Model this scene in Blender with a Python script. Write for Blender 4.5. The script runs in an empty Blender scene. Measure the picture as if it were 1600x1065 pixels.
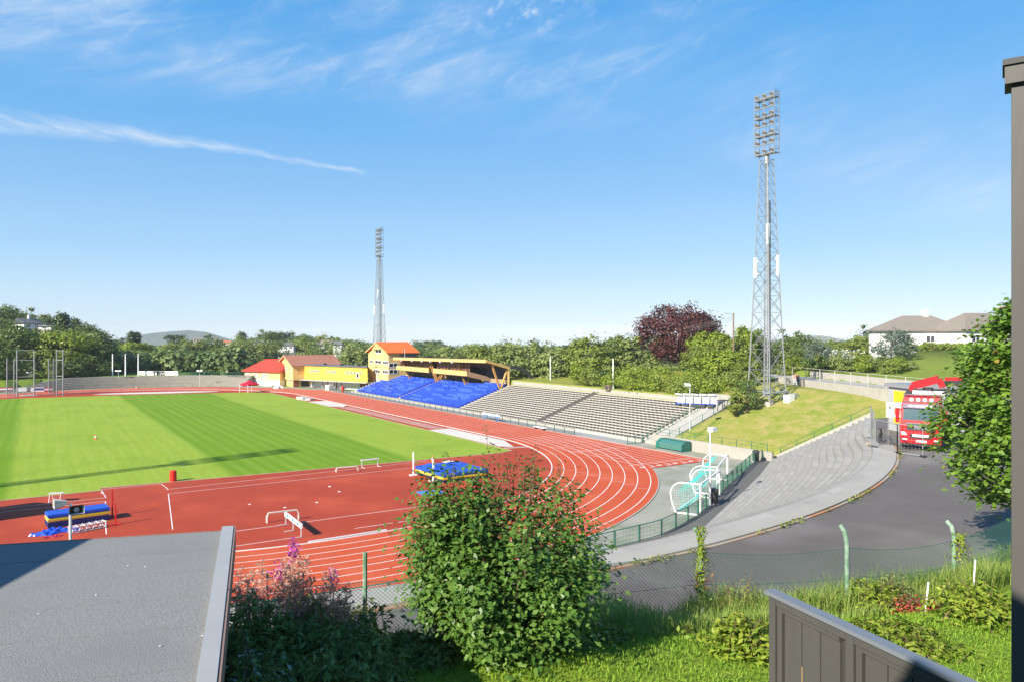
import bpy, math, random
import numpy as np
from mathutils import Vector, Matrix
R=math.radians; PI=math.pi
SC=bpy.context.scene; COL=SC.collection
rnd=random.Random(7); nr=np.random.default_rng(11)
# ------------------------------------------------------------------ camera frame (world = running track, z 0 = track, metres)
CAM=np.array([-18.183,-82.959,13.762]); YAW=.5349; FPX=1125.; PX=721.47; PY=526.6
DV=np.array([math.sin(YAW),math.cos(YAW),0.]); RV=np.array([math.cos(YAW),-math.sin(YAW),0.])
def W(u,v,z):                      # u metres ahead of the balcony, v metres to the right, absolute height z
    p=CAM+DV*u+RV*v; return (float(p[0]),float(p[1]),float(z))
def WP(u,px,z): return W(u,(px-PX)*u/FPX,z)
def gd(px,py,z=0.):                # where a sight line meets a level
    k=FPX/(py-PY)*(CAM[2]-z); return WP(k,px,z)
def zat(u,py): return CAM[2]-(py-PY)*u/FPX
def uv(x,y):
    a=np.array([x-CAM[0],y-CAM[1],0.]); return float(a@DV),float(a@RV)
def sm(t):
    t=min(1.,max(0.,t)); return t*t*(3-2*t)
def lerp(a,b,t): return a+(b-a)*t
# ------------------------------------------------------------------ materials
MT={}
def mat(name,col,rough=.8,col2=None,scale=4.,amt=.5,bump=0.,bscale=None,metal=0.,spec=.35,detail=4.,rndattr=False,trans=0.,alpha=1.,coat=0.,space='obj',stretch=None,col3=None,scale3=.4):
    m=bpy.data.materials.new(name); m.use_nodes=True; n=m.node_tree.nodes; l=m.node_tree.links
    b=n['Principled BSDF']; b.inputs['Roughness'].default_value=rough; b.inputs['Metallic'].default_value=metal
    b.inputs['Specular IOR Level'].default_value=spec; b.inputs['Coat Weight'].default_value=coat
    c=(*col,1); b.inputs['Base Color'].default_value=c
    out=None
    if col2 is not None or bump>0 or col3 is not None:
        if space=='obj':
            tc=n.new('ShaderNodeTexCoord'); vec=tc.outputs['Object']
        else:
            tc=n.new('ShaderNodeNewGeometry'); vec=tc.outputs['Position']
        if stretch:
            mp=n.new('ShaderNodeMapping'); mp.inputs['Scale'].default_value=stretch; l.new(vec,mp.inputs['Vector']); vec=mp.outputs[0]
    if col2 is not None:
        if rndattr:
            a=n.new('ShaderNodeAttribute'); a.attribute_name='rnd'; fac=a.outputs['Fac']
        else:
            t=n.new('ShaderNodeTexNoise'); t.inputs['Scale'].default_value=scale; t.inputs['Detail'].default_value=detail; t.inputs['Roughness'].default_value=.65
            l.new(vec,t.inputs['Vector'])
            r=n.new('ShaderNodeMapRange'); r.inputs['From Min'].default_value=.5-amt*.5; r.inputs['From Max'].default_value=.5+amt*.5
            l.new(t.outputs['Fac'],r.inputs['Value']); fac=r.outputs[0]
        mx=n.new('ShaderNodeMix'); mx.data_type='RGBA'; mx.inputs['A'].default_value=c; mx.inputs['B'].default_value=(*col2,1)
        l.new(fac,mx.inputs['Factor']); out=mx.outputs['Result']
        if col3 is not None:
            t2=n.new('ShaderNodeTexNoise'); t2.inputs['Scale'].default_value=scale3; t2.inputs['Detail'].default_value=5; l.new(vec,t2.inputs['Vector'])
            r2=n.new('ShaderNodeMapRange'); r2.inputs['From Min'].default_value=.5; r2.inputs['From Max'].default_value=.68; l.new(t2.outputs['Fac'],r2.inputs['Value'])
            mx2=n.new('ShaderNodeMix'); mx2.data_type='RGBA'; mx2.inputs['B'].default_value=(*col3,1); l.new(out,mx2.inputs['A']); l.new(r2.outputs[0],mx2.inputs['Factor']); out=mx2.outputs['Result']
        l.new(out,b.inputs['Base Color'])
    if bump>0:
        t=n.new('ShaderNodeTexNoise'); t.inputs['Scale'].default_value=bscale or scale*4; t.inputs['Detail'].default_value=3; l.new(vec,t.inputs['Vector'])
        bp=n.new('ShaderNodeBump'); bp.inputs['Strength'].default_value=bump; bp.inputs['Distance'].default_value=.02; l.new(t.outputs['Fac'],bp.inputs['Height']); l.new(bp.outputs[0],b.inputs['Normal'])
    if trans>0:
        tr=n.new('ShaderNodeBsdfTranslucent'); ms=n.new('ShaderNodeMixShader'); ms.inputs[0].default_value=trans
        if out: l.new(out,tr.inputs[0])
        else: tr.inputs[0].default_value=c
        l.new(b.outputs[0],ms.inputs[1]); l.new(tr.outputs[0],ms.inputs[2]); l.new(ms.outputs[0],n['Material Output'].inputs[0])
    if alpha<1:
        b.inputs['Alpha'].default_value=alpha
    MT[name]=m; return m
def leafmat(name,a,b,trans=.3,rough=.5): return mat(name,a,rough,col2=b,rndattr=True,trans=trans,spec=.3)
# ------------------------------------------------------------------ mesh builder
class MB:
    def __init__(s): s.v=[]; s.f=[]; s.mi=[]; s.k=0
    def mat(s,k): s.k=k; return s
    def add(s,vs,fs):
        o=len(s.v); s.v+= [tuple(map(float,p)) for p in vs]
        for f in fs: s.f.append(tuple(i+o for i in f)); s.mi.append(s.k)
        return s
    def poly(s,*pts): return s.add(pts,[tuple(range(len(pts)))])
    def box(s,c,d,rz=0.,taper=1.):
        x,y,z=[k/2 for k in d]; ca,sa=math.cos(rz),math.sin(rz); vs=[]
        for k,t in ((-1,1.),(1,taper)):
            for i,j in ((-1,-1),(1,-1),(1,1),(-1,1)):
                a,b=i*x*t,j*y*t; vs.append((c[0]+a*ca-b*sa,c[1]+a*sa+b*ca,c[2]+k*z))
        return s.add(vs,[(3,2,1,0),(4,5,6,7),(0,1,5,4),(1,2,6,5),(2,3,7,6),(3,0,4,7)])
    def prism(s,pts,h):            # pts: loop of 3D points, h: extrusion vector
        n=len(pts); h=Vector(h); a=[Vector(p) for p in pts]; b=[p+h for p in a]
        return s.add(a+b,[tuple(range(n-1,-1,-1)),tuple(range(n,2*n))]+[(i,(i+1)%n,n+(i+1)%n,n+i) for i in range(n)])
    def bar(s,p,q,w,h=None,up=(0,0,1)):
        h=h or w; p=Vector(p);q=Vector(q); d=(q-p); 
        if d.length<1e-6: return s
        d.normalize(); u=Vector(up)
        if abs(d.dot(u))>.98: u=Vector((1,0,0))
        a=d.cross(u).normalized(); b=a.cross(d); a*=w/2; b*=h/2; vs=[]
        for e in (p,q): vs+=[e-a-b,e+a-b,e+a+b,e-a+b]
        return s.add(vs,[(3,2,1,0),(4,5,6,7),(0,1,5,4),(1,2,6,5),(2,3,7,6),(3,0,4,7)])
    def tube(s,p,q,r,n=6,r2=None,cap=True):
        return s.path([p,q],[r,r if r2 is None else r2],n,cap)
    def path(s,pts,rs,n=6,cap=True):
        pts=[Vector(p) for p in pts]
        if not hasattr(rs,'__len__'): rs=[rs]*len(pts)
        vs=[];a=None
        for i,p in enumerate(pts):
            d=(pts[min(i+1,len(pts)-1)]-pts[max(i-1,0)])
            if d.length<1e-9: d=Vector((0,0,1))
            d.normalize()
            if a is None:
                u=Vector((0,0,1)) if abs(d.z)<.9 else Vector((1,0,0)); a=d.cross(u).normalized()
            else:
                a=(a-d*a.dot(d)); a=a.normalized() if a.length>1e-6 else d.cross(Vector((1,0,0))).normalized()
            b=d.cross(a)
            for k in range(n):
                t=2*PI*k/n; vs.append(p+(a*math.cos(t)+b*math.sin(t))*rs[i])
        fs=[]
        for i in range(len(pts)-1):
            for k in range(n): fs.append((i*n+k,i*n+(k+1)%n,(i+1)*n+(k+1)%n,(i+1)*n+k))
        if cap: fs+=[tuple(range(n-1,-1,-1)),tuple(range((len(pts)-1)*n,len(pts)*n))]
        return s.add(vs,fs)
    def lathe(s,c,prof,n=16,axis='z'):
        vs=[]
        for r,z in prof:
            for k in range(n):
                t=2*PI*k/n; a,b=r*math.cos(t),r*math.sin(t)
                vs.append((c[0]+a,c[1]+b,c[2]+z) if axis=='z' else ((c[0]+z,c[1]+a,c[2]+b) if axis=='x' else (c[0]+a,c[1]+z,c[2]+b)))
        m=len(prof); fs=[(i*n+k,i*n+(k+1)%n,(i+1)*n+(k+1)%n,(i+1)*n+k) for i in range(m-1) for k in range(n)]
        fs+=[tuple(range(n-1,-1,-1)),tuple(range((m-1)*n,m*n))]
        return s.add(vs,fs)
    def strip(s,a,b):              # quad strip between two polylines
        n=len(a); return s.add(list(a)+list(b),[(i,i+1,n+i+1,n+i) for i in range(n-1)])
    def build(s,name,mats,parent=None,world=True,smooth=False):
        me=bpy.data.meshes.new(name); v=s.v
        if parent is not None and world:
            M=parent.matrix_basis.inverted(); v=[tuple(M@Vector(p)) for p in v]
        me.from_pydata(v,[],s.f); 
        for m in (mats if isinstance(mats,(list,tuple)) else [mats]): me.materials.append(m)
        me.polygons.foreach_set('material_index',s.mi)
        if smooth: me.polygons.foreach_set('use_smooth',[True]*len(s.f))
        me.update(); o=bpy.data.objects.new(name,me); COL.objects.link(o)
        if parent is not None: o.parent=parent
        return o
def tag(o,label,cat,group=None):
    o['label']=label; o['category']=cat
    if group: o['group']=group
    return o
def thing(name,label,cat,loc=(0,0,0),rz=0.,group=None):
    o=bpy.data.objects.new(name,None); COL.objects.link(o); o.empty_display_size=.3
    o.location=loc; o.rotation_euler=(0,0,rz); o.matrix_basis=Matrix.Translation(Vector(loc))@Matrix.Rotation(rz,4,'Z')
    return tag(o,label,cat,group)
def struct(o): o['kind']='structure'; return o
def stuff(o,label,cat): o['kind']='stuff'; return tag(o,label,cat)
KIDS={}
def dup(root,loc=None,rz=None,label=None,scale=None,group=None):
    r=root.copy(); COL.objects.link(r)
    if loc is not None: r.location=loc
    if rz is not None: r.rotation_euler=(0,0,rz)
    if scale is not None: r.scale=(scale,)*3 if not hasattr(scale,'__len__') else scale
    if label: r['label']=label
    if group: r['group']=group
    for ch in list(root.children):
        c=ch.copy(); COL.objects.link(c); c.parent=r
        for g in list(ch.children):
            d=g.copy(); COL.objects.link(d); d.parent=c
    return r
ORD=['lowest','second','third','fourth','fifth','sixth','seventh','eighth','ninth','tenth','eleventh','twelfth','thirteenth','fourteenth','fifteenth','sixteenth']
def text(body,loc,size,m,parent,right=(1,0,0),up=(0,0,1),name='lettering',extrude=.004,bold=0.,local=False):
    cu=bpy.data.curves.new(name,'FONT'); cu.body=body; cu.size=size; cu.extrude=extrude; cu.align_x='CENTER'; cu.align_y='CENTER'; cu.offset=bold
    t=bpy.data.objects.new('tmp_text',cu); COL.objects.link(t); bpy.context.view_layer.update()
    me=bpy.data.meshes.new_from_object(t.evaluated_get(bpy.context.evaluated_depsgraph_get())); bpy.data.objects.remove(t)
    r=Vector(right).normalized(); u=Vector(up).normalized(); n=r.cross(u)
    M=Matrix(((r.x,u.x,n.x,loc[0]),(r.y,u.y,n.y,loc[1]),(r.z,u.z,n.z,loc[2]),(0,0,0,1)))
    if parent is not None and not local: M=parent.matrix_basis.inverted()@M
    me.transform(M); me.materials.clear(); me.materials.append(m)
    o=bpy.data.objects.new(name,me); COL.objects.link(o); o.parent=parent; return o
# leaves: kite shaped quads
def leafobj(name,P,size,m,parent=None,N=None,aspect=.55,fold=.15,jit=.7,seed=1,rndv=None,downs=0.):
    g=np.random.default_rng(seed); n=len(P); P=np.asarray(P,float)
    size=np.broadcast_to(size,(n,)).astype(float)*g.uniform(.7,1.25,n)
    if N is None: N=g.normal(size=(n,3)); N[:,2]=np.abs(N[:,2])+.3
    N=N/np.linalg.norm(N,axis=1,keepdims=True); N=N+g.normal(size=(n,3))*jit*.5; N/=np.linalg.norm(N,axis=1,keepdims=True)
    T=g.normal(size=(n,3)); T[:,2]-=downs; T-=N*np.sum(T*N,1,keepdims=True); T/=np.linalg.norm(T,axis=1,keepdims=True); B=np.cross(N,T)
    s=size[:,None]; v=np.empty((n,4,3))
    v[:,0]=P-T*s*.5; v[:,1]=P+B*s*aspect*.5+N*s*fold-T*s*.05; v[:,2]=P+T*s*.5; v[:,3]=P-B*s*aspect*.5+N*s*fold-T*s*.05
    v=v.reshape(-1,3)
    me=bpy.data.meshes.new(name); me.vertices.add(4*n); me.vertices.foreach_set('co',v.ravel())
    me.loops.add(4*n); me.loops.foreach_set('vertex_index',np.arange(4*n,dtype=np.int32))
    me.polygons.add(n); me.polygons.foreach_set('loop_start',np.arange(0,4*n,4,dtype=np.int32)); me.polygons.foreach_set('loop_total',np.full(n,4,dtype=np.int32))
    at=me.attributes.new('rnd','FLOAT','POINT'); rv=g.uniform(0,1,n) if rndv is None else rndv
    at.data.foreach_set('value',np.repeat(rv,4).astype(np.float32))
    me.materials.append(m); me.update(); me.validate()
    o=bpy.data.objects.new(name,me); COL.objects.link(o)
    if parent is not None: o.parent=parent
    return o
# ------------------------------------------------------------------ terrain
def circ(r,a0,a1,n,c=(0,0),z=0): return [(c[0]+r*math.cos(R(a0+(a1-a0)*i/n)),c[1]+r*math.sin(R(a0+(a1-a0)*i/n)),z) for i in range(n+1)]
BASE=[p[:2] for p in circ(52.0,-122,-70,40)]+[gd(*k_,.45)[:2] for k_ in ((1066,851),(1101,826),(1139,790),(1163,769),(1187,745),(1206,720))]+[(51.6,-32.6)]
TOP=[p[:2] for p in circ(63.7,-122,-57,60)]+[(37.6,-51.2),(40,-49.6),(43,-47.9),(46,-46.2),(49,-44.6),(51.4,-43.2)]
def resample(pl,n):
    P=[Vector((*p,0)) for p in pl]; L=[0]
    for a,b in zip(P,P[1:]): L.append(L[-1]+(b-a).length)
    out=[];j=0
    for i in range(n+1):
        t=L[-1]*i/n
        while j<len(L)-2 and L[j+1]<t: j+=1
        k=(t-L[j])/max(1e-9,L[j+1]-L[j]); p=P[j].lerp(P[j+1],k); out.append((p.x,p.y))
    return out
BASE=resample(BASE,110); TOP=resample(TOP,110)
TPOLY=BASE+TOP[::-1]
def inpoly(x,y,pl):
    c=False;j=len(pl)-1
    for i in range(len(pl)):
        xi,yi=pl[i];xj,yj=pl[j]
        if (yi>y)!=(yj>y) and x<(xj-xi)*(y-yi)/(yj-yi)+xi: c=not c
        j=i
    return c
BL0=np.array([67.9,-37.4]); BT=np.array([.355,.935]); BN=np.array([.935,-.355])
def zb(y): return min(7.2,max(5.95,7+.0256*(y+17.9)))
def zrd(y): return min(7.95,max(7.0,7.4+.0155*(y+37.4)))
def sdist(x,y): return math.hypot(x,y) if y<0 else (abs(x) if y<84.39 else math.hypot(x,y-84.39))
def ufence(v): return 16.3+.2*(v+2) if v<12 else 19.1+.45*(v-12)
def hills(x,y):
    z=-78*sm((math.hypot(x,y)-330)/2400)
    for cx,cy,a,s in ((-95,262,23,62),(-60,330,12,60)):
        z+=a*math.exp(-((x-cx)**2+(y-cy)**2)/(2*s*s))
    return z
def terr(x,y):
    sd=sdist(x,y); u,v=uv(x,y); far=hills(x,y) if sd>58 else 0.
    if y<2 and x>46 or (y<-31 and x>46): reg='E'
    s=(np.array([x,y])-BL0)@BN
    # south-east grass hill and upper road
    def east():
        b=zb(y)
        if s<4.6: return min(1+.3*(x-51.5),b)
        b=zrd(y)
        return b+.9*sm((s-5.9)/.6)+3.1*sm((s-8)/42)-7*sm((s-95)/60)
    def behind():
        return lerp(5.35,2.7,sm((y-62)/22))+1.6*sm((x-64)/22)
    if y>=0: 
        if x>62.85:
            w=sm((y-100)/30); z=lerp(behind(),0 if sd<70 else 2.2*sm((sd-70)/20),w) 
            return z+far*sm((sd-75)/60)
        if y>84 and sd>56:
            a=math.degrees(math.atan2(y-84.39,x))
            z=2.6*sm((a-66)/6)
            return z+far*sm((sd-75)/60)
        if x<-56: return 2.6+far*sm((sd-75)/60)
        return -.06
    # y<0
    if x>50.4 and y>-45 and x-51.5>-1.2:
        if y>-13.9:
            if x<62.85: return -.06
            return lerp(east(),behind(),sm((y+14)/8))+far*sm((sd-120)/60)
        if not inpoly(x,y,TPOLY):
            if x<51.4 : return -.06
            e=east(); p=min(5.85,.45+.475*(-31.6-y)) if y<-31.6 else -1
            if y>-17.2 and x<64: return min(e,.25+.3463*(x-50.65))-.25
            return max(e,p)
    if inpoly(x,y,TPOLY): return -.06
    if sd<63.7 and x<51: return -.06
    # road shelf and garden
    if sd<51.9 and x<51: return -.06
    z=5.85
    if x>50 and s>-12: z=max(z,east())
    t=ufence(v)+1.3-u
    if t>0 and v>-40:
        z=5.85+1.1*sm(t/1.5)+1.35*sm((t-1.2)/5.5)
        if v>9: z+= .35*sm((v-9)/6)*sm(t/3)
    if x<-56: z=lerp(z,2.6,sm((y+40)/30))
    return z+far*sm((sd-90)/60)
SKYS=.085; SKYSAT=1.1; SKYVAL=1.0; CLOUD=(10.,10.6,11.2); SUNE=5.0; EXPO=1.0
HOUSEZ=17.5

HAZE=1.15e-4
# ------------------------------------------------------------------ world, sun, camera
AZ=R(13.); EL=R(30.5)              # direction in which shadows fall, height of the sun
w=bpy.data.worlds.new('World'); SC.world=w; w.use_nodes=True; nt=w.node_tree; N=nt.nodes; L=nt.links
bg=N['Background']; sky=N.new('ShaderNodeTexSky'); sky.sky_type='NISHITA'; sky.sun_disc=False; sky.sun_elevation=EL
sdir=(-math.cos(AZ),-math.sin(AZ)); sky.sun_rotation=math.atan2(sdir[0],sdir[1]); sky.air_density=1.0; sky.dust_density=.35; sky.ozone_density=2.2
bg.inputs[1].default_value=SKYS
def math_(op,a,b=None,clamp=False):
    m=N.new('ShaderNodeMath'); m.operation=op; m.use_clamp=clamp
    for i,k in enumerate((a,b)):
        if k is None: continue
        if isinstance(k,(int,float)): m.inputs[i].default_value=k
        else: L.new(k,m.inputs[i])
    return m.outputs[0]
tc=N.new('ShaderNodeTexCoord'); sp=N.new('ShaderNodeSeparateXYZ'); L.new(tc.outputs['Generated'],sp.inputs[0])
# azimuth measured from the photograph's main direction (degrees), elevation (degrees): fixed in the world
azn=math_('MULTIPLY',math_('ARCTAN2',sp.outputs[0],sp.outputs[1]),180/PI); azd=math_('SUBTRACT',azn,math.degrees(YAW))
eld=math_('MULTIPLY',math_('ARCSINE',sp.outputs[2]),180/PI)
def curve(pts):                    # piecewise el(az)
    c=N.new('ShaderNodeFloatCurve'); a0,a1=-60.,60.
    cm=c.mapping; cu=cm.curves[0]
    P=[((a-a0)/(a1-a0),e/60.) for a,e in pts]
    while len(cu.points)<len(P): cu.points.new(.5,.5)
    for k,(a,b) in enumerate(P): cu.points[k].location=(a,b); cu.points[k].handle_type='AUTO'
    cm.update(); L.new(math_('DIVIDE',math_('SUBTRACT',azd,a0),a1-a0),c.inputs['Value']); return math_('MULTIPLY',c.outputs[0],60.)
def noise(sx,sy,rot,scale,detail=6,rough=.6,dist=0.):
    cb=N.new('ShaderNodeCombineXYZ'); L.new(azd,cb.inputs[0]); L.new(eld,cb.inputs[1])
    mp=N.new('ShaderNodeMapping'); mp.inputs['Rotation'].default_value=(0,0,R(rot)); L.new(cb.outputs[0],mp.inputs[0])
    m2=N.new('ShaderNodeMapping'); m2.inputs['Scale'].default_value=(sx,sy,1); L.new(mp.outputs[0],m2.inputs[0])
    t=N.new('ShaderNodeTexNoise'); t.inputs['Scale'].default_value=scale; t.inputs['Detail'].default_value=detail; t.inputs['Roughness'].default_value=rough; t.inputs['Distortion'].default_value=dist
    L.new(m2.outputs[0],t.inputs['Vector']); return t.outputs['Fac']
def rng(v,a,b,c=0.,d=1.):
    m=N.new('ShaderNodeMapRange'); m.interpolation_type='SMOOTHSTEP'; m.inputs[1].default_value=a; m.inputs[2].default_value=b; m.inputs[3].default_value=c; m.inputs[4].default_value=d; L.new(v,m.inputs[0]); return m.outputs[0]
# thin bright streak low on the left
e1=math_('SUBTRACT',eld,curve([(-60,13.6),(-33,14.15),(-21.4,14.2),(-14.5,13.6),(-8.2,12.75),(60,4)]))
e1=math_('ADD',e1,math_('MULTIPLY',math_('SUBTRACT',noise(.35,.5,8,1.,3),.5),.9))
w1=rng(azd,-36,-8.5,.95,.26); m1=math_('SUBTRACT',1.,math_('DIVIDE',math_('ABSOLUTE',e1),w1),True)
m1=math_('MULTIPLY',math_('MULTIPLY',m1,rng(azd,-9.,-7.,1.,0.)),rng(noise(.25,1.6,12,1.,6),.3,.62,.25,1.))
# broad cirrus veil from upper left to right
e2=math_('SUBTRACT',eld,curve([(-60,20),(-33,19.6),(-20,19.9),(-4,19.0),(8,18.0),(18,16.6),(25,13.2),(33,9.6),(45,6)]))
up=rng(e2,1.,11.,1.,0.15); dn=rng(e2,-4.0,1.6,0.,1.); band=math_('MULTIPLY',up,dn)
band=math_('MULTIPLY',band,rng(azd,18,34,1.,.45))
fi=rng(noise(.075,.42,-16,1.,8,.62,.5),.40,.74); fi2=rng(noise(.22,.55,-30,1.,7,.66,1.0),.47,.78)
soft=rng(noise(.05,.12,-14,1.,4),.36,.62,.25,1.)
m2=math_('MULTIPLY',band,math_('ADD',math_('MULTIPLY',math_('ADD',math_('MULTIPLY',fi,.62),math_('MULTIPLY',fi2,.45)),soft),math_('MULTIPLY',soft,.20)))
# few puffs near the top centre
e3=math_('SUBTRACT',eld,24.3); m3=math_('MULTIPLY',rng(math_('ABSOLUTE',e3),0.,2.2,1.,0.),rng(math_('ABSOLUTE',math_('SUBTRACT',azd,5.)),0.,7.,1.,0.))
m3=math_('MULTIPLY',m3,rng(noise(.5,.7,-25,1.,6),.5,.68))
cl=math_('MULTIPLY',math_('MINIMUM',math_('ADD',math_('ADD',math_('MULTIPLY',m1,.52),math_('MULTIPLY',m2,.72)),math_('MULTIPLY',m3,.55)),.8),rng(eld,3.,9.,.0,1.))
# clear northern sky: pale at the horizon, deep above; blended over the Nishita sky
rp=N.new('ShaderNodeValToRGB'); rp.color_ramp.interpolation='B_SPLINE' if False else 'LINEAR'; KX=1/(SKYS*2**EXPO)
stops=[(-5,(.60,.74,.86)),(0,(.655,.80,.915)),(2.4,(.585,.795,.985)),(6.4,(.395,.675,.985)),(11.4,(.275,.56,.935)),(17,(.155,.475,.915)),(23,(.080,.405,.885)),(40,(.05,.28,.72)),(90,(.03,.18,.55))]
er=rp.color_ramp.elements
while len(er)<len(stops): er.new(.5)
for e_,(a_,c_) in zip(er,stops): e_.position=(a_+10)/100; e_.color=(*c_,1)
L.new(math_('DIVIDE',math_('ADD',eld,10.),100.),rp.inputs[0])
sc_=N.new('ShaderNodeMix'); sc_.data_type='RGBA'; sc_.blend_type='MULTIPLY'; sc_.inputs['Factor'].default_value=1.; L.new(rp.outputs[0],sc_.inputs['A']); sc_.inputs['B'].default_value=(KX,KX,KX,1); sc_.clamp_result=False
hs=N.new('ShaderNodeHueSaturation'); hs.inputs['Saturation'].default_value=SKYSAT; hs.inputs['Value'].default_value=SKYVAL; L.new(sky.outputs[0],hs.inputs['Color'])
mx=N.new('ShaderNodeMix'); mx.data_type='RGBA'; L.new(cl,mx.inputs['Factor']); bl=N.new('ShaderNodeMix'); bl.data_type='RGBA'; bl.inputs['Factor'].default_value=.88; L.new(hs.outputs[0],bl.inputs['A']); L.new(sc_.outputs['Result'],bl.inputs['B']); L.new(bl.outputs['Result'],mx.inputs['A']); mx.inputs['B'].default_value=(.86*KX,.93*KX,1.0*KX,1)
L.new(mx.outputs['Result'],bg.inputs[0])
sl=bpy.data.lights.new('sun','SUN'); sl.energy=SUNE; sl.angle=R(.53); sl.color=(1.,.92,.79)
so=bpy.data.objects.new('sun',sl); COL.objects.link(so)
sv=Vector((math.cos(AZ)*math.cos(EL),math.sin(AZ)*math.cos(EL),-math.sin(EL))); so.rotation_euler=sv.to_track_quat('-Z','Y').to_euler(); so.location=(-60,-40,60)
cd=bpy.data.cameras.new('camera'); co=bpy.data.objects.new('camera',cd); COL.objects.link(co); SC.camera=co
co.location=CAM; co.rotation_euler=(PI/2,0,-YAW); cd.sensor_width=36.; cd.lens=36*FPX/1600; cd.shift_x=(800-PX)/1600; cd.shift_y=(PY-532.5)/1600; cd.clip_end=20000; cd.clip_start=.1
vs=SC.view_settings; vs.view_transform='Standard'; vs.look='None'; vs.gamma=1; vs.use_curve_mapping=False; vs.exposure=EXPO
# ------------------------------------------------------------------ setting: ground, track, roads, terracing
GRASSA=(.115,.19,.022); GRASSB=(.21,.275,.03); DRYA=(.27,.26,.055); DRYB=(.17,.235,.028)
def groundmat():
    m=bpy.data.materials.new('ground_cover'); m.use_nodes=True; n=m.node_tree.nodes; l=m.node_tree.links; b=n['Principled BSDF']; b.inputs['Roughness'].default_value=.95; b.inputs['Specular IOR Level'].default_value=.1
    g=n.new('ShaderNodeNewGeometry'); a=n.new('ShaderNodeAttribute'); a.attribute_name='dry'
    def nz(s,d=6,f0=.35,f1=.65,rough=.65):
        t=n.new('ShaderNodeTexNoise'); t.inputs['Scale'].default_value=s; t.inputs['Detail'].default_value=d; t.inputs['Roughness'].default_value=rough; l.new(g.outputs['Position'],t.inputs['Vector'])
        r=n.new('ShaderNodeMapRange'); r.inputs[1].default_value=f0; r.inputs[2].default_value=f1; l.new(t.outputs['Fac'],r.inputs[0]); return r.outputs[0]
    def mix(A,B,f):
        x=n.new('ShaderNodeMix'); x.data_type='RGBA'
        for k,s in ((A,'A'),(B,'B')):
            if isinstance(k,tuple): x.inputs[s].default_value=(*k,1)
            else: l.new(k,x.inputs[s])
        l.new(f,x.inputs['Factor']); return x.outputs['Result']
    lush=mix(GRASSA,GRASSB,nz(1.3)); lush=mix(lush,(.09,.14,.018),nz(9,4,.45,.75))
    dry=mix(DRYA,DRYB,nz(.22,8,.38,.6,.7)); dry=mix(dry,(.36,.29,.11),nz(.55,9,.46,.62,.8)); dry=mix(dry,(.10,.15,.018),nz(4.,6,.5,.8,.7))
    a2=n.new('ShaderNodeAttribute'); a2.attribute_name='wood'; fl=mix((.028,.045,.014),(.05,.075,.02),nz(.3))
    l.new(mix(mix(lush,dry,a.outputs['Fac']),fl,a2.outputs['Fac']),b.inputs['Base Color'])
    t=n.new('ShaderNodeTexNoise'); t.inputs['Scale'].default_value=7.; t.inputs['Detail'].default_value=5; l.new(g.outputs['Position'],t.inputs['Vector'])
    bp=n.new('ShaderNodeBump'); bp.inputs['Strength'].default_value=.7; bp.inputs['Distance'].default_value=.12; l.new(t.outputs['Fac'],bp.inputs['Height']); l.new(bp.outputs[0],b.inputs['Normal'])
    return m
def axis(parts):
    o=[]
    for a,b,s in parts:
        k=max(1,round((b-a)/s)); o+=[a+(b-a)*i/k for i in range(k)]
    return o+[parts[-1][1]]
XS=axis([(-3600,-2000,800),(-2000,-800,200),(-800,-300,60),(-300,-120,15),(-120,-45,4),(-45,90,1.0),(90,150,3),(150,400,12),(400,1000,60),(1000,2400,200),(2400,3600,600)])
YS=axis([(-2200,-600,800),(-600,-200,60),(-200,-92,8),(-92,0,1.0),(0,90,3),(90,160,2.5),(160,400,10),(400,1200,60),(1200,3000,250),(3000,3700,700)])
V=[];dry=[];wood=[]
for y in YS:
    for x in XS:
        V.append((x,y,terr(x,y)))
        d=0.
        if x>50 and -46<y<-13 and ((np.array([x,y])-BL0)@BN)<1: d=1.
        if x>62 and -13<=y<90: d=.8
        if x>66 and y<0 and ((np.array([x,y])-BL0)@BN)>5.5: d=.25
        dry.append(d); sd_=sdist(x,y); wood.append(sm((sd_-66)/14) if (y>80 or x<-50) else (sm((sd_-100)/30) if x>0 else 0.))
nx=len(XS); F=[(j*nx+i,j*nx+i+1,(j+1)*nx+i+1,(j+1)*nx+i) for j in range(len(YS)-1) for i in range(nx-1)]
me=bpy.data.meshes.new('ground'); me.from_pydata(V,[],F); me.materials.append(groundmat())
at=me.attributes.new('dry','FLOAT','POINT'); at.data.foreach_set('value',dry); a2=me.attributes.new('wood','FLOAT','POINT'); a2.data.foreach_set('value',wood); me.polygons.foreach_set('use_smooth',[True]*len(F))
ground=bpy.data.objects.new('ground',me); COL.objects.link(ground); struct(ground)
# materials of the sports ground
mat('track_red',(.50,.076,.019),.85,col2=(.44,.062,.016),scale=.5,bump=.15,bscale=60,space='pos',col3=(.51,.098,.036),scale3=.25)
mat('apron_red',(.36,.043,.012),.85,col2=(.30,.034,.010),scale=.35,bump=.15,bscale=60,space='pos',col3=(.42,.06,.02),scale3=.15)
mat('line_white',(.80,.78,.76),.7,col2=(.70,.60,.57),scale=1.5,space='pos')
mat('moss_concrete',(.22,.225,.17),.9,col2=(.35,.335,.285),scale=.3,bump=.15,space='pos',detail=6,col3=(.17,.20,.115),scale3=.25)
mat('walk_asphalt',(.27,.275,.27),.9,col2=(.33,.33,.32),scale=.5,space='pos',bump=.1,bscale=30)
mat('path_asphalt',(.095,.092,.086),.9,col2=(.125,.121,.113),scale=.6,space='pos',bump=.1,bscale=30)
mat('concrete',(.40,.38,.34),.9,col2=(.32,.305,.275),scale=.8,space='pos',bump=.1,detail=7)
mat('concrete_light',(.43,.405,.355),.9,col2=(.35,.33,.29),scale=1.1,space='pos',bump=.1,detail=6)
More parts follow.
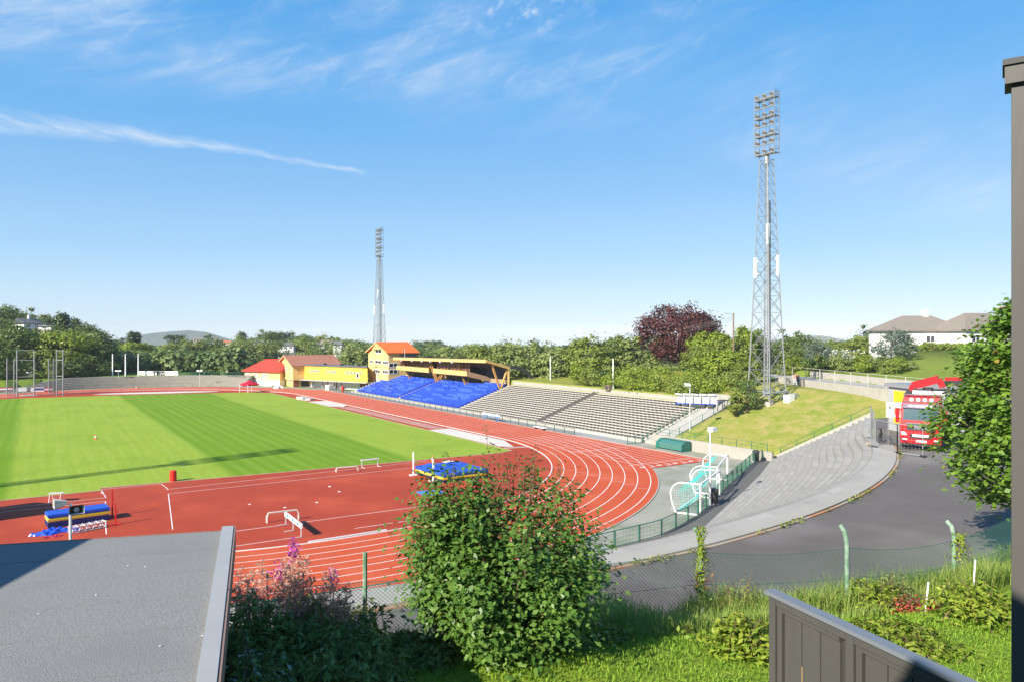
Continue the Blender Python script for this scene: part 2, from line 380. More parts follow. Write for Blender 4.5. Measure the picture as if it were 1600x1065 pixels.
def ovalpts(r,n=64):
    p=[(r*math.cos(-PI+PI*i/n),r*math.sin(-PI+PI*i/n)) for i in range(n+1)]           # south bend, west to east
    p+=[(r*math.cos(PI*i/n),84.39+r*math.sin(PI*i/n)) for i in range(n+1)]
    return p+[p[0]]
def annulus(name,r0,r1,z,m):
    a=[(*p,z) for p in ovalpts(r0)]; b=[(*p,z) for p in ovalpts(r1)]
    return struct(MB().strip(a,b).build(name,m))
b=MB().poly(*[(*p,-.03) for p in ovalpts(51.8)[:-1]]); b.poly((44,-33.,-.034),(50.6,-33.,-.034),(50.6,100,-.034),(44,100,-.034)); b.poly((20,-44.6,-.038),(30,-43.6,-.038),(50.6,-33.0,-.038),(50.6,-10,-.038),(20,-10,-.038))
struct(b.build('apron_pavement',MT['moss_concrete']))
b=MB().poly(*[(*p,.006) for p in ovalpts(36.45)[:-1]]); struct(b.build('infield_apron',MT['apron_red']))
annulus('running_track',36.5,46.95,.018,MT['track_red'])
struct(MB().poly((36.5,-27.9,.013),(46.95,-27.9,.013),(46.95,0,.013),(36.5,0,.013)).poly((36.5,84.3,.013),(46.95,84.3,.013),(46.95,99,.013),(36.5,99,.013)).build('sprint_track',MT['track_red']))
b=MB()
LW=.075
for k in range(1,9):
    r=36.5+1.22*k; a=[(*p,.022) for p in ovalpts(r-LW/2,96)]; c=[(*p,.022) for p in ovalpts(r+LW/2,96)]; b.strip(a,c)
    b.poly((r-LW/2,-27,.019),(r+LW/2,-27,.019),(r+LW/2,0,.019),(r-LW/2,0,.019))
def ln(p,q,w_=.07,z=.024):
    p=Vector((*p[:2],z));q=Vector((*q[:2],z)); d=(q-p).normalized(); n=Vector((-d.y,d.x,0))*w_/2; b.poly(p-n,q-n,q+n,p+n)
for y in (-15.61,-25.61,84.39): ln((36.6,y),(46.3,y),.09,.026)
for k in range(8):                  # start marks at the end of the straight
    r=36.6+1.22*k; ln((r+.1,-27.2-(k%2)*.25),(r+.85,-27.2-(k%2)*.25),.22,.026); ln((r+.4,-26.8),(r+1.0,-26.8),.08,.026)
for k in range(8):                  # faint marks across the bend lanes
    for a0 in (-38-k*1.7,-61-k*1.2):
        r=36.5+1.22*k; p=(r*math.cos(R(a0)),r*math.sin(R(a0))); q=((r+1.1)*math.cos(R(a0)),(r+1.1)*math.sin(R(a0))); ln(p,q,.05,.026)
# runway lines inside the bend
for p,q in (((-40,-14.2),(-13.0,-14.2)),((-40,-15.7),(-13.1,-15.7)),((-8.0,-13.3),(19.5,-11.9)),((-8.1,-15.3),(17,-14.9)),((-13,-10.3),(-8,-10.3)),((-13.05,-10.3),(-12.95,-14.2)),((-13.1,-15.7),(-13.3,-18.2)),((-13.6,-22.),(-13.9,-27)),((-8,-10.3),(-7.8,-13.3)),((-8.1,-15.3),(-9.7,-28)),
            ((-12,-30.8),(14,-30.8)),((-9,-34.5),(-2.3,-34.5)),((1.6,-34.4),(9.6,-34.4))): ln(p,q,.07,.016)
struct(b.build('lane_markings',MT['line_white']))
# raised white kerb inside lane one
mat('kerb_white',(.74,.70,.68),.6)
b=MB()
def wallstrip(b,a,h,w_):           # polyline a -> low wall with thickness w (to the left)
    n=len(a); o=[]
    for i,p in enumerate(a):
        d=Vector(a[min(i+1,n-1)])-Vector(a[max(i-1,0)]); d.z=0; d.normalize(); o.append((p[0]-d.y*w_,p[1]+d.x*w_,p[2]))
    up=lambda P:[(x,y,z+h) for x,y,z in P]
    b.strip(o,a) if False else None
    b.strip(a,up(a)); b.strip(up(a),up(o)); b.strip(up(o),o); b.poly(a[0],up(a)[0],up(o)[0],o[0]); b.poly(a[-1],o[-1],up(o)[-1],up(a)[-1]); return b
wallstrip(b,[(*p,.0) for p in ovalpts(36.52,96)],.06,.1)
struct(b.build('track_kerb',MT['kerb_white']))
# pitch with mown bands: sheen of the blade direction put into the colour
def pitchmat():
    m=bpy.data.materials.new('mown_grass'); m.use_nodes=True; n=m.node_tree.nodes; l=m.node_tree.links; b=n['Principled BSDF']; b.inputs['Roughness'].default_value=.95; b.inputs['Specular IOR Level'].default_value=.1
    g=n.new('ShaderNodeNewGeometry'); s=n.new('ShaderNodeSeparateXYZ'); l.new(g.outputs['Position'],s.inputs[0])
    def nz(sc,stretch,f0,f1,d=5):
        mp=n.new('ShaderNodeMapping'); mp.inputs['Scale'].default_value=stretch; l.new(g.outputs['Position'],mp.inputs[0])
        t=n.new('ShaderNodeTexNoise'); t.inputs['Scale'].default_value=sc; t.inputs['Detail'].default_value=d; l.new(mp.outputs[0],t.inputs['Vector'])
        r=n.new('ShaderNodeMapRange'); r.inputs[1].default_value=f0; r.inputs[2].default_value=f1; l.new(t.outputs['Fac'],r.inputs[0]); return r.outputs[0]
    def M(op,a,b_=None):
        x=n.new('ShaderNodeMath'); x.operation=op
        for i,k in enumerate((a,b_)):
            if k is None: continue
            if isinstance(k,(int,float)): x.inputs[i].default_value=k
            else: l.new(k,x.inputs[i])
        return x.outputs[0]
    def mix(A,B,f):
        x=n.new('ShaderNodeMix'); x.data_type='RGBA'
        for k,q in ((A,'A'),(B,'B')):
            if isinstance(k,tuple): x.inputs[q].default_value=(*k,1)
            else: l.new(k,x.inputs[q])
        l.new(f,x.inputs['Factor']) if not isinstance(f,float) else None; return x.outputs['Result']
    xw=M('ADD',s.outputs[0],M('MULTIPLY',M('SUBTRACT',nz(.25,(1,.3,1),.2,.8),.5),.5))
    t=M('FRACT',M('DIVIDE',M('ADD',xw,20.7+38.9),38.9)); 
    r=n.new('ShaderNodeMapRange'); r.inputs[1].default_value=.488; r.inputs[2].default_value=.512; l.new(t,r.inputs[0])
    r0=n.new('ShaderNodeMapRange'); r0.inputs[1].default_value=.0; r0.inputs[2].default_value=.02; l.new(t,r0.inputs[0])
    band=M('MULTIPLY',r0.outputs[0],M('SUBTRACT',1.,r.outputs[0]))          # 1 = pale band
    fine=M('ADD',M('MULTIPLY',M('SINE',M('MULTIPLY',xw,2*PI/1.62)),.5),.5)
    fine=M('MULTIPLY',fine,nz(.5,(1.2,.05,1),.3,.65))
    c=mix((.130,.24,.009),(.25,.34,.036),band); c=mix(c,(.29,.38,.07),M('MULTIPLY',fine,.42)); c=mix(c,(.13,.25,.015),M('MULTIPLY',nz(.6,(3,.10,1),.45,.75),.30))
    c=mix(c,(.09,.19,.012),M('MULTIPLY',nz(.12,(1,1,1),.5,.8,8),.35)); c=mix(c,(.07,.15,.01),M('MULTIPLY',nz(2.2,(1,1,1),.45,.85,6),.45))
    l.new(c,b.inputs['Base Color'])
    bp=n.new('ShaderNodeBump'); bp.inputs['Strength'].default_value=.4; bp.inputs['Distance'].default_value=.03
    tt=n.new('ShaderNodeTexNoise'); tt.inputs['Scale'].default_value=14; l.new(g.outputs['Position'],tt.inputs['Vector']); l.new(tt.outputs['Fac'],bp.inputs['Height']); l.new(bp.outputs[0],b.inputs['Normal'])
    return m
PIT=[(-33,-11.2),(-13.1,-10.7),(-13.1,-9.55),(0,-10.2),(12,-10.75),(24,-11.2),(29.5,-11.4),(31.6,-10.8),(31.9,5),(31.9,40),(32.0,94),(28,99.5),(20,101),(0,105.5),(-20,107.4),(-27,107.5),(-33,100)]
struct(MB().poly(*[(*p,.03) for p in PIT]).build('pitch',pitchmat()))
mat('edge_kerb',(.47,.36,.27),.9,col2=(.36,.22,.16),scale=.8,space='pos')
b=MB(); edge=[(*p,.0) for p in PIT[0:11]]
wallstrip(b,edge,.05,-.14); struct(b.build('pitch_kerb',MT['edge_kerb']))
struct(MB().poly((41,133,-.02),(49.5,98,-.02),(60,94,-.02),(62,133,-.02)).build('club_forecourt',MT['walk_asphalt']))
# jumping pits and sand
mat('sand',(.60,.56,.50),.95,col2=(.52,.47,.41),scale=1.2,space='pos',bump=.2)
mat('runway_pale',(.47,.26,.21),.9,col2=(.38,.14,.11),scale=.5,space='pos')
b=MB().poly((32.1,11.5,.034),(35.7,11.5,.034),(35.7,-3.2,.034),(33.6,-8.4,.034),(32.1,-7.2,.034)); b.poly((32.2,74.3,.034),(34.4,76,.034),(34.6,70.5,.034),(32.4,69.5,.034)); b.poly((32.1,66.5,.034),(36.1,66.5,.034),(36.2,54.5,.034),(34.2,51.5,.034),(32.3,54,.034))
b.poly(*[(8+14.2*math.cos(t)*1.0,109.6-.12*14.2*math.cos(t)*1.6+3.0*math.sin(t),.034) for t in [2*PI*i/40 for i in range(40)]])
struct(b.build('sand_pit',MT['sand']))
struct(MB().poly((33.0,11.6,.03),(35.4,11.6,.03),(35.4,51.2,.03),(33.0,51.2,.03)).build('jump_runway',MT['runway_pale']))
b=MB(); wallstrip(b,[(32.0,-8.9,0),(35.3,-9.6,0)],.05,.5); b.box((33.9,19.5,.034),(1.8,.4,.008)); struct(b.build('pit_kerb',MT['concrete_light']))
# curb between track and walk, path by the bank, stand walkway
b=MB(); wallstrip(b,[(47.05,-28,0),(47.05,99,0)],.06,.12); wallstrip(b,[(47.05*math.cos(R(a)),47.05*math.sin(R(a)),0) for a in range(-125,-36,2)],.03,.1); struct(b.build('track_edge_kerb',MT['concrete_light']))
struct(MB().poly((47.2,-12,-.026),(50.7,-13.5,-.026),(50.7,95,-.026),(47.2,95,-.026)).build('stand_walkway',MT['walk_asphalt']))
F0=[p[:2] for p in circ(50.0,-122,-76,30)]+[gd(*k_,.35)[:2] for k_ in ((1030.6,837),(1064,820),(1088,805.5),(1110,788),(1137,759),(1175,724))]+[(50.3,-31.9)]; F0=resample(F0,110)
a=[(*p,.35) for p in F0]; c=[(p[0],p[1],.36) for p in BASE]; b=MB().strip(a,c); b.strip([(*p,-.06) for p in F0],a); struct(b.build('bank_path',MT['path_asphalt']))
# ---- concrete terracing round the bend (steps), one thing with its light top walk
mat('terrace_concrete',(.315,.30,.27),.92,col2=(.35,.335,.30),scale=.5,space='pos',bump=.12,bscale=12,detail=9,col3=(.275,.262,.235),scale3=.6); mat('walk_concrete',(.365,.345,.305),.92,col2=(.31,.292,.258),scale=.6,space='pos',bump=.1,detail=8)
[mat('slab_'+k_,tuple(c*f_ for c in (.315,.30,.27)),.92,col2=tuple(c*f_ for c in (.35,.335,.30)),scale=.7,space='pos',bump=.12,bscale=12,detail=9) for k_,f_ in (('a',.94),('b',1.07),('c',.98))]
NS=17; ZT=6.0; b=MB(); n=len(BASE)-1
def tp(i,t): 
    return (lerp(BASE[i][0],TOP[i][0],t),lerp(BASE[i][1],TOP[i][1],t))
for k in range(NS):
    t0,t1=k/NS,(k+1)/NS; z0=.3+(ZT-.3)*k/NS; z1=.3+(ZT-.3)*(k+1)/NS
    lo=[(*tp(i,t0),z0) for i in range(n+1)]; lo1=[(*tp(i,t0),z1) for i in range(n+1)]; hi=[(*tp(i,t1),z1) for i in range(n+1)]
    b.mat(0).strip(lo,lo1)
    for i in range(n):
        if i%2==0: tone=rnd.choice((0,0,1,2,3))
        b.mat(tone).add([lo1[i],lo1[i+1],hi[i+1],hi[i]],[(0,1,2,3)])
    b.mat(0)
    b.poly((*tp(n,t0),-.1),(*tp(n,t1),-.1),(*tp(n,t1),z1),(*tp(n,t0),z1)); b.poly((*tp(0,t1),-.1),(*tp(0,t0),-.1),(*tp(0,t0),z1),(*tp(0,t1),z1))
bank=thing('concrete_terrace','curved bank of bare grey concrete standing steps between the bend and the upper asphalt','terrace',(*tp(60,.5),0))
def stepmat():
    m=MT['terrace_concrete']; return m
b.build('steps',[MT['terrace_concrete'],MT['slab_a'],MT['slab_b'],MT['slab_c']],bank)
# thin dark raised strips: slab joints, plus lip strips painting in edge shade
OUT=[p[:2] for p in circ(64.5,-122,-57,80)]; INN=[p[:2] for p in circ(63.65,-122,-57,80)]
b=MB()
for k in range(1,NS):               # slab joints, and lip strips that stand in for edge shading
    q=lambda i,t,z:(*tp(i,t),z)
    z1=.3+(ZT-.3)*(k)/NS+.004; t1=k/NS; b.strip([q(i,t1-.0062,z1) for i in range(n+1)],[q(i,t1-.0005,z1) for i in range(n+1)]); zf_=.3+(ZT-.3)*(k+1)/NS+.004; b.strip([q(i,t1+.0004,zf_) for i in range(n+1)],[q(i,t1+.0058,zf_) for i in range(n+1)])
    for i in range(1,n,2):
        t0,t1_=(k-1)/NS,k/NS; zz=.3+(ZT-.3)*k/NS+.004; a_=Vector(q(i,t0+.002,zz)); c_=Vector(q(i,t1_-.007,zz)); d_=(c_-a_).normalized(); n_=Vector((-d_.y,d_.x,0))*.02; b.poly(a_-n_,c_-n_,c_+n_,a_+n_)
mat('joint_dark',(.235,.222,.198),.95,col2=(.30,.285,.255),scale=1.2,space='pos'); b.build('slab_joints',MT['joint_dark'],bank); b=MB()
a=[(*p,ZT+.012) for p in INN]; c=[(*p,ZT+.012) for p in OUT]; b.strip(a,c); d=[(*p,5.6) for p in OUT]; b.strip(c,d)
b.poly((*OUT[-1],5.6),(*OUT[-1],ZT+.012),(*INN[-1],ZT+.012),(*INN[-1],5.6))
b.build('top_walk',MT['walk_concrete'],bank)
b=MB(); b.prism([(51.4,-43.2,5.5),(51.6,-32.6,-.2),(51.6,-32.6,.86),(51.4,-43.2,6.5)],(.3,0,0)); b.build('side_kerb',MT['walk_concrete'],bank)
mat('rust_kerb',(.40,.19,.09),.95,col2=(.33,.29,.23),scale=.35,amt=.2,space='pos',detail=6)
b=MB(); K0=circ(64.52,-122,-57,90); wallstrip(b,[(x,y,5.86) for x,y,_ in K0],.09,-.15); b.prism([(35.2,-54.0,5.86),(35.0,-53.2,5.86),(35.0,-52.2,5.86),(35.3,-52.2,5.86),(35.5,-54,5.86)],(0,0,.09)); struct(b.build('road_kerb',MT['rust_kerb']))
# ---- upper asphalt
def roadmat():
    m=mat('asphalt',(.100,.088,.080),.92,col2=(.128,.114,.104),scale=.45,space='pos',bump=.2,bscale=45,detail=8,col3=(.19,.175,.163),scale3=.11); return m
roadmat()
b=MB(); a=circ(64.6,-126,-57,80,z=5.9); c=circ(84,-126,-57,80,z=5.9); b.strip(a,c)
b.poly((35.1,-54.2,5.902),(36.2,-52.0,5.902),(40,-50,5.902),(46,-46.6,5.902),(51.8,-43.3,5.902),(57,-44.2,5.902),(66,-50,5.902),(62,-66,5.902),(45.7,-70.4,5.902))
struct(b.build('asphalt_road',MT['asphalt']))
mat('pale_asphalt',(.36,.345,.31),.9,col2=(.31,.295,.265),scale=.7,space='pos',bump=.1)
def BP(t,s,z): p=BL0+BT*t+BN*s; return (float(p[0]),float(p[1]),z)
ts=[-14+2*i for i in range(24)]
zr=lambda t:zrd((BL0+BT*t)[1])
struct(MB().strip([BP(t,.15,zr(t)+.03) for t in ts],[BP(t,5.9,zr(t)+.03) for t in ts]).build('upper_road',MT['pale_asphalt']))
# low weeds along the kerb
P=[]
for i in range(1500):
    a0=-118+61*rnd.random(); 
    if math.sin(a0*.9)+math.sin(a0*2.3+1)+.5*math.sin(a0*5)<.3: continue
    r=64.62+abs(rnd.gauss(0,.12)); P.append((r*math.cos(R(a0)),r*math.sin(R(a0)),5.95+rnd.random()*.16))
leafmat('weed_leaf',(.13,.21,.03),(.30,.30,.04))
o=leafobj('weeds',P,.13,MT['weed_leaf'],seed=3); stuff(o,'low green weeds growing along the rusty kerb of the asphalt','weeds')
# ------------------------------------------------------------------ the stand
mat('bench_grey',(.55,.52,.46),.85,col2=(.46,.435,.385),scale=2.,space='pos')
mat('bench_leg',(.20,.185,.165),.8)
mat('stand_concrete',(.43,.405,.36),.92,col2=(.35,.33,.29),scale=.9,space='pos',detail=6)
mat('seat_pale',(.05,.115,.58),.32); mat('seat_blue',(.014,.050,.45),.45,col2=(.022,.075,.54),scale=.8,space='pos',spec=.5)  # paler blue on runs of seats imitates sunlit highlights
mat('wall_concrete',(.36,.34,.30),.92,col2=(.28,.265,.23),scale=.7,space='pos',detail=7,bump=.1)
mat('dark_green',(.018,.075,.055),.5); mat('mid_green',(.03,.15,.10),.45)
mat('dark_metal',(.05,.05,.05),.5)
TR,RI=.75,.2555; X0,Z0=50.65,.25; NR=16
st=thing('stand_terrace','long concrete stand of rising steps carrying the rows of blue and grey benches','stand',(50.4,36,0))
def stepsec(y0,y1,rows):
    b=MB(); pts=[(50.4,y0,-.1),(50.4,y0,.32),(50.65,y0,.32)]
    x,z=X0,Z0
    pts+= [(x,y0,z)]
    for k in range(rows): 
        x+=TR; pts+=[(x,y0,Z0+RI*k),(x,y0,Z0+RI*(k+1))]
    pts+=[(x+.2,y0,Z0+RI*rows),(x+.2,y0,-.1)]
    b.prism(pts,(0,y1-y0,0)); return b
stepsec(-13.7,81.4,16).build('steps',MT['stand_concrete'],st); stepsec(81.4,87.8,9).build('steps',MT['stand_concrete'],st)
b=MB().box((50.43,36.9,.17),(.3,101.2,.42)); b.build('front_kerb',MT['concrete_light'],st)
b=MB().box((63.0,10.2,4.75),(.3,47.8,.85)); b.box((64.6,-15.3,4.85),(.3,4.4,1.9)); b.box((63.7,-13.3,4.6),(1.6,.3,1.6)); b.build('rear_wall',MT['wall_concrete'],st)
b=MB()
for y in (9.15,34.45,61.3):
    for k in range(16):
        b.box((X0+TR*k+.2,y,Z0+RI*k+.065),(.37,.8,.125))
b.build('aisle_stairs',MT['stand_concrete'],st)
for y in (8.72,9.58):
    b=MB(); b.prism([(X0,y,Z0),(X0+12,y,Z0+16*RI),(X0+12,y,Z0+16*RI+.42),(X0,y,Z0+.42)],(0,.06,0)); b.build('stair_wall',MT['bench_leg'],st)
GREY=[('right of the dark stair','right',-13.2,8.6),('between dark stair and blue seats','left',9.7,33.9)]
for desc,_,y0,y1 in GREY:
    b=MB(); L_=y1-y0; nseg=int(L_/2.4)
    for i in range(nseg):
        a=y0+L_*i/nseg; c=y0+L_*(i+1)/nseg-.05; j=rnd.uniform(-.012,.012)
        b.mat(0).box((.45,(a+c)/2,.36+j),(.42,c-a,.07))
    b.mat(1)
    for i in range(int(L_/.8)+1): b.box((.46,y0+.3+.8*i,.17),(.28,.1,.32))
    for k in range(16):
        if k==0:
            o=b.build('bench_row',[MT['bench_grey'],MT['bench_leg']]); first=o
        else: o=first.copy(); COL.objects.link(o)
        o.location=(X0+TR*k,0,Z0+RI*k); 
        tag(o,f'grey bench row {desc}, {ORD[k]} from the walkway','bench','grey bench rows of the open stand')
def blue_row(y0,y1,sd=0):
    b=MB(); n_=int((y1-y0)/.52); r2=random.Random(int(y0*10)+sd); runs=[(q_,q_+r2.randint(4,9)) for q_ in [r2.randint(0,60) for _ in range(3)]]
    for i in range(n_):
        y=y0+.26+.52*i
        if r2.random()<.03: continue
        b.mat(1 if any(a_<=i<c_ for a_,c_ in runs) else 0)
        b.box((.42,y,.40),(.36,.44,.05)); b.prism([(.60,y-.22,.40),(.66,y-.22,.40),(.72,y-.2,.72),(.68,y-.2,.72)],(0,.42,0))
    b.mat(0); b.box((.5,(y0+y1)/2,.33),(.08,y1-y0,.06)); b.box((.5,(y0+y1)/2,.2),(.05,y1-y0,.2)); return b
BLUE=[('in the half nearest the tower',61.8,85.6,9,81.2),('in the half beside the grey benches',34.9,60.8,14,None)]
for desc,y0,y1,full,short in BLUE:
    f1=blue_row(y0,y1).build('seat_row',[MT['seat_blue'],MT['seat_pale']]); f2=blue_row(y0,short).build('seat_row',[MT['seat_blue'],MT['seat_pale']]) if short else None
    for k in range(14):
        o=f1 if k==0 else f2 if (f2 and k==full) else blue_row(y0,y1 if (k<full or not short) else short,k).build('seat_row',[MT['seat_blue'],MT['seat_pale']])
        o.location=(X0+TR*k,0,Z0+RI*k); tag(o,f'row of blue plastic seats {desc}, {ORD[k]} from the walkway','seat row','blue seat rows of the stand')
f3=blue_row(35.2,43.4).build('seat_row',[MT['seat_blue'],MT['seat_pale']])
for k in (14,15):
    o=f3 if k==14 else f3.copy()
    if k==15: COL.objects.link(o)
    o.location=(X0+TR*k,0,Z0+RI*k); tag(o,f'short row of blue seats under the open end of the canopy, {"topmost" if k==15 else "second from the top"}','seat row','blue seat rows of the stand')
# canopy
mat('timber',(.62,.40,.13),.6,col2=(.54,.33,.10),scale=1.5,space='pos'); mat('timber_beam',(.50,.27,.08),.6,col2=(.42,.21,.06),scale=1.5,space='pos')
mat('timber_yellow',(.62,.41,.16),.6,col2=(.55,.36,.14),scale=.8,space='pos')
mat('dark_cladding',(.045,.05,.06),.6,col2=(.06,.065,.075),scale=1,space='pos'); mat('tan_cladding',(.34,.26,.15),.8,col2=(.28,.21,.12),scale=1,space='pos')
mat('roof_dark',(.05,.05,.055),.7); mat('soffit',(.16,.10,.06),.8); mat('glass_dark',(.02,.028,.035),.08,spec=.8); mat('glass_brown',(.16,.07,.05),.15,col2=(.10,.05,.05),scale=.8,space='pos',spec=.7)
can=thing('grandstand_canopy','timber framed canopy over the blue seats with dark end wall and yellow balcony','canopy',(60.5,55,3.6))
YR,YL=34.6,76.4
zf=lambda y:lerp(9.55,9.0,(y-YR)/(YL-YR)); zk=lambda y:lerp(7.95,7.7,(y-YR)/(YL-YR))
b=MB().add([(56.9,YR,zf(YR)),(62.5,YR,zk(YR)),(62.5,YL,zk(YL)),(56.9,YL,zf(YL)),(56.9,YR,zf(YR)-.12),(62.5,YR,zk(YR)-.12),(62.5,YL,zk(YL)-.12),(56.9,YL,zf(YL)-.12)],[(0,1,2,3),(7,6,5,4),(0,4,5,1),(1,5,6,2),(2,6,7,3),(3,7,4,0)])
b.build('roof',MT['roof_dark'],can)
b=MB(); b.bar((56.85,YR,zf(YR)-.42),(56.85,YL,zf(YL)-.42),.12,.62); b.build('front_fascia',MT['timber_yellow'],can)
b=MB(); b.bar((56.9,YR-.08,zf(YR)-.38),(62.5,YR-.08,zk(YR)-.28),.14,.5); b.build('end_fascia',MT['timber'],can)
b=MB()
for i in range(14):
    y=YR+.6+(YL-YR-1)*i/13; b.bar((57.0,y,zf(y)-.4),(62.4,y,zk(y)-.35),.14,.4)
b.build('rafters',MT['soffit'],can)
for y in (47.4,52.5,57,61,66,71.5): MB().box((56.7,y,zf(y)-.75),(.25,.6,.45)).build('beam_end',MT['concrete_light'],can)
b=MB().box((62.5,(34.7+YL)/2,6.6),(.1,YL-34.7,2.5)); 
for i in range(80): b.box((62.43,35+.52*i,6.6),(.05,.12,2.5))
b.build('rear_wall',MT['dark_cladding'],can)
b=MB().box((62.48,(34.7+YL)/2,4.6),(.1,YL-34.7,1.5)); b.build('rear_wall_base',MT['tan_cladding'],can)
for y,full in ((35.0,1),(48.0,1),(60.0,1),(60.9,1),(74.6,1)):
    b=MB(); b.bar((60.45,y,3.5),(58.6,y,zf(y)-1.2),.32,.32); b.build('column',MT['timber_beam'],can)
    b=MB(); b.bar((60.55,y,3.5),(62.2,y,zk(y)-.4) if y<40 else (61.4,y,5.2),.3,.3); b.build('column',MT['timber_beam'] if y>40 else MT['timber'],can)
b=MB(); b.box((62.35,34.75,5.9),(.3,.3,4.1)); b.build('column',MT['timber_yellow'],can)
for y0,y1 in ((44.4,59.0),(61.0,78.0)):
    b=MB(); b.box((58.5,(y0+y1)/2,6.3),(.14,y1-y0,1.0)); b.build('balcony_front',MT['timber_yellow'],can)
    b=MB(); b.box((60.4,(y0+y1)/2,5.75),(3.7,y1-y0,.12)); b.build('balcony_floor',MT['soffit'],can)
    b=MB(); b.box((59.3,(y0+y1)/2,7.65),(.06,y1-y0-.4,1.7)); b.build('balcony_glazing',MT['glass_brown'],can)
    b=MB()
    for i in range(int((y1-y0)/1.5)+1): b.box((59.25,y0+.2+i*1.5,7.6),(.12,.12,1.8))
    b.box((59.25,(y0+y1)/2,8.5),(.14,y1-y0,.14)); b.build('mullions',MT['timber_beam'],can)
b=MB(); b.prism([(58.5,44.3,6.8),(58.5,44.3,5.7),(62.3,41.5,4.7),(62.3,41.5,5.6)],(0,.12,0)); b.build('balcony_end',MT['soffit'],can)
b=MB(); b.box((61.9,70,4.9),(.1,17,1.5)); b.box((61.9,52,4.9),(.1,14,1.5)); b.build('under_balcony_wall',MT['roof_dark'],can)
# curved dark buttress behind
b=MB(); q=[]
for i in range(13):
    t=i/12; q.append((62.5+6.2*math.sin(t*PI/2*.98),34.9,3.9+4.0*math.cos(t*PI/2)**1.0))
for i in range(12): b.bar(q[i],q[i+1],.5,.75)
b.build('curved_buttress',MT['roof_dark'],can)
# ------------------------------------------------------------------ fences
def fence_thing(name,label,pts,h,post_r,step,rails,mesh=False,m='mid_green',z=None,postcat='post',meshgap=.12,group=None,wire=.006):
    """posts and rails along a polyline (x,y,z)"""
    P=[Vector(p) for p in pts]; L_=[0]
    for a,c in zip(P,P[1:]): L_.append(L_[-1]+(c-a).length)
    def at_(t):
        for i in range(len(P)-1):
            if t<=L_[i+1]+1e-6: return P[i].lerp(P[i+1],(t-L_[i])/max(1e-9,L_[i+1]-L_[i]))
        return P[-1]
    root=thing(name,label,'fence',tuple(P[0]),0,group); n_=max(1,round(L_[-1]/step)); Q=[at_(L_[-1]*i/n_) for i in range(n_+1)]
    for q in Q: MB().box((q.x,q.y,q.z+h/2),(post_r*2,post_r*2,h)).build('post',MT[m],root)
    S=[at_(L_[-1]*i/(n_*2)) for i in range(n_*2+1)]
    for r in rails: MB().path([q+Vector((0,0,h*r)) for q in S],post_r*.75,4).build('rail',MT[m],root)
    if mesh:
        b=MB(); k=int(L_[-1]/meshgap)
        for i in range(k+1):
            q=at_(L_[-1]*i/k); b.bar(q+Vector((0,0,.08)),q+Vector((0,0,h*.97)),wire)
        for j in range(1,int(h/(meshgap*2))):
            for a,c in zip(S,S[1:]): b.bar(a+Vector((0,0,j*meshgap*2)),c+Vector((0,0,j*meshgap*2)),wire)
        b.build('mesh_panel',MT[m],root)
    return root
fence_thing('track_fence','low dark green mesh fence along the track in front of the stand',[(47.35,-3.6,-.02),(47.35,92,-.02)],.95,.035,2.25,(.97,.05),True,'dark_green',meshgap=.16,wire=.012)
fence_thing('bend_fence','green mesh fence following the outside of the bend',[(p[0],p[1],.34) for p in F0[8:]],1.12,.045,2.35,(.97,.06),True,'mid_green',meshgap=.14,wire=.009)
wl=thing('retaining_wall','pale concrete retaining wall below the dry grass slope','wall',(50.5,-24,0))
b=MB().box((50.62,-24.2,.55),(.3,17.6,1.5)); b.build('wall',MT['wall_concrete'],wl)
fence_thing('wall_top_fence','thin green fence on top of the pale retaining wall',[(50.65,-16.2,1.3),(50.65,-32.3,1.3)],.85,.03,1.9,(.97,.45),False,'mid_green')
fence_thing('handrail','green tubular handrail climbing beside the bare terracing',[(51.9,-33.0,.75),(51.7,-43.0,6.15)],1.0,.03,2.3,(.98,.5),False,'mid_green')
fence_thing('ramp_fence','green mesh fence up the slope between the ramp and the grass',[(51.2,-17.3,.4),(64.2,-17.3,4.9)],1.0,.03,2.2,(.97,.1),True,'mid_green',meshgap=.2)
fence_thing('ramp_rail','green fence at the ends of the grey bench rows',[(51.0,-14.0,.3),(60.5,-14.0,3.6)],1.0,.03,2.4,(.97,.1),True,'mid_green',meshgap=.22)
fence_thing('gate_fence','short green gate at the foot of the ramp',[(47.6,-13.9,-.02),(50.2,-14.0,-.02)],1.05,.035,1.3,(.97,.1),True,'mid_green',meshgap=.2)
b=MB().prism([(50.65,-17.2,-.1),(50.65,-17.2,.25),(64.4,-17.2,4.95),(64.4,-17.2,-.1)],(0,3.3,0)); rp=b.build('ramp',MT['concrete']); struct(rp)
# upper road barriers
def barrier(name,label,s0,h,m,t0=0,t1=30,base=-.2,cap=False,hh=None):
    r=thing(name,label,'wall',BP(t0,s0,zr(t0))); b=MB(); k=int((t1-t0)/2.5)
    for i in range(k):
        a=t0+2.5*i; c=a+2.47; 
        p=[BP(a,s0,zr(a)+base),BP(c,s0,zr(c)+base),BP(c,s0,zr(c)+(hh(c) if hh else h)),BP(a,s0,zr(a)+(hh(a) if hh else h))]
        b.prism(p,(BN[0]*.22,BN[1]*.22,0))
    b.build('slabs',MT[m],r); return r
barrier('road_barrier','weathered concrete slab barrier on the near side of the upper road',-.12,.22,'wall_concrete',-9,24,-1.6)
barrier('garden_wall','pale concrete wall on the far side of the upper road',5.75,.95,'wall_concrete',-13,26,-.3)
fence_thing('road_fence','row of thin grey fence posts along the upper road',[BP(t,.45,zr(t)+.05) for t in (-6,0,8,16,21)],1.75,.03,3.1,(.99,),False,'bench_grey')
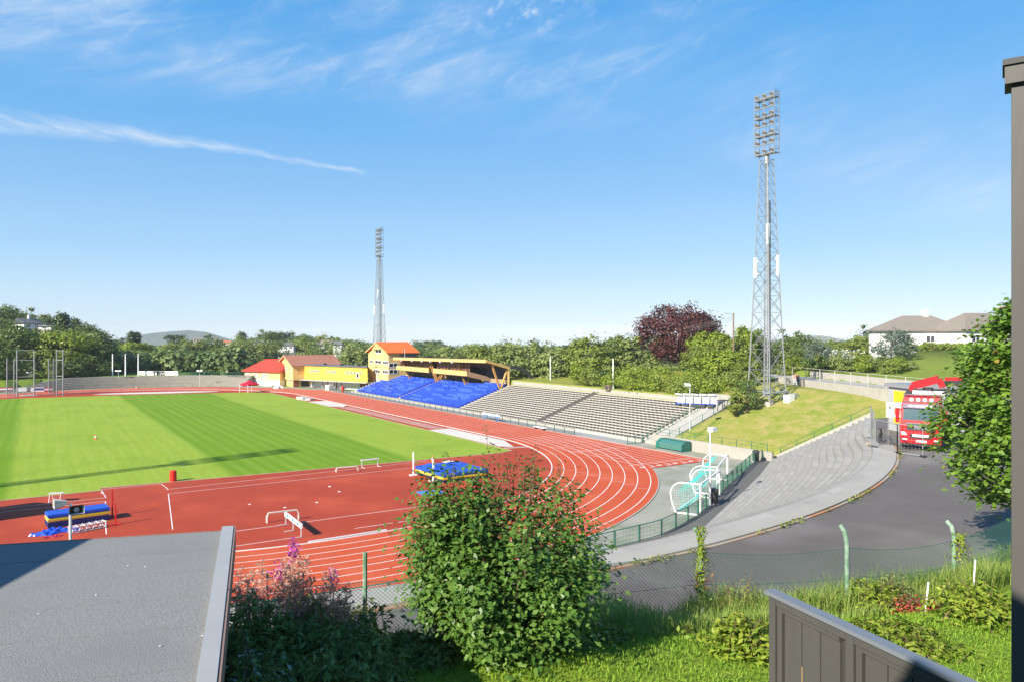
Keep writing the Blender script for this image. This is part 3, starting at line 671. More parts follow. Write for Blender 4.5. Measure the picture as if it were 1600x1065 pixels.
# far bank terracing
fb=thing('far_terrace','low bank of brownish concrete steps round the far bend','terrace',(0,137,0)); b=MB()
A=[50+69*i/60 for i in range(61)]; hb=lambda a:2.6*sm((121-a)/22)+.12
for k in range(7):
    f=lambda t,z:[((49.6+6.6*t)*math.cos(R(a)),84.39+(49.6+6.6*t)*math.sin(R(a)),hb(a)*z) for a in A]
    b.strip(f(k/7,k/7),f(k/7,(k+1)/7)); b.strip(f(k/7,(k+1)/7),f((k+1)/7,(k+1)/7))
a0=A[0]; b.poly(*[((49.6+6.6*t)*math.cos(R(a0)),84.39+(49.6+6.6*t)*math.sin(R(a0)),z) for t,z in ((0,0),(1,0),(1,2.75),(0,.3))])
mat('brown_concrete',(.30,.275,.225),.95,col2=(.23,.21,.175),scale=.5,space='pos',detail=7); b.build('steps',MT['brown_concrete'],fb)
b=MB(); f=lambda r,dz:[(r*math.cos(R(a)),84.39+r*math.sin(R(a)),hb(a)+dz) for a in A]; b.strip(f(56.15,.03),f(56.7,.03)); b.strip(f(56.15,-.2),f(56.15,.03)); b.build('coping',MT['concrete_light'],fb)
fence_thing('far_bend_fence','thin dark fence between the far bend and its bank',[(48.6*math.cos(R(a)),84.39+48.6*math.sin(R(a)),0) for a in range(66,119,3)],1.0,.03,3.,(.97,),False,'dark_green')
fence_thing('hilltop_fence','green mesh fence on top of the far bank beside the white banner',[WP(213-.06*(px-280),px,zat(213,588.)) for px in (280,305,330,355,382)],1.5,.04,2.6,(.97,.5),True,'mid_green',meshgap=.3,wire=.03)
# banner with lettering
mat('white_paint',(.80,.80,.80),.5); mat('black_paint',(.02,.02,.02),.5); mat('red_paint',(.55,.02,.02),.4); mat('white_plastic',(.76,.76,.75),.4); mat('grey_metal',(.45,.47,.48),.4,metal=.6); mat('light_metal',(.62,.64,.66),.45,metal=.3); mat('magenta',(.42,.015,.09),.5); mat('galv',(.27,.285,.295),.5,metal=.3); mat('pale_grey_text',(.45,.45,.45),.6)
r0=56.9; 
def far(a,r,z): return (r*math.cos(R(a)),84.39+r*math.sin(R(a)),z)
pa=Vector(WP(213,217,0)); pb=Vector(WP(213,278,0)); rt=(pb-pa).normalized(); up=Vector((0,0,1)); nn=rt.cross(up)
bn=thing('banner','long white banner reading TESS on the far bank','banner',(pa.x,pa.y,2.4)); zc0,zc1=zat(213,587.6),zat(213,579.2)
b=MB().prism([pa+up*zc0,pb+up*zc0,pb+up*zc1,pa+up*zc1],-nn*.08); b.build('sheet',MT['white_paint'],bn)
text('TESS',pa.lerp(pb,.51)+up*((zc0+zc1)/2)+nn*.06,1.75,MT['black_paint'],bn,rt,up,bold=.075)
b=MB().lathe((0,0,0),[(.42,0),(.42,.03)],14); q=pa.lerp(pb,.045)+up*((zc0+zc1)/2)+nn*.05
b=MB(); c_=[q+rt*.38*math.cos(t)+up*.38*math.sin(t) for t in [2*PI*i/14 for i in range(14)]]; b.prism(c_,-nn*.03); b.build('round_emblem',MT['pale_grey_text'],bn)
b=MB(); 
for f_ in (.70,.84): 
    q=pa.lerp(pb,f_+.05); b.bar(q+up*zc0+nn*.03,q+up*zc1+nn*.03,.06,.02)
b.build('seams',MT['pale_grey_text'],bn)
# hoardings at the far bend
for i,(x0,x1,m,lab,txt) in enumerate(((-6,20,'magenta','wine red hoarding with pale crests at the left end of the far bend',0),(26,42,'white_plastic','plain pale blue hoarding behind the throwing cage',0),(48,69,'white_plastic','pale hoarding with dark blue panels behind the throwing cage',1),(70,82,'magenta','short wine red hoarding right of the throwing cage',0))):
    u=181; a_=Vector(WP(u,x0,0)); c_=Vector(WP(u+ (x1-x0)*.06,x1,0)); t=thing('hoarding',lab,'hoarding',tuple(a_)); r_=(c_-a_).normalized(); n_=r_.cross(up)
    MB().prism([a_+up*.15,c_+up*.15,c_+up*1.15,a_+up*1.15],-n_*.06).build('panel',MT[m],t)
    b=MB()
    if m=='magenta':
        for k in range(max(2,int((x1-x0)/6))):
            q=a_.lerp(c_,(k+.5)/max(2,int((x1-x0)/6)))+up*.7+n_*.03; b.box(q,(.9,.5,.36)); 
        b.build('crests',MT['white_paint'],t)
    elif txt:
        mat('deep_blue',(.03,.05,.25),.5)
        for f_,w_ in ((.3,.5),(.55,.9),(.8,.9)):
            q=a_.lerp(c_,f_)+up*.72+n_*.03; b.bar(q-r_*w_/2,q+r_*w_/2,.02,.5)
        b.build('dark_panels',MT['deep_blue'],t)
# ------------------------------------------------------------------ floodlight masts
mat('lamp_glass',(.20,.20,.18),.15,metal=.3,spec=.8); mat('lamp_body',(.42,.43,.43),.45,metal=.35); mat('grate',(.22,.23,.23),.6,metal=.4); mat('panel_white',(.80,.81,.82),.4); mat('cable_dark',(.05,.06,.07),.6)
def mast(loc,H,label,hd=1,panels=True,mirror=1):
    r=thing('floodlight_mast',label,'floodlight mast',loc,0,'floodlight masts'); X,Y,Z=loc
    hw=lambda z: lerp(1.75,.62,min(1,(z/(H-9.0))**.82))
    lv=[1.2]; 
    while lv[-1]<H-9.2: lv.append(lv[-1]+max(1.25,hw(lv[-1])*1.75))
    lv[-1]=H-8.6
    cs=((-1,-1),(1,-1),(1,1),(-1,1)); P=lambda i,z:(X+cs[i][0]*hw(z),Y+cs[i][1]*hw(z),Z+z)
    for i in range(4):
        b=MB()
        for a,c in zip(lv,lv[1:]): b.tube(P(i,a),P(i,c),.085 if a<14 else .062,6)
        b.build('leg',MT['galv'],r)
    b=MB()
    for k,(a,c) in enumerate(zip(lv,lv[1:])):
        for i in range(4):
            j=(i+1)%4; w_=.034 if a<16 else .026
            b.bar(P(i,a),P(j,c),w_*2,w_); b.bar(P(j,a),P(i,c),w_*2,w_)
            b.bar(P(i,c),P(j,c),w_*2,w_)
    b.build('bracing',MT['galv'],r)
    b=MB(); b.bar((X-.18,Y+.1,Z+.5),(X-.18,Y+.1,Z+H-8.4),.05); b.bar((X+.18,Y+.1,Z+.5),(X+.18,Y+.1,Z+H-8.4),.05)
    for k in range(int((H-10)/.6)): b.bar((X-.18,Y+.1,Z+1+.6*k),(X+.18,Y+.1,Z+1+.6*k),.035)
    b.tube((X,Y-.1,Z+.4),(X,Y-.1,Z+H-8.3),.075,8); b.build('ladder',MT['galv'],r)
    b=MB(); b.bar((X+.3,Y-.25,Z+.5),(X+.3,Y-.25,Z+H-14),.22,.08); b.build('cable_run',MT['cable_dark'],r)
    # base frame
    b=MB(); 
    for i in range(4):
        j=(i+1)%4; q=lambda s_,i_:(X+cs[i_][0]*s_,Y+cs[i_][1]*s_,Z+1.2); b.bar(q(1.95,i),q(1.95,j),.2,.16)
        b.bar((X+cs[i][0]*.9,Y+cs[i][1]*.9,Z-.2),(X+cs[i][0]*1.9,Y+cs[i][1]*1.9,Z+1.2),.12); b.bar((X+cs[i][0]*1.6,Y+cs[i][1]*1.6,Z-.4),(X+cs[i][0]*1.75,Y+cs[i][1]*1.75,Z+1.2),.2)
        b.bar((X+cs[i][0]*.9,Y+cs[i][1]*.9,Z-.2),(X+cs[j][0]*1.9,Y+cs[j][1]*1.9,Z+1.2),.1)
    b.build('base_frame',MT['galv'],r)
    for i,j in cs: MB().box((X+i*1.35,Y+j*1.35,Z-.45),(.8,.8,.9)).build('footing',MT['concrete'],r)
    if panels:
        for k,(dx,dy,z) in enumerate(((-.75,-.75,H-18.6),(-1.0,.95,H-23.),(1.05,-.95,H-22.7))):
            b=MB(); b.box((X+dx,Y+dy,Z+z),(.34,.34,2.7)); b.box((X+dx*.7,Y+dy*.7,Z+z+.8),(.3,.3,.08)); b.box((X+dx*.7,Y+dy*.7,Z+z-.8),(.3,.3,.08)); b.build('antenna_panel',MT['panel_white'],r)
    # lamp head: seven grated platforms, lamps on the side of the field
    hx,hy=.5,1.5; m_=mirror
    for k in range(7):
        z=H-7.9+1.22*k; b=MB()
        if k%2==0:
            for i in range(13): b.bar((X-hx,Y-hy+2*hy*i/12,Z+z),(X+hx,Y-hy+2*hy*i/12,Z+z),.09,.05)
            for i in range(4): b.bar((X-hx+2*hx*i/3,Y-hy,Z+z),(X-hx+2*hx*i/3,Y+hy,Z+z),.06,.06)
        b.bar((X-m_*hx,Y-hy,Z+z),(X-m_*hx,Y+hy,Z+z),.13,.15); [b.bar((X+hx,Y-hy,Z+z+q_),(X-hx,Y-hy,Z+z+q_),.035) for q_ in (.35,.62,.9)]; b.bar((X+hx,Y-hy,Z+z+.62),(X+hx,Y+hy,Z+z+.62),.03)
        b.build('platform',MT['grate'],r)
        for i in range(3):
            y=Y-hy+.4+1.1*i; c=Vector((X-m_*(hx-.05),y,Z+z+.45)); ax_=Vector((-m_*.80,.12,-.58)); b=MB()
            b.path([c-ax_*.30,c-ax_*.24,c-ax_*.05,c+ax_*.12,c+ax_*.17],[.06,.13,.16,.25,.26],10); b.bar((c[0],c[1],c[2]-.42),(c[0],c[1],c[2]),.09); b.box((c[0]+m_*.3,c[1],c[2]-.25),(.3,.25,.3)); lo=b.build('floodlamp',MT['lamp_body'],r)
            g_=MB(); e_=ax_.orthogonal().normalized(); f_=ax_.cross(e_); g_.prism([c+ax_*.172+(e_*math.cos(t)+f_*math.sin(t))*.225 for t in [2*PI*q/10 for q in range(10)]],ax_*.01); g_=g_.build('lens',MT['lamp_glass'],r); g_.parent=lo
    b=MB()
    for i,j in ((-1,-1),(1,-1),(1,1),(-1,1),(-1,0),(1,0)): b.bar((X+i*hx,Y+j*hy,Z+H-8.2),(X+i*hx,Y+j*hy,Z+H+.15),.085 if i<0 or j<0 else .05)
    for z in (H+.1,H-.35,): b.bar((X-hx,Y-hy,Z+z),(X-hx,Y+hy,Z+z),.05); b.bar((X-hx,Y-hy,Z+z),(X+hx,Y-hy,Z+z),.05); b.bar((X+hx,Y-hy,Z+z),(X+hx,Y+hy,Z+z),.04)
    b.tube((X,Y,Z+H-9.2),(X,Y,Z+H-7.8),.3,8); b.build('head_frame',MT['galv'],r)
    return r
P0=WP(96,1198,5.35); m1=mast(P0,zat(96,149)-5.35,'tall silver lattice floodlight mast on the dry grass slope at the end of the stand')
mast((66,105,1.2),43.2,'distant lattice floodlight mast behind the orange roofed tower')
mast((-66,-14,2.6),42.5,'lattice floodlight mast on the far left side of the ground, outside the picture',mirror=-1)
c=thing('equipment_cabinet','pale equipment cabinets under the lattice mast','cabinet',(P0[0]+.9,P0[1]-1.2,P0[2])); MB().box((P0[0]+.6,P0[1]-2.9,P0[2]+.2),(1.2,.8,1.5)).build('cabinet',MT['panel_white'],c); MB().box((P0[0]+2.0,P0[1]-2.7,P0[2]+.35),(.9,.7,1.4)).build('cabinet',MT['grey_metal'],c)
# ------------------------------------------------------------------ generic building helpers
mat('wall_yellow',(.66,.46,.18),.7,col2=(.60,.42,.16),scale=1,space='pos'); mat('wall_deep_yellow',(.70,.48,.065),.7,col2=(.64,.44,.055),scale=1.,space='pos'); mat('wall_white',(.76,.75,.72),.75,col2=(.68,.67,.64),scale=1.,space='pos'); mat('wall_pale',(.66,.68,.70),.7)
def tiles(name,a,b_,sc=.7):
    m=mat(name,a,.75,col2=b_,scale=sc,space='pos',bump=.25,bscale=9,detail=6); return m
tiles('roof_orange',(.72,.155,.025),(.62,.115,.02)); tiles('roof_red',(.58,.045,.028),(.50,.035,.022)); tiles('roof_brown',(.36,.16,.10),(.29,.12,.08)); tiles('roof_tan',(.235,.20,.165),(.18,.155,.13)); tiles('roof_grey',(.10,.105,.11),(.14,.145,.15))
mat('door_white',(.75,.74,.72),.5); mat('brick_red',(.27,.10,.07),.85,col2=(.20,.07,.05),scale=3,space='pos'); mat('door_dark',(.06,.05,.05),.5)
def window(root,o,r,n,w_,h,m_frame='white_paint',bars=1,depth=.06):
    """o centre on the wall, r right, n outward"""
    r=Vector(r).normalized(); n=Vector(n).normalized(); u=Vector((0,0,1)); o=Vector(o)+n*.01
    b=MB(); t=min(.12,h*.14)
    for s in (-1,1):
        b.bar(o+r*s*w_/2-u*(h/2+t/2),o+r*s*w_/2+u*(h/2+t/2),t,depth*2,up=n); b.bar(o-r*w_/2+u*s*h/2,o+r*w_/2+u*s*h/2,depth*2,t,up=u)
    for k in range(1,bars): 
        q=o-r*w_/2+r*w_*k/bars; b.bar(q-u*h/2,q+u*h/2,t*.8,depth*1.7,up=n)
    f=b.build('window',MT[m_frame],root)
    g=MB().poly(o-r*w_/2-u*h/2+n*.015,o+r*w_/2-u*h/2+n*.015,o+r*w_/2+u*h/2+n*.015,o-r*w_/2+u*h/2+n*.015).build('pane',MT['glass_dark'],root); 
    g.parent=f; return f
# ---- tower
tw=thing('control_tower','three storey yellow tower with an orange tiled gable roof beside the blue seats','building',(62,88,2.4))
yA,yB,xA,xB=81.7,94.3,58.0,66.0; yM=88.2; zE,zR=9.9,12.3
b=MB(); b.prism([(xA,yA,1.0),(xA,yB,1.0),(xA,yB,zE),(xA,yM,zR-.15),(xA,yA,zE)],(xB-xA,0,0)); b.build('wall',MT['wall_yellow'],tw)
b=MB(); 
for s,y in ((1,yA),(-1,yB)):
    e=y-.55*s; ze=zE-.55*(zR-zE)/(yM-yA)
    b.add([(xA-.7,e,ze),(xB+.6,e,ze),(xB+.6,yM,zR),(xA-.7,yM,zR),(xA-.7,e,ze+.22),(xB+.6,e,ze+.22),(xB+.6,yM,zR+.22),(xA-.7,yM,zR+.22)],[(0,1,2,3),(7,6,5,4),(0,4,5,1),(1,5,6,2),(2,6,7,3),(3,7,4,0)])
b.build('roof',MT['roof_orange'],tw)
b=MB(); 
for s,y in ((1,yA),(-1,yB)): b.bar((xA-.72,y-.5*s,zE-.12),(xA-.72,yM,zR+.0),.06,.3)
b.build('barge_board',MT['timber_yellow'],tw)
b=MB(); b.prism([(xA-.02,yM-2.6,zE+.75),(xA-.02,yM+2.6,zE+.75),(xA-.02,yM,zR-.1)],(-.5,0,0)); b.build('gable_panel',MT['timber_yellow'],tw)
b=MB().box((xA-.04,86.4,2.0),(.1,9.2,1.5)); b.box((xA+2,yA-.04,2.2),(4.,.1,1.1)); b.build('plinth',MT['wall_white'],tw)
dn=(-1,0,0); dr=(0,-1,0)
def tyz(px,py): 
    k=(xA-CAM[0])/(DV+RV*(px-PX)/FPX)[0]; p=CAM+(DV+RV*(px-PX)/FPX)*k; return float(p[1]),float(CAM[2]-(py-PY)*k/FPX)
for x0,x1,y0,y1,nb in ((586.6,596.3,545.8,551.3,2),(578.5,583,562.3,567.3,2),(586.4,596,562.5,567.8,2),(598.6,606.6,563.5,569.2,3),(583.8,594,576.3,582.6,3),(598,606.6,577.6,583.6,3)):
    ya,za=tyz(x0,y0); yb,zb_=tyz(x1,y1); window(tw,(xA,(ya+yb)/2,(za+zb_)/2),dr,dn,abs(ya-yb),abs(za-zb_),bars=nb)
for z in (6.75,5.15): window(tw,(xA+1.4,yA,z),(1,0,0),(0,-1,0),2.4,1.0,bars=2)
ya,za=tyz(588.5,590); MB().box((xA-.06,ya,za+.35),(.1,1.0,1.5)).build('door',MT['door_white'],tw)
MB().box((xA-.06,tyz(588,572)[0],tyz(588,572.4)[1]),(.1,1.5,.25)).build('sign_board',MT['door_dark'],tw)
b=MB(); b.box((xB-2.5,yA-.3,8.9),(4.5,.12,1.3)); b.build('side_cladding',MT['dark_cladding'],tw)
an=thing('roof_antenna','thin antenna rod standing on the canopy roof by the tower','antenna',(59.5,77.2,8.6)); MB().tube((59.5,75.5,8.5),(59.5,75.5,11.0),.05).build('rod',MT['light_metal'],an)
# ---- yellow annexe (diagonal, follows the bend)
A_=Vector((*WP(199,476,0)[:2],0)); B_=Vector((*WP(184.5,574,0)[:2],0)); ar=(B_-A_).normalized(); anv=ar.cross(Vector((0,0,1))); U=Vector((0,0,1)); LA=(B_-A_).length
ax=thing('yellow_annexe','long flat roofed yellow annexe with an overhanging upper floor beside the tower','building',tuple(A_))
def pr(root,name,m,a,c,z0,z1,back,n=anv,base=A_,r=ar): 
    p=base+r*a; q=base+r*c; ex=-n*back if back<8.5 else Vector((B_.x-CAM[0],B_.y-CAM[1],0)).normalized()*back; MB().prism([p+U*z0,q+U*z0,q+U*z1,p+U*z1],ex).build(name,MT[m],root)
pr(ax,'wall','wall_deep_yellow',0,LA,2.25,6.0,9)
b=MB().prism([A_-ar*.3+anv*.35+U*6.0,B_+ar*.1+anv*.35+U*6.0,B_+ar*.1+anv*.35+U*6.22,A_-ar*.3+anv*.35+U*6.22],Vector((B_.x-CAM[0],B_.y-CAM[1],0)).normalized()*9.4); b.build('roof',MT['roof_grey'],ax)
b=MB().prism([A_-ar*.2+anv*1.6+U*2.0,B_+anv*.5+U*2.0,B_+anv*.5+U*2.22,A_-ar*.2+anv*1.6+U*2.22],-anv*4); b.build('overhang',MT['concrete'],ax)
pr(ax,'lower_wall','wall_white',0,LA*.97,-.1,2.0,5,base=A_-anv*2.2)
for a,c,m in ((.16,.24,'door_white'),(.28,.44,'brick_red'),(.30,.42,'door_white'),(.58,.78,'door_white'),(.80,.95,'brick_red')):
    pr(ax,'door' if m!='brick_red' else 'brick_panel',m,LA*a,LA*c,0.02,1.9 if m!='brick_red' else 1.75,.2,base=A_-anv*(2.12 if m=='door_white' else 2.16))
for a in (.10,.255,.45,.56): 
    p=A_-anv*1.0+ar*LA*a; MB().bar(p,p+U*2.0,.28).build('pillar',MT['concrete'],ax)
for a0,nw in ((.10,4),(.38,4),(.68,4)):
    for k in range(nw):
        window(ax,A_+ar*LA*(a0+.042*k)+U*4.55,ar,anv,.62,.5)
window(ax,A_+ar*LA*.855+U*3.9,ar,anv,.9,1.2); window(ax,A_+ar*LA*.90+U*4.6,ar,anv,.5,.5)
for a in (.25,.52,.79): 
    p=A_+ar*LA*a-anv*2+U*6.2; MB().box(p+U*.25,(.7,.7,.6)).build('roof_vent',MT['roof_dark'],ax)
# ---- club house with brown roof (gable to the field)
cx0=43.2; cyA,cyB=112.3,134-8.; cyM=(cyA+cyB)/2; cx1=57
k0=CAM[2]
cl=thing('clubhouse','yellow gabled clubhouse with a brown tiled roof between the red roof and the flat annexe','building',(cx0,cyM,0))
b=MB().prism([(cx0,cyA,1.9),(cx0,cyB,1.9),(cx0,cyB,5.9),(cx0,cyM,8.4),(cx0,cyA,5.9)],(cx1-cx0,0,0)); b.build('wall',MT['wall_yellow'],cl)
b=MB().prism([(cx0+.5,cyA+1.2,-.1),(cx0+.5,cyB-.2,-.1),(cx0+.5,cyB-.2,1.9),(cx0+.5,cyA+1.2,1.9)],(cx1-cx0-1,0,0)); b.build('lower_wall',MT['wall_yellow'],cl)
b=MB()
for s,y in ((1,cyA),(-1,cyB)):
    e=y-.6*s; ze=5.9-.6*2.5/(cyM-cyA)
    b.add([(cx0-.6,e,ze),(cx1+.6,e,ze),(cx1+.6,cyM,8.4),(cx0-.6,cyM,8.4),(cx0-.6,e,ze+.25),(cx1+.6,e,ze+.25),(cx1+.6,cyM,8.65),(cx0-.6,cyM,8.65)],[(0,1,2,3),(7,6,5,4),(0,4,5,1),(1,5,6,2),(2,6,7,3),(3,7,4,0)])
b.build('roof',MT['roof_brown'],cl)
b=MB()
for s,y in ((1,cyA),(-1,cyB)): b.bar((cx0-.62,y-.6*s,5.8),(cx0-.62,cyM,8.5),.06,.3)
b.build('barge_board',MT['timber_yellow'],cl)
for y in (121.6,119.9,118.3,114.0): window(cl,(cx0,y,4.7),(0,-1,0),(-1,0,0),.8,1.2)
for y in (117.5,115.6): window(cl,(cx0+.5,y,1.35),(0,-1,0),(-1,0,0),.9,.5)
for x in (45.5,51): MB().box((x,cyA-.03,4.5),(2.4,.08,1.4)).build('shutter',MT['timber_yellow'],cl)
MB().box((cx0+1.2,cyA+1.15,.95),(1.5,.1,1.9)).build('door',MT['brick_red'],cl); MB().box((47,cyA+1.16,.95),(2.2,.1,1.9)).build('door',MT['door_dark'],cl)
# ---- red roofed house
C_=Vector((*WP(211,382,0)[:2],0)); D_=Vector((*WP(206,425,0)[:2],0)); cr=(D_-C_).normalized(); cn=cr.cross(U); LC=(D_-C_).length
rh=thing('red_roof_house','low club building with a bright red hipped roof behind the red tent','building',tuple(C_))
pr(rh,'wall','wall_yellow',0,LC+3,1.6,4.0,8,cn,C_,cr); pr(rh,'lower_wall','wall_white',2,LC+3,-.1,1.6,7,cn,C_+cn*.15,cr)
q=[C_-cr*.8+cn*.8+U*3.9,C_+cr*(LC+3.5)+cn*.8+U*3.9,C_+cr*(LC+3.5)-cn*9+U*3.9,C_-cr*.8-cn*9+U*3.9]; r1=C_+cr*4.6-cn*4+U*7.4; r2=C_+cr*(LC+3.5)-cn*4+U*7.4
MB().add(q+[r1,r2],[(0,1,5,4),(1,2,5),(2,3,4,5),(3,0,4),(3,2,1,0)]).build('roof',MT['roof_red'],rh)
for g0 in (.14,.42,.74):
    for k in range(3): window(rh,C_+cr*LC*(g0+.075*(k-1)*1.0)+U*2.75,cr,cn,.42,1.25)
MB().prism([C_+cr*7+cn*.3,C_+cr*13+cn*1.2,C_+cr*13+cn*1.2+U*.3,C_+cr*7+cn*.3+U*2.1],cn*1.6).build('entrance_ramp',MT['wall_white'],rh)
# ---- dark roofed hall at far left
hl=thing('low_hall','low hall with a dark grey roof and a pale blue gable behind the far bank','building',WP(236,180,2)); h0=Vector((*WP(232,137,0)[:2],0)); h1=Vector((*WP(232,161,0)[:2],0)); hr=(h1-h0).normalized(); hb_=Vector((hr.y,-hr.x,0)); ho=Vector((RV[0],RV[1],0))*17+Vector((DV[0],DV[1],0))*3
z0,z1=zat(232,590),zat(232,577.5); mid=h0.lerp(h1,.5)
MB().prism([h0+U*0,h1+U*0,h1+U*z0,mid+U*z1,h0+U*z0],ho*.98).build('wall',MT['wall_pale'],hl)
MB().prism([h0-hr*.4+U*(z0-.2),mid+U*(z1+.05),h1+hr*.4+U*(z0-.2),h1+hr*.4+U*(z0+.1),mid+U*(z1+.35),h0-hr*.4+U*(z0+.1)],ho).build('roof',MT['roof_grey'],hl)
b=MB(); b.bar(mid+U*(z1+.12)-ho*.012,h1+hr*.4+U*(z0)-ho*.012,.12,.5); b.build('barge_board',MT['white_paint'],hl)
# ---- houses: generic gabled house
def house(name,label,loc,wd,dp,h,rise,wall,roof,rz=0.,nw=3,group=None,chim=False,hip=0.):
    X,Y,Z=loc; r=thing(name,label,'house',loc,rz,group); M=Matrix.Translation(Vector(loc))@Matrix.Rotation(rz,4,'Z'); T=lambda p:tuple(M@Vector(p))
    b=MB().box((0,0,h/2-4),(wd,dp,h+8)); 
    if hip==0: b.prism([(-wd/2,-dp/2,h),(-wd/2,dp/2,h),(-wd/2,0,h+rise*.96)],(wd,0,0))
    b.build('wall',MT[wall],r,world=False)
    e=.5; w2,d2=wd/2+e,dp/2+e; hx=w2-hip; ze=h-e*rise/(dp/2)
    b=MB().add([(-w2,-d2,ze),(w2,-d2,ze),(w2,d2,ze),(-w2,d2,ze),(-hx,0,h+rise),(hx,0,h+rise),(-w2,-d2,ze+.2),(w2,-d2,ze+.2),(w2,d2,ze+.2),(-w2,d2,ze+.2),(-hx,0,h+rise+.2),(hx,0,h+rise+.2)],
        [(6,7,11,10),(8,9,10,11),(7,8,11),(9,6,10),(0,4,5,1),(2,5,4,3),(1,5,2),(3,4,0),(0,1,7,6),(1,2,8,7),(2,3,9,8),(3,0,6,9)]); ro=b.build('roof',MT[roof],r,world=False)
    for k in range(nw):
        x=-wd/2+wd*(k+.5)/nw; ww=min(1.6,wd/nw*.55)
        f=window(r,T((x,-dp/2,h*.58)),M.to_3x3()@Vector((1,0,0)),M.to_3x3()@Vector((0,-1,0)),ww,1.2,bars=2)
    if chim:
        c=MB().box((wd*.12,0,h+rise+.5),(.8,.8,1.8)).build('chimney',MT['wall_white'],r,world=False); c.parent=ro
    return r
def hpx(name,label,u,px,py,*a,**k): # base from the picture row py
    x,y,_=WP(u,px,0); return house(name,label,(x,y,zat(u,py)),*a,**k)
va=-YAW
hpx('white_house','white gabled house high on the wooded hill at far left',275,42,514,7.0,6,2.2,1.6,'wall_white','roof_grey',va+1.2,2,chim=True)
hpx('flat_house','low pale building beside the house on the left hill',275,74,514,5,4,1.0,.25,'wall_white','roof_grey',va,1)
FARH=[(330,178,541.5,22,10,'wall_white','roof_grey','pale house with a grey roof above the fence lamps'),(600,310,533.8,14,6,'wall_white','roof_tan','small white house in the woods, highest of the far houses'),(600,318,546.5,15,7,'wall_white','roof_grey','white house lower among the far trees'),
 (600,340,536.3,13,6,'wall_white','roof_tan','white house in front of the orange roof in the woods'),(610,354,538.5,14,6,'wall_white','roof_orange','small far house with an orange roof'),(392,405,540,17,9,'wall_white','roof_grey','white house half hidden behind the birches above the red roof'),(392,448,548,24,13,'wall_white','roof_grey','large white block above the clubhouse roof'),(380,447,560,36,9,'wall_white','roof_grey','broad low white house just above the brown clubhouse roof'),
 (392,511,546,15,15,'wall_white','roof_tan','white two storey house in the trees left of the tower'),(370,528,545,12,12,'wall_pale','roof_grey','narrow pale block left of the tower'),(392,496,544,13,9,'wall_white','roof_grey','white house behind the middle birch'),(520,735,547,22,7,'wall_pale','roof_tan','tan roofed house above the canopy'),(150,862,578,30,20,'wall_white','roof_grey','white garage between the trees behind the stand')]
for u,px,py,pw,ph,wm,rm,lab in FARH:
    k_=u/FPX; hpx('far_house' if u>200 else 'white_garage',lab,u,px,py,pw*k_,pw*k_*.7,ph*.66*k_,ph*.34*k_,wm,rm,va+rnd.uniform(-.25,.25),3 if pw*k_>7 else 1)
hh=hpx('hill_house','long white bungalow with a tan hipped roof on the green hill at right',140,1432,548,13.5,9,4.0,2.6,'wall_white','roof_tan',va-.05,3,chim=True,hip=4.5)
hpx('hill_house','white bungalow wing with a dark tan hipped roof, nearer to the maple',134,1525,548,12.0,9,3.9,2.9,'wall_white','roof_tan',va+.1,3,hip=4.2)
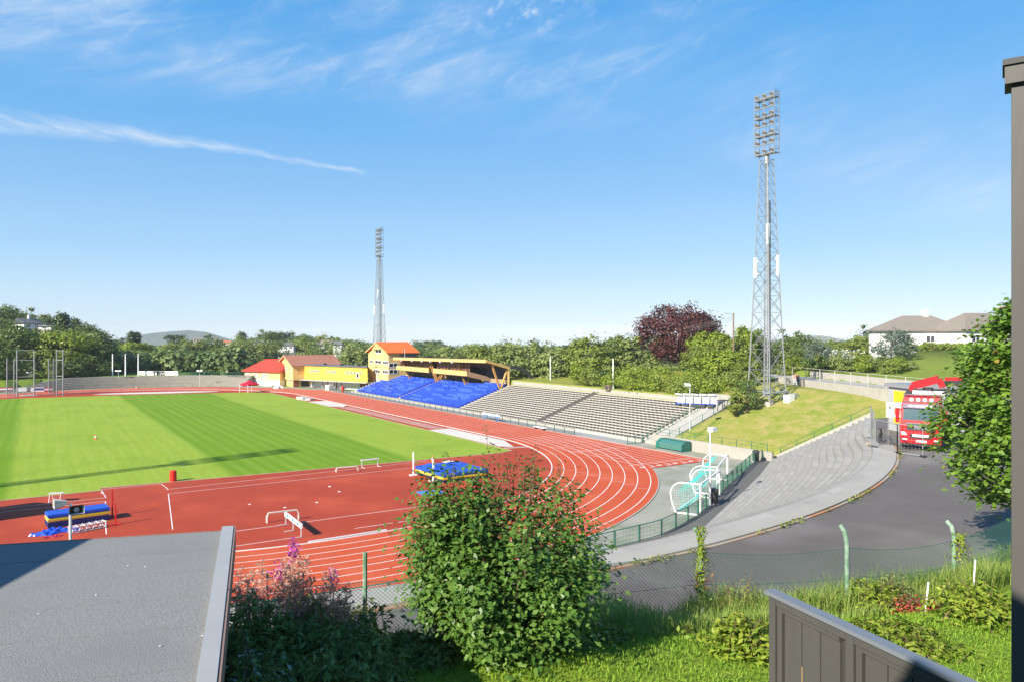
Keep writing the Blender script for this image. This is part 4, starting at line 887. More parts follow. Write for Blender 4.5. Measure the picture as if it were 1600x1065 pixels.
# ------------------------------------------------------------------ sports equipment
mat('net_turquoise',(.03,.42,.40),.7); mat('net_pale',(.55,.70,.68),.7); mat('bin_black',(.03,.032,.035),.5); mat('mat_blue',(.012,.065,.42),.55,col2=(.018,.09,.50),scale=1.5,space='pos'); mat('mat_yellow',(.72,.50,.05),.6,col2=(.64,.43,.04),scale=2,space='pos'); mat('mat_lightblue',(.05,.20,.52),.6); mat('tarp_blue',(.010,.05,.42),.35,col2=(.02,.09,.6),scale=3,space='pos',spec=.6); mat('barrel_red',(.65,.03,.015),.5,col2=(.52,.02,.012),scale=3,space='pos'); mat('cone_orange',(.80,.16,.03),.5); mat('mat_navy',(.008,.02,.12),.6); mat('rubber',(.02,.02,.021),.8)
gdir=Vector((29.3,14.3,0)).normalized(); gin=Vector((-gdir.y,gdir.x,0))
def goal(p_,q_,label,turq):
    o=Vector(p_); gdir=Vector(q_)-o; gw=gdir.length; gdir.normalize(); gin=Vector((-gdir.y,gdir.x,0)); r=thing('football_goal',label,'goal',tuple(o),0,'white football goals inside the bend fence'); H=2.44
    for k in (0,1):
        q=o+gdir*gw*k; MB().bar(q,q+U*H,.12).build('post',MT['white_plastic'],r)
        pts=[q+U*H]
        for i in range(11):
            t=i/10; a=PI/2*t; pts.append(q+gin*(1.35+ .95*math.sin(a)) +U*(H-.95*(1-math.cos(a))))
        pts+=[q+gin*2.2+U*.9,q+gin*1.9+U*.06]
        MB().path(pts,.05,6).build('side_frame',MT['white_plastic'],r)
        MB().bar(q+U*.07,q+gin*1.9+U*.07,.12).build('ground_bar',MT['white_plastic'],r)
    MB().bar(o+U*H,o+gdir*gw+U*H,.12).build('crossbar',MT['white_plastic'],r); MB().bar(o+gin*1.9+U*.07,o+gdir*gw+gin*1.9+U*.07,.1).build('ground_bar',MT['white_plastic'],r)
    for k in (0,1):                                   # side nets
        q=o+gdir*gw*k; b=MB()
        for i in range(13):
            x=2.2*i/12; top=H if x<1.35 else H-.95*(1-math.sqrt(max(0,1-((x-1.35)/.95)**2))); b.bar(q+gin*x+U*.1,q+gin*x+U*top,.007)
        for j in range(13):
            z=.15+.18*j; xm=2.2 if z<1.5 else 1.35+.95*math.sqrt(max(0,1-((z-1.5)/.95)**2)); b.bar(q+U*z,q+gin*xm+U*z,.007)
        b.build('side_net',MT['net_pale' if not turq or k else 'net_turquoise'],r)
    b=MB()                                            # back net hangs slack towards the ground bar
    pr_=[(.9,H-.1),(1.5,H-.35),(1.75,1.5),(1.45,.75),(1.75,.08)]
    for i in range(int(gw/.15)):
        sg=.3*math.sin(PI*i/(gw/.15)); b.path([o+gdir*(.15*i+.08)+gin*(x-sg*(.6 if z<1 else .2))+U*z for x,z in pr_],.006,3,False)
    for j in range(22):
        t=j/21*(len(pr_)-1); i0=min(int(t),len(pr_)-2); f=t-i0; x=lerp(pr_[i0][0],pr_[i0+1][0],f); z=lerp(pr_[i0][1],pr_[i0+1][1],f)
        b.path([o+gdir*gw*w_+gin*(x-.3*math.sin(PI*w_)*(.6 if z<1 else .2))+U*z for w_ in (0,.25,.5,.75,1)],.006,3,False)
    b.build('back_net',MT['net_turquoise'],r)
    for k in range(2): q=o+gdir*gw*(.03+.94*k)+gin*1.75; MB().lathe((q.x,q.y,.0),[(.14,0),(.16,.12),(.1,.22)],8).build('wheel',MT['rubber'],r)
    return r
goal(W(55.5,18.4,0),W(61.2,21.9,0),'white goal with a pale side net, nearest along the bend fence',False)
goal(W(62.8,22.3,0),W(69.3,25.6,0),'white goal with turquoise net behind the nearest goal, beside the retaining wall',True)
dg=thing('team_shelter','low dark green team shelter against the pale retaining wall','shelter',(49.2,-20.5,0)); mat('shelter_green',(.012,.13,.10),.4); mat('shelter_glass',(.05,.16,.14),.15,spec=.7)
MB().prism([(50.2,-22.0,0),(50.2,-22.0,1.1),(49.3,-22.0,1.1),(48.7,-22.0,.75),(48.6,-22.0,.0)],(0,.06,0)).build('side',MT['shelter_green'],dg); b=MB(); b.prism([(50.2,-18.3,0),(50.2,-18.3,1.1),(49.3,-18.3,1.1),(48.7,-18.3,.75),(48.6,-18.3,.0)],(0,.5,0)); b.build('side',MT['shelter_green'],dg)
MB().prism([(50.2,-22.0,1.1),(49.3,-22.0,1.1),(49.3,-22.0,1.17),(50.2,-22.0,1.17)],(0,4.2,0)).build('roof',MT['shelter_green'],dg); MB().prism([(50.2,-21.9,0),(50.2,-21.9,1.09),(50.12,-21.9,1.09),(50.12,-21.9,0)],(0,4,0)).build('back',MT['shelter_green'],dg); MB().prism([(48.68,-21.9,.1),(48.74,-21.9,.75),(49.3,-21.9,1.09),(49.25,-21.9,1.09),(48.7,-21.9,.77)],(0,3.6,0)).build('front_pane',MT['shelter_glass'],dg)
def bin_(x,y,z,lab):
    r=thing('litter_bin',lab,'bin',(x,y,z)); b=MB().lathe((x,y,z),[(.30,.12),(.33,.2),(.34,1.0),(.36,1.02),(.36,1.1)],14); b.build('body',MT['bin_black'],r); MB().lathe((x,y,z+1.1),[(.36,0),(.33,.14),(.12,.2)],14).build('lid',MT['bin_black'],r); MB().box((x,y,z+.06),(.6,.5,.12)).build('foot',MT['concrete'],r)
bin_(*gd(1115.5,787,.36)[:2],.36,'black litter bin at the foot of the lamp pole by the bend fence'); bin_(*gd(1181,721,.36)[:2],.36,'black litter bin at the far end of the bend fence below the grass')
def lamp(x,y,z,h,lab,rz=0,arm=.0,heads=1,r0=.075,name='lamp_pole'):
    r=thing(name,lab,'lamp post',(x,y,z)); MB().tube((x,y,z),(x,y,z+h),r0,8,r0*.75).build('pole',MT['light_metal'],r)
    for k in range(heads):
        a=rz+(PI if k else 0); d=Vector((math.cos(a),math.sin(a),0)); c=Vector((x,y,z+h))+d*(.35+arm)
        b=MB().box((c.x,c.y,c.z+.05),(.75,.5,.32),a,.8); b.bar((x,y,z+h-.05),c,.06); b.build('lamp_head',MT['white_plastic'],r)
        n=d*.38; MB().box((c.x+n.x,c.y+n.y,c.z+.03),(.03,.4,.22),a).build('lens',MT['lamp_glass'],r)
    return r
lamp(*gd(1109.5,789,.36)[:2],.36,6.0,'tall white lamp pole with a floodlight head beside the goals',R(10),0,1); lamp(*gd(1078,668,2.6)[:2],2.3,5.6,'white lamp pole on the grass edge beside the grey bench rows',R(160),0,1,.06)
for px,py,h in ((185,603,4.3),(312,603,4.3),(46,606,4.2)): 
    q=gd(px,py,.1); lamp(q[0],q[1],.1,h,{185:'thin lamp pole with two small heads left on the far bank',312:'thin lamp pole with two small heads below the banner fence',46:'small lamp pole behind the throwing cage'}[px],-YAW,.1,2,.06)
for px in (176,196,216):
    u=209; x,y,_=WP(u,px,0); r=thing('flag_pole',{176:'left white flag pole above the far bank',196:'middle white flag pole above the far bank',216:'right white flag pole at the end of the white banner'}[px],'flag pole',(x,y,2.3),0,'white flag poles'); MB().tube((x,y,2.3),(x,y,zat(u,553.5)),.19,8,.14).build('pole',MT['white_paint'],r); MB().lathe((x,y,zat(u,553.5)),[(.18,0),(.2,.1),(.08,.2)],8).build('finial',MT['white_paint'],r)
for px,pt,u,lab in ((860,556,140,'white pole standing behind the stand left of the hedge'),(958,560,118,'white pole at the rear wall of the grey benches')):
    x,y,_=WP(u,px,0); z=terr(x,y); t=thing('white_pole',lab,'pole',(x,y,z)); MB().tube((x,y,z-.2),(x,y,zat(u,pt)),.10,8,.08).build('pole',MT['white_paint'],t)
# utility pole with wires
x,y,_=WP(122,1146,0); z=terr(x,y); up_=thing('utility_pole','wooden utility pole with a lamp arm behind the green bank','utility pole',(x,y,z)); zt=zat(122,489); mat('old_wood',(.22,.17,.12),.9,col2=(.16,.125,.09),scale=3)
MB().tube((x,y,z-.5),(x,y,zt),.17,8,.12).build('pole',MT['old_wood'],up_); b=MB(); b.bar((x,y,zt-.3),Vector((x,y,zt-.1))-Vector((RV[0],RV[1],0))*1.0,.07); q=Vector((x,y,zt-.1))-Vector((RV[0],RV[1],0))*1.2; b.box(q,(.6,.25,.15),-YAW); b.build('lamp_arm',MT['grey_metal'],up_)
wr=thing('overhead_wires','thin overhead power lines strung across the copper beech','power line',(x,y,zt)); b=MB()
for k in range(3):
    pts=[]
    for i in range(17):
        t=i/16; q=lerp(np.array(WP(122,1146,zt-.6-.3*k)),np.array(WP(190,935,zat(190,518+4*k))),t); pts.append((q[0],q[1],q[2]-5.5*t*(1-t)))
    b.path(pts,.022,4,False)
b.build('wire',MT['grey_metal'],wr)
# high jump
def cushion(name,lab,c,d,rz,layers,cat='mat',crease=True,legs=True):
    r=thing(name,lab,cat,c,rz); z=0
    if legs:
        b=MB(); 
        for i in range(int(d[0]/.5)+1):
            for s in (-1,1): b.box((-d[0]/2+.5*i,s*(d[1]/2-.1),.06),(.1,.1,.12))
        b.build('pallet_foot',MT['concrete'],r,world=False); z=.12
    for nm,h,m,ins in layers:
        b=MB(); x,y=d[0]/2-ins,d[1]/2-ins; e=min(.06,h*.3); 
        lp=lambda k,zz:[(-x+k,-y+k,zz),(x-k,-y+k,zz),(x-k,y-k,zz),(-x+k,y-k,zz)]
        vs=lp(e,z)+lp(0,z+e)+lp(0,z+h-e)+lp(e,z+h); fs=[(3,2,1,0),(12,13,14,15)]
        for q in range(3): fs+=[(q*4+i,q*4+(i+1)%4,q*4+4+(i+1)%4,q*4+4+i) for i in range(4)]
        b.add(vs,fs); b.build(nm,MT[m],r,world=False); z+=h
    return r
hj=cushion('high_jump_mat','large square blue high jump mat with a yellow band between two white uprights',(17.4,-20.9,0),(5.2,5.4),R(2),(('base_layer',.16,'mat_navy',0.05),('yellow_band',.26,'mat_yellow',0),('blue_cover',.34,'mat_blue',0)))
b=MB()
for i in range(6): b.box((-1.9+.75*i,1.6+.25*math.sin(i*2),.95+.04*math.sin(i)),(.9,1.3,.16),.3*math.sin(i*3),.7)
b.build('loose_cover',MT['mat_blue'],hj,world=False); b=MB().box((.8,1.9,1.1),(1.1,.6,.05),.2); b.build('pale_patch',MT['white_plastic'],hj,world=False)
def upright(p,h,lab,m,base=True,gr=None):
    r=thing('jump_upright',lab,'jump stand',(*p,0),0,gr); MB().box((p[0],p[1],h/2),(.11,.11,h)).build('post',MT[m],r); MB().box((p[0],p[1],.05),(.75,.42,.09)).build('base',MT[m],r); MB().box((p[0]+.08,p[1],h*.62),(.12,.16,.1)).build('slider',MT[m],r)
q=gd(646,742); upright((q[0],q[1]),zat(72,705)+.0,'white high jump upright at the far corner of the blue mat','white_paint'); q=gd(677.5,750.5); upright((q[0]-.1,q[1]-.1),zat(69,715),'white high jump upright at the near side of the blue mat','white_paint')
q=gd(672,770); MB().prism([(q[0]-.9,q[1]-1.,.01),(q[0]+1.2,q[1]-1,.01),(q[0]+1.2,q[1]+1,.01),(q[0]-.9,q[1]+1,.01)],(0,0,.06)).build('x',MT['mat_lightblue']); o=bpy.data.objects['x']; o.name='landing_mat'; tag(o,'thin light blue mat lying in front of the high jump mat','mat')
pv=cushion('pole_vault_mat','long narrow blue and yellow mat behind the red uprights at left',(-15.45,-22.2,0),(4.1,1.5),R(7),(('base_layer',.42,'mat_navy',0),('yellow_band',.28,'mat_yellow',0.0),('blue_cover',.30,'mat_blue',0)),legs=False)
for (px,py,h),lab in zip(((180.5,819,1.55),(175.5,806,2.1)),('short red jump upright in front of the long mat','tall red jump upright behind the long mat')):
    q=gd(px,py); upright((q[0],q[1]),h,lab,'barrel_red')
# metal rack and crumpled tarp
q0=Vector(gd(112,834)); q1=Vector(gd(166,823)); rr=(q1-q0).normalized(); rn_=Vector((-rr.y,rr.x,0)); L_=(q1-q0).length
rk=thing('metal_rack','collapsed white metal frame lying in front of the long mat','frame',tuple(q0)); b=MB()
for h in (.05,.42):
    for s in (0,.55): b.bar(q0+rn_*s+U*h,q1+rn_*s+U*h,.05)
for i in range(6):
    p=q0+rr*L_*i/5; b.bar(p+U*0,p+U*.5,.05); b.bar(p+rn_*.55,p+rn_*.55+U*.5,.05); b.bar(p+U*.42,p+rn_*.55+U*.42,.05); b.bar(p+U*.05,p+rr*L_*.17*(1 if i<5 else -1)+rn_*.55+U*.42,.035)
b.build('frame',MT['white_plastic'],rk)
def crumple(name,lab,c,lx,ly,h,rz,m,seed=1,n=26):
    g=random.Random(seed); V=[];Fs=[]; ph=[g.uniform(0,6) for _ in range(8)]
    for j in range(n//2+1):
        for i in range(n+1):
            u_=i/n*2-1; v_=j/(n//2)*2-1; e=max(0,1-abs(u_)**4)*max(0,1-abs(v_)**3)
            z=h*e**.5*(.55+.25*math.sin(5*u_+ph[0]+2*v_)+.2*math.sin(11*u_+ph[1]-5*v_)+.15*math.sin(19*u_+ph[2]+7*v_))
            V.append((u_*lx/2*(1+.12*math.sin(4*v_+ph[3])),v_*ly/2*(1+.3*math.sin(5*u_+ph[4])),max(.0,z)))
    for j in range(n//2):
        for i in range(n): a=j*(n+1)+i; Fs.append((a,a+1,a+n+2,a+n+1))
    o=MB().add(V,Fs).build(name,MT[m],smooth=False); o.location=c; o.rotation_euler=(0,0,rz); return tag(o,lab,'tarp')
q=gd(88,832); crumple('crumpled_tarp','crumpled shiny blue tarpaulin heap at left beside the metal frame',(q[0]-.1,q[1]+.2,.01),2.9,1.0,.36,R(8),'tarp_blue')
q=gd(75,839); o=MB().path([(q[0]+.5*math.cos(i*.9)+.05*i,q[1]+.25*math.sin(i*1.3),.03) for i in range(12)],.03,5).build('tangled_strap',MT['magenta']); tag(o,'tangled purple strap lying below the blue tarpaulin','strap')
# red barrel, bench, boxes
q=gd(270.5,751.5); ba=thing('red_barrel','bright red plastic barrel at the corner of the grass','barrel',q); MB().lathe(q,[(.29,.02),(.32,.05),(.32,.3),(.34,.32),(.34,.36),(.32,.38),(.32,.66),(.34,.68),(.34,.72),(.32,.74),(.31,1.0),(.27,1.03)],16).build('body',MT['barrel_red'],ba); MB().lathe((q[0],q[1],1.03),[(.25,0),(.25,.03)],14).build('lid',MT['barrel_red'],ba)
q=gd(88,783); be=thing('steel_bench','small slatted bench on white tube legs at the grass edge','bench',(q[0],q[1],0),R(70)); b=MB()
for i in range(5): b.box((-.28+.14*i,0,.72),(.10,1.1,.04))
b.build('seat',MT['bench_grey'],be,world=False)
for s in (-1,1): MB().path([(-.25,s*.42,.7),(-.5,s*.42,.03),(.5,s*.42,.03),(.25,s*.42,.7)],.025,6).build('leg',MT['white_plastic'],be,world=False)
# hurdles
def hurdle(p,rz,wd,h,lab,m1='white_paint',n=2,thick=.12,stripes=True):
    r=thing('hurdle',lab,'hurdle',(*p[:2],.02),rz); MB().box((0,0,h-thick/2),(wd,.13,thick)).build('bar',MT[m1],r,world=False)
    if stripes:
        b=MB()
        for x in (-wd*.3,.0,wd*.3): b.box((x,-.0,h-thick/2),(wd*.12,.136,thick*.7))
        b.build('stripes',MT['mat_lightblue'],r,world=False)
    for k in range(n):
        x=-wd/2+.12+(wd-.24)*k/(n-1); b=MB().box((x,0,h/2),(.06,.08,h)); b.build('leg',MT['light_metal'],r,world=False); MB().box((x,-.3,.03),(.06,.7,.05)).build('foot',MT['light_metal'],r,world=False)
    return r
k=lambda X,Y:(340+X/8,780+Y/8)
a_=Vector(gd(*k(855,318))); c_=Vector(gd(*k(1042,470))); d_=c_-a_; mid=a_.lerp(c_,.5)
hurdle(mid,math.atan2(d_.y,d_.x),d_.length+.35,.93,'white steeplechase barrier with blue panels and three legs on the red bend','white_paint',3,.30)
def lowbar(p0,p1,h,lab):
    p0=Vector(p0);p1=Vector(p1); r=thing('low_barrier',lab,'hurdle',tuple(p0)); d=(p1-p0).normalized(); n_=Vector((-d.y,d.x,0))
    MB().path([p0-n_*.16+U*.02,p0-n_*.12+U*h*.6,p0+d*.12-n_*.03+U*h,p1-d*.12-n_*.03+U*h,p1-n_*.12+U*h*.6,p1-n_*.16+U*.02],.05,6).build('bar',MT['bench_grey'],r); MB().path([p0+n_*.16+U*.02,p0+n_*.12+U*h*.6,p0+d*.12+n_*.03+U*h,p1-d*.12+n_*.03+U*h,p1+n_*.12+U*h*.6,p1+n_*.16+U*.02],.04,6).build('bar',MT['bench_grey'],r); MB().box(p0.lerp(p1,.5)+U*(h*.95),((p1-p0).length*.9,.14,.03),math.atan2(d.y,d.x)).build('plank',MT['bench_grey'],r)
lowbar(gd(*k(615,292)),gd(*k(1010,245)),.75,'low curved practice barrier standing behind the white steeplechase barrier'); lowbar(gd(525,737),gd(559,734.5),.45,'low curved practice barrier at the edge of the grass')
q=gd(578,729); hurdle((q[0],q[1]),R(4),2.1,.85,'blue legged hurdle with a white bar at the edge of the grass','white_paint',2,.12,False)
p0=Vector(gd(482,847.5)); p1=Vector(gd(604,828.5)); o=MB().bar(p0+U*.07,p1+U*.07,.10,.09).build('beam',MT['white_plastic']); tag(o,'long white aluminium beam lying along the inner track line','beam')
p0=Vector(gd(743,652)); p1=Vector(gd(764,656)); hc=thing('hurdle_cart','pale blue cart of stacked hurdles beside the track fence','cart',(46.9,16.9,0)); 
for i in range(4):
    y=19.4-1.35*i; MB().box((46.9,y,1.0),(.12,1.05,.3)).build('bar',MT['white_paint'],hc)
MB().box((46.9,17.4,.75),(.1,5.2,.12)).build('rail',MT['mat_lightblue'],hc)
for y in (19.2,15.5): MB().box((46.9,y,.45),(.1,.12,.9)).build('leg',MT['mat_lightblue'],hc); MB().box((46.8,y,.05),(.6,.1,.06)).build('foot',MT['mat_lightblue'],hc)
q=gd(841,670); ht=thing('hurdle_trolley','flat trolley of stacked white hurdles lying by the fence','cart',(46.7,3.5,0)); b=MB()
for i in range(5): b.bar((46.5+.12*i,2.4,.35),(46.5+.12*i,5.0,.35),.05)
b.build('hurdles',MT['white_paint'],ht)
for y in (2.7,4.7): MB().lathe((46.7,y,.15),[(.15,-.2),(.15,.2)],10,'y').build('wheel',MT['rubber'],ht)
def cone(px,py,lab):
    q=gd(px,py); r=thing('traffic_cone',lab,'cone',(q[0],q[1],.03)); MB().lathe((q[0],q[1],.07),[(.17,0),(.04,.62)],12).build('cone',MT['cone_orange'],r); MB().box((q[0],q[1],.05),(.45,.45,.05)).build('base',MT['cone_orange'],r); MB().lathe((q[0],q[1],.07),[(.135,.19),(.085,.42)],12).build('band',MT['white_paint'],r)
cone(149.5,686,'small orange and white cone alone on the pitch'); cone(676,721,'small orange and white cone by the high jump mat'); cone(213,607,'tiny cone on the far bend in front of the bank')
# bits of litter on the apron
P=[]
for px,py in ((390,788),(392,783),(410,792),(445,793),(458,796),(480,783),(495,785),(496,790),(528,777),(530,768),(536,767),(530,772),(515,760),(620,780),(576,783),(160,770),(1108,761)):
    q=gd(px,py); P.append((q[0],q[1],.05))
for i,p in enumerate(P[:16]):
    if i%3==0:
        o=MB().box(p,(.22,.12,.05),i).build('paper_scrap',MT['white_plastic']); tag(o,'small white scrap lying on the red inner bend surface','litter','scraps on the red surface')
# throwing cage
cg=thing('throwing_cage','tall silver throwing cage frames with hanging nets at the far end of the pitch','cage',gd(50,618))
mat('net_dark',(.05,.07,.07),.8)
def vpost(px,pt,pb,nm='post',r_=.085):
    q=gd(px,pb); u=CAM[2]*FPX/(pb-PY); z=zat(u,pt); MB().tube((q[0],q[1],0),(q[0],q[1],z),r_,8).build(nm,MT['galv'],cg); return Vector((q[0],q[1],0)),z
PO={}
for key,px,pt,pb,r_ in (('a',26.5,546.5,619,.15),('b',53.5,546.5,618.2,.15),('c',88.5,547,617.5,.13),('d',98.5,547,618,.13),('e',11,559,617,.13),('f',22,560,619,.12),('g',76,559.5,612.5,.12),('h',83.5,560,615,.12)): PO[key]=vpost(px,pt,pb,'post',r_)
for p_,q_,rows in (('a','b',(547,562,587.5)),('c','d',(547.5,562,587))):
    for py in rows:
        P_,Q_=PO[p_][0],PO[q_][0]; z=zat(170,py); MB().tube((P_.x,P_.y,z),(Q_.x,Q_.y,z),.085,6).build('crossbar',MT['galv'],cg)
for p_,q_ in (('e','f'),('f','b'),('a','h'),('g','h'),('h','c')):
    P_,Q_=PO[p_][0],PO[q_][0]; z=min(PO[p_][1],PO[q_][1])-.3; b=MB(); n_=int((Q_-P_).length/.35)+2
    for i in range(n_+1): p=P_.lerp(Q_,i/n_); b.bar(p+U*.1,p+U*z,.016)
    for j in range(int(z/.5)): b.bar(P_+U*(.2+.5*j),Q_+U*(.2+.5*j),.016)
    b.build('net',MT['net_dark'],cg)
q=gd(44,617.3); b=MB().lathe((q[0],q[1],.03),[(1.9,0),(1.9,.04)],28); o=b.build('throwing_circle',MT['sand']); tag(o,'pale concrete throwing circle inside the cage','throwing circle')
# red tent
q=gd(384,612.5); tn=thing('red_tent','small red canopy tent on thin white legs beside the far bend','tent',(q[0],q[1],0)); mat('tent_red',(.62,.012,.05),.6,trans=.25)
s_=1.75; ang=.35; TT=lambda x,y,z:(q[0]+1+x*math.cos(ang)-y*math.sin(ang),q[1]+x*math.sin(ang)+y*math.cos(ang),z)
MB().add([TT(-s_,-s_,2.0),TT(s_,-s_,2.0),TT(s_,s_,2.0),TT(-s_,s_,2.0),TT(0,0,3.05),TT(-s_,-s_,1.75),TT(s_,-s_,1.75),TT(s_,s_,1.75),TT(-s_,s_,1.75)],[(0,1,4),(1,2,4),(2,3,4),(3,0,4),(5,6,1,0),(6,7,2,1),(7,8,3,2),(8,5,0,3)]).build('canopy',MT['tent_red'],tn)
for x,y in ((-1,-1),(1,-1),(1,1),(-1,1)): MB().tube(TT(x*s_,y*s_,0),TT(x*s_,y*s_,2.0),.05,6).build('leg',MT['white_paint'],tn)
# small things by the club
q=gd(541,622); hy=thing('red_hydrant','small red post box at the left end of the blue seats','post',(48.6,88.6,0)); MB().box((48.6,88.6,.7),(.55,.5,1.4),.4).build('body',MT['barrel_red'],hy); MB().box((48.6,88.6,1.45),(.6,.55,.12),.4).build('cap',MT['barrel_red'],hy)
q=gd(511,609); tb=thing('white_container','white box container standing beside the track before the annexe','container',(q[0]+1,q[1]+1,0)); MB().box((q[0]+1,q[1]+1,.6),(1.8,1.2,1.2),.5).build('body',MT['white_plastic'],tb); MB().box((q[0]+1,q[1]+1,1.24),(1.9,1.3,.1),.5).build('lid',MT['white_plastic'],tb)
q=gd(435,606); tb=thing('white_cover','low white sheeted heap beside the far track bend','cover',(q[0],q[1],0)); o=crumple('sheet','',(0,0,0),2.6,1.4,.9,.4,'white_plastic',5); [o.__delitem__(k_) for k_ in ('label','category')]; o.parent=tb; 
q=gd(471,623); lm=thing('landing_bags','grey landing bags at the far end of the sand pit','mat',(q[0],q[1],0)); MB().box((33.2,73.4,.25),(1.6,3.2,.5),.15).build('bag',MT['bench_grey'],lm); MB().box((33.9,70.6,.18),(1.3,1.6,.36),.4).build('bag',MT['bench_grey'],lm)
# stacked player shelters at the end of the stand
for i in range(5):
    y=-10.6-1.05*i*1.25; x=60.9+.18*i; sh=thing('folded_shelter',f'white hooded player shelter on top of the grey stand, {["leftmost","second from left","middle one","fourth from left","rightmost"][i]} of five','shelter',(x,y,3.7),0,'hooded player shelters')
    zt0=Z0+RI*((x-X0)/TR)-.1
    MB().prism([(x+.9,y,zt0),(x+.9,y,zt0+2.0),(x+.2,y,zt0+2.1),(x+.15,y,zt0+1.95),(x+.75,y,zt0+1.85),(x+.75,y,zt0)],(0,1.15,0)).build('hood',MT['white_plastic'],sh)
    MB().box((x+.3,y+.55,zt0+.7),(.6,.9,.12)).build('seat',MT['mat_blue'],sh); MB().box((x+.1,y+.55,zt0+.35),(.3,.9,.6)).build('leg_frame',MT['dark_metal'],sh)
q=WP(96.5,1129,0); rf=thing('steel_rack','small dark steel frame beside the hooded shelters','rack',(q[0],q[1],4.0)); b=MB(); 
for x_,y_ in ((-.5,-.4),(.5,-.4),(.5,.4),(-.5,.4)): b.bar((q[0]+x_,q[1]+y_,3.9),(q[0]+x_,q[1]+y_,5.3),.07)
b.bar((q[0]-.5,q[1]-.4,4.7),(q[0]+.5,q[1]-.4,4.7),.06); b.build('frame',MT['dark_metal'],rf); MB().box((q[0],q[1],5.35),(1.2,1.0,.12)).build('top',MT['dark_metal'],rf)
x,y,z=51.8+11,19.8,5.4; q=WP(118,952,0); bx=thing('loudspeaker_box','small brown loudspeaker box on the rear wall of the stand','box',(62.9,6.4,5.5)); MB().box((62.7,6.4,5.55),(.7,1.1,.8)).build('box',MT['old_wood'],bx); MB().box((62.34,6.4,5.55),(.04,.8,.5)).build('front',MT['door_dark'],bx)
# horn loudspeakers on a pole behind the garage
q=WP(23.2,110,0); zt=zat(23.2,786); hp=thing('loudspeaker_pole','thin pole with two grey horn loudspeakers rising behind the garage roof','loudspeaker',(q[0],q[1],5.9)); MB().tube((q[0],q[1],5.8),(q[0],q[1],zt),.045,8).build('pole',MT['light_metal'],hp); mat('horn_grey',(.50,.48,.42),.6); mat('horn_dark',(.03,.03,.03),.6)
Rv=Vector(RV);Dv=Vector(DV)
for cdir,off,lab in ((-Rv*.75-Dv*.55,-.20,'l'),(Rv*.55-Dv*.65,.2,'r')):
    d=cdir.normalized(); s=d.cross(U).normalized(); c=Vector((q[0],q[1],zt+ (.05 if lab=='l' else -.12)))+s*(0)+Rv*(-.04 if lab=='l' else .10)
    B0=[c+d*.05+s*i*.05+U*j*.05 for i,j in ((-1,-1),(1,-1),(1,1),(-1,1))]; B1=[c+d*.44+s*i*.22+U*j*.14 for i,j in ((-1,-1),(1,-1),(1,1),(-1,1))]
    MB().add(B0+B1,[(3,2,1,0),(0,1,5,4),(1,2,6,5),(2,3,7,6),(3,0,4,7)]).build('horn',MT['horn_grey'],hp)
    B2=[c+d*.37+s*i*.17+U*j*.10 for i,j in ((-1,-1),(1,-1),(1,1),(-1,1))]; MB().add(B2,[(0,1,2,3)]).build('horn_mouth',MT['horn_dark' if lab=='r' else 'horn_grey'],hp)
    cc=c+d*.375; b=MB(); ring=[cc+s*.08*math.cos(t)+U*.08*math.sin(t) for t in [2*PI*i/12 for i in range(12)]]; b.prism(ring,d*.03); b.build('driver',MT['white_plastic' if lab=='l' else 'grey_metal'],hp)
# equipment shed outside the left edge whose shadow falls on the apron
eq=thing('equipment_shed','equipment shed on the infield just outside the left edge, throwing a gabled shadow','shed',(-24,-18.5,0)); q=Vector(gd(-30,795)); 
b=MB().box((-25.6,-17.3,1.6),(5,4.8,3.2),R(10)); b.build('wall',MT['bench_grey'],eq); 
M_=Matrix.Translation((-25.6,-17.3,0))@Matrix.Rotation(R(10),4,'Z'); b=MB().prism([tuple(M_@Vector(p)) for p in ((-2.7,-2.6,3.15),(-2.7,2.6,3.15),(-2.7,0,4.3))],tuple((M_.to_3x3()@Vector((5.4,0,0))))); b.build('roof',MT['roof_grey'],eq)
# ------------------------------------------------------------------ upper asphalt: truck, cabinet, mobile fence
mat('truck_red',(.37,.006,.012),.5,coat=.0,spec=.25); mat('chrome',(.6,.62,.64),.2,metal=.9); mat('windscreen',(.03,.07,.085),.06,spec=.9); mat('truck_dark',(.025,.025,.028),.5); mat('visor',(.06,.03,.09),.4); mat('headlight',(.75,.77,.78),.12,spec=.8); mat('steel_grey',(.30,.31,.32),.5,metal=.3)
tl=WP(51.0,1441,6.0); TRZ=math.atan2(CAM[1]-tl[1],CAM[0]-tl[0])-R(5)   # truck faces the camera, slightly turned
tr=thing('crane_truck','red lorry with a red loading crane parked on the upper asphalt','truck',(tl[0],tl[1],5.92),TRZ); Bm=lambda:MB()
def tb(b,name,m,par=tr): return b.build(name,MT[m],par,world=False)
# local: x forward (towards camera), y left of truck, z up; cab front at x=1.1
b=MB(); pf=[(1.05,.55),(1.12,1.0),(1.10,1.75),(.98,2.0),(.72,2.95),(.50,3.15),(.30,3.62),(-.2,3.72),(-1.15,3.72),(-1.15,.75),(-.9,.75),(-.9,.45),(.9,.45)]
hw_=1.22
def loft(b,prof,ws):
    n=len(prof); vs=[(x,-w_,z) for (x,z),w_ in zip(prof,ws)]+[(x,w_,z) for (x,z),w_ in zip(prof,ws)]
    b.add(vs,[tuple(range(n)),tuple(range(2*n-1,n-1,-1))]+[(i,n+i,n+(i+1)%n,(i+1)%n) for i in range(n)])
loft(b,pf,[1.2,1.24,1.24,1.23,1.2,1.19,1.1,1.05,1.08,1.24,1.24,1.2,1.2]); tb(b,'cab','truck_red')
def fr(x0,z0,x1,z1,y0,y1,off=.012): return [(x0+off,y0,z0),(x0+off,y1,z0),(x1+off,y1,z1),(x1+off,y0,z1)]
b=MB().poly(*fr(.965,2.06,.735,2.9,-1.06,1.06,.016)); tb(b,'windscreen','windscreen')
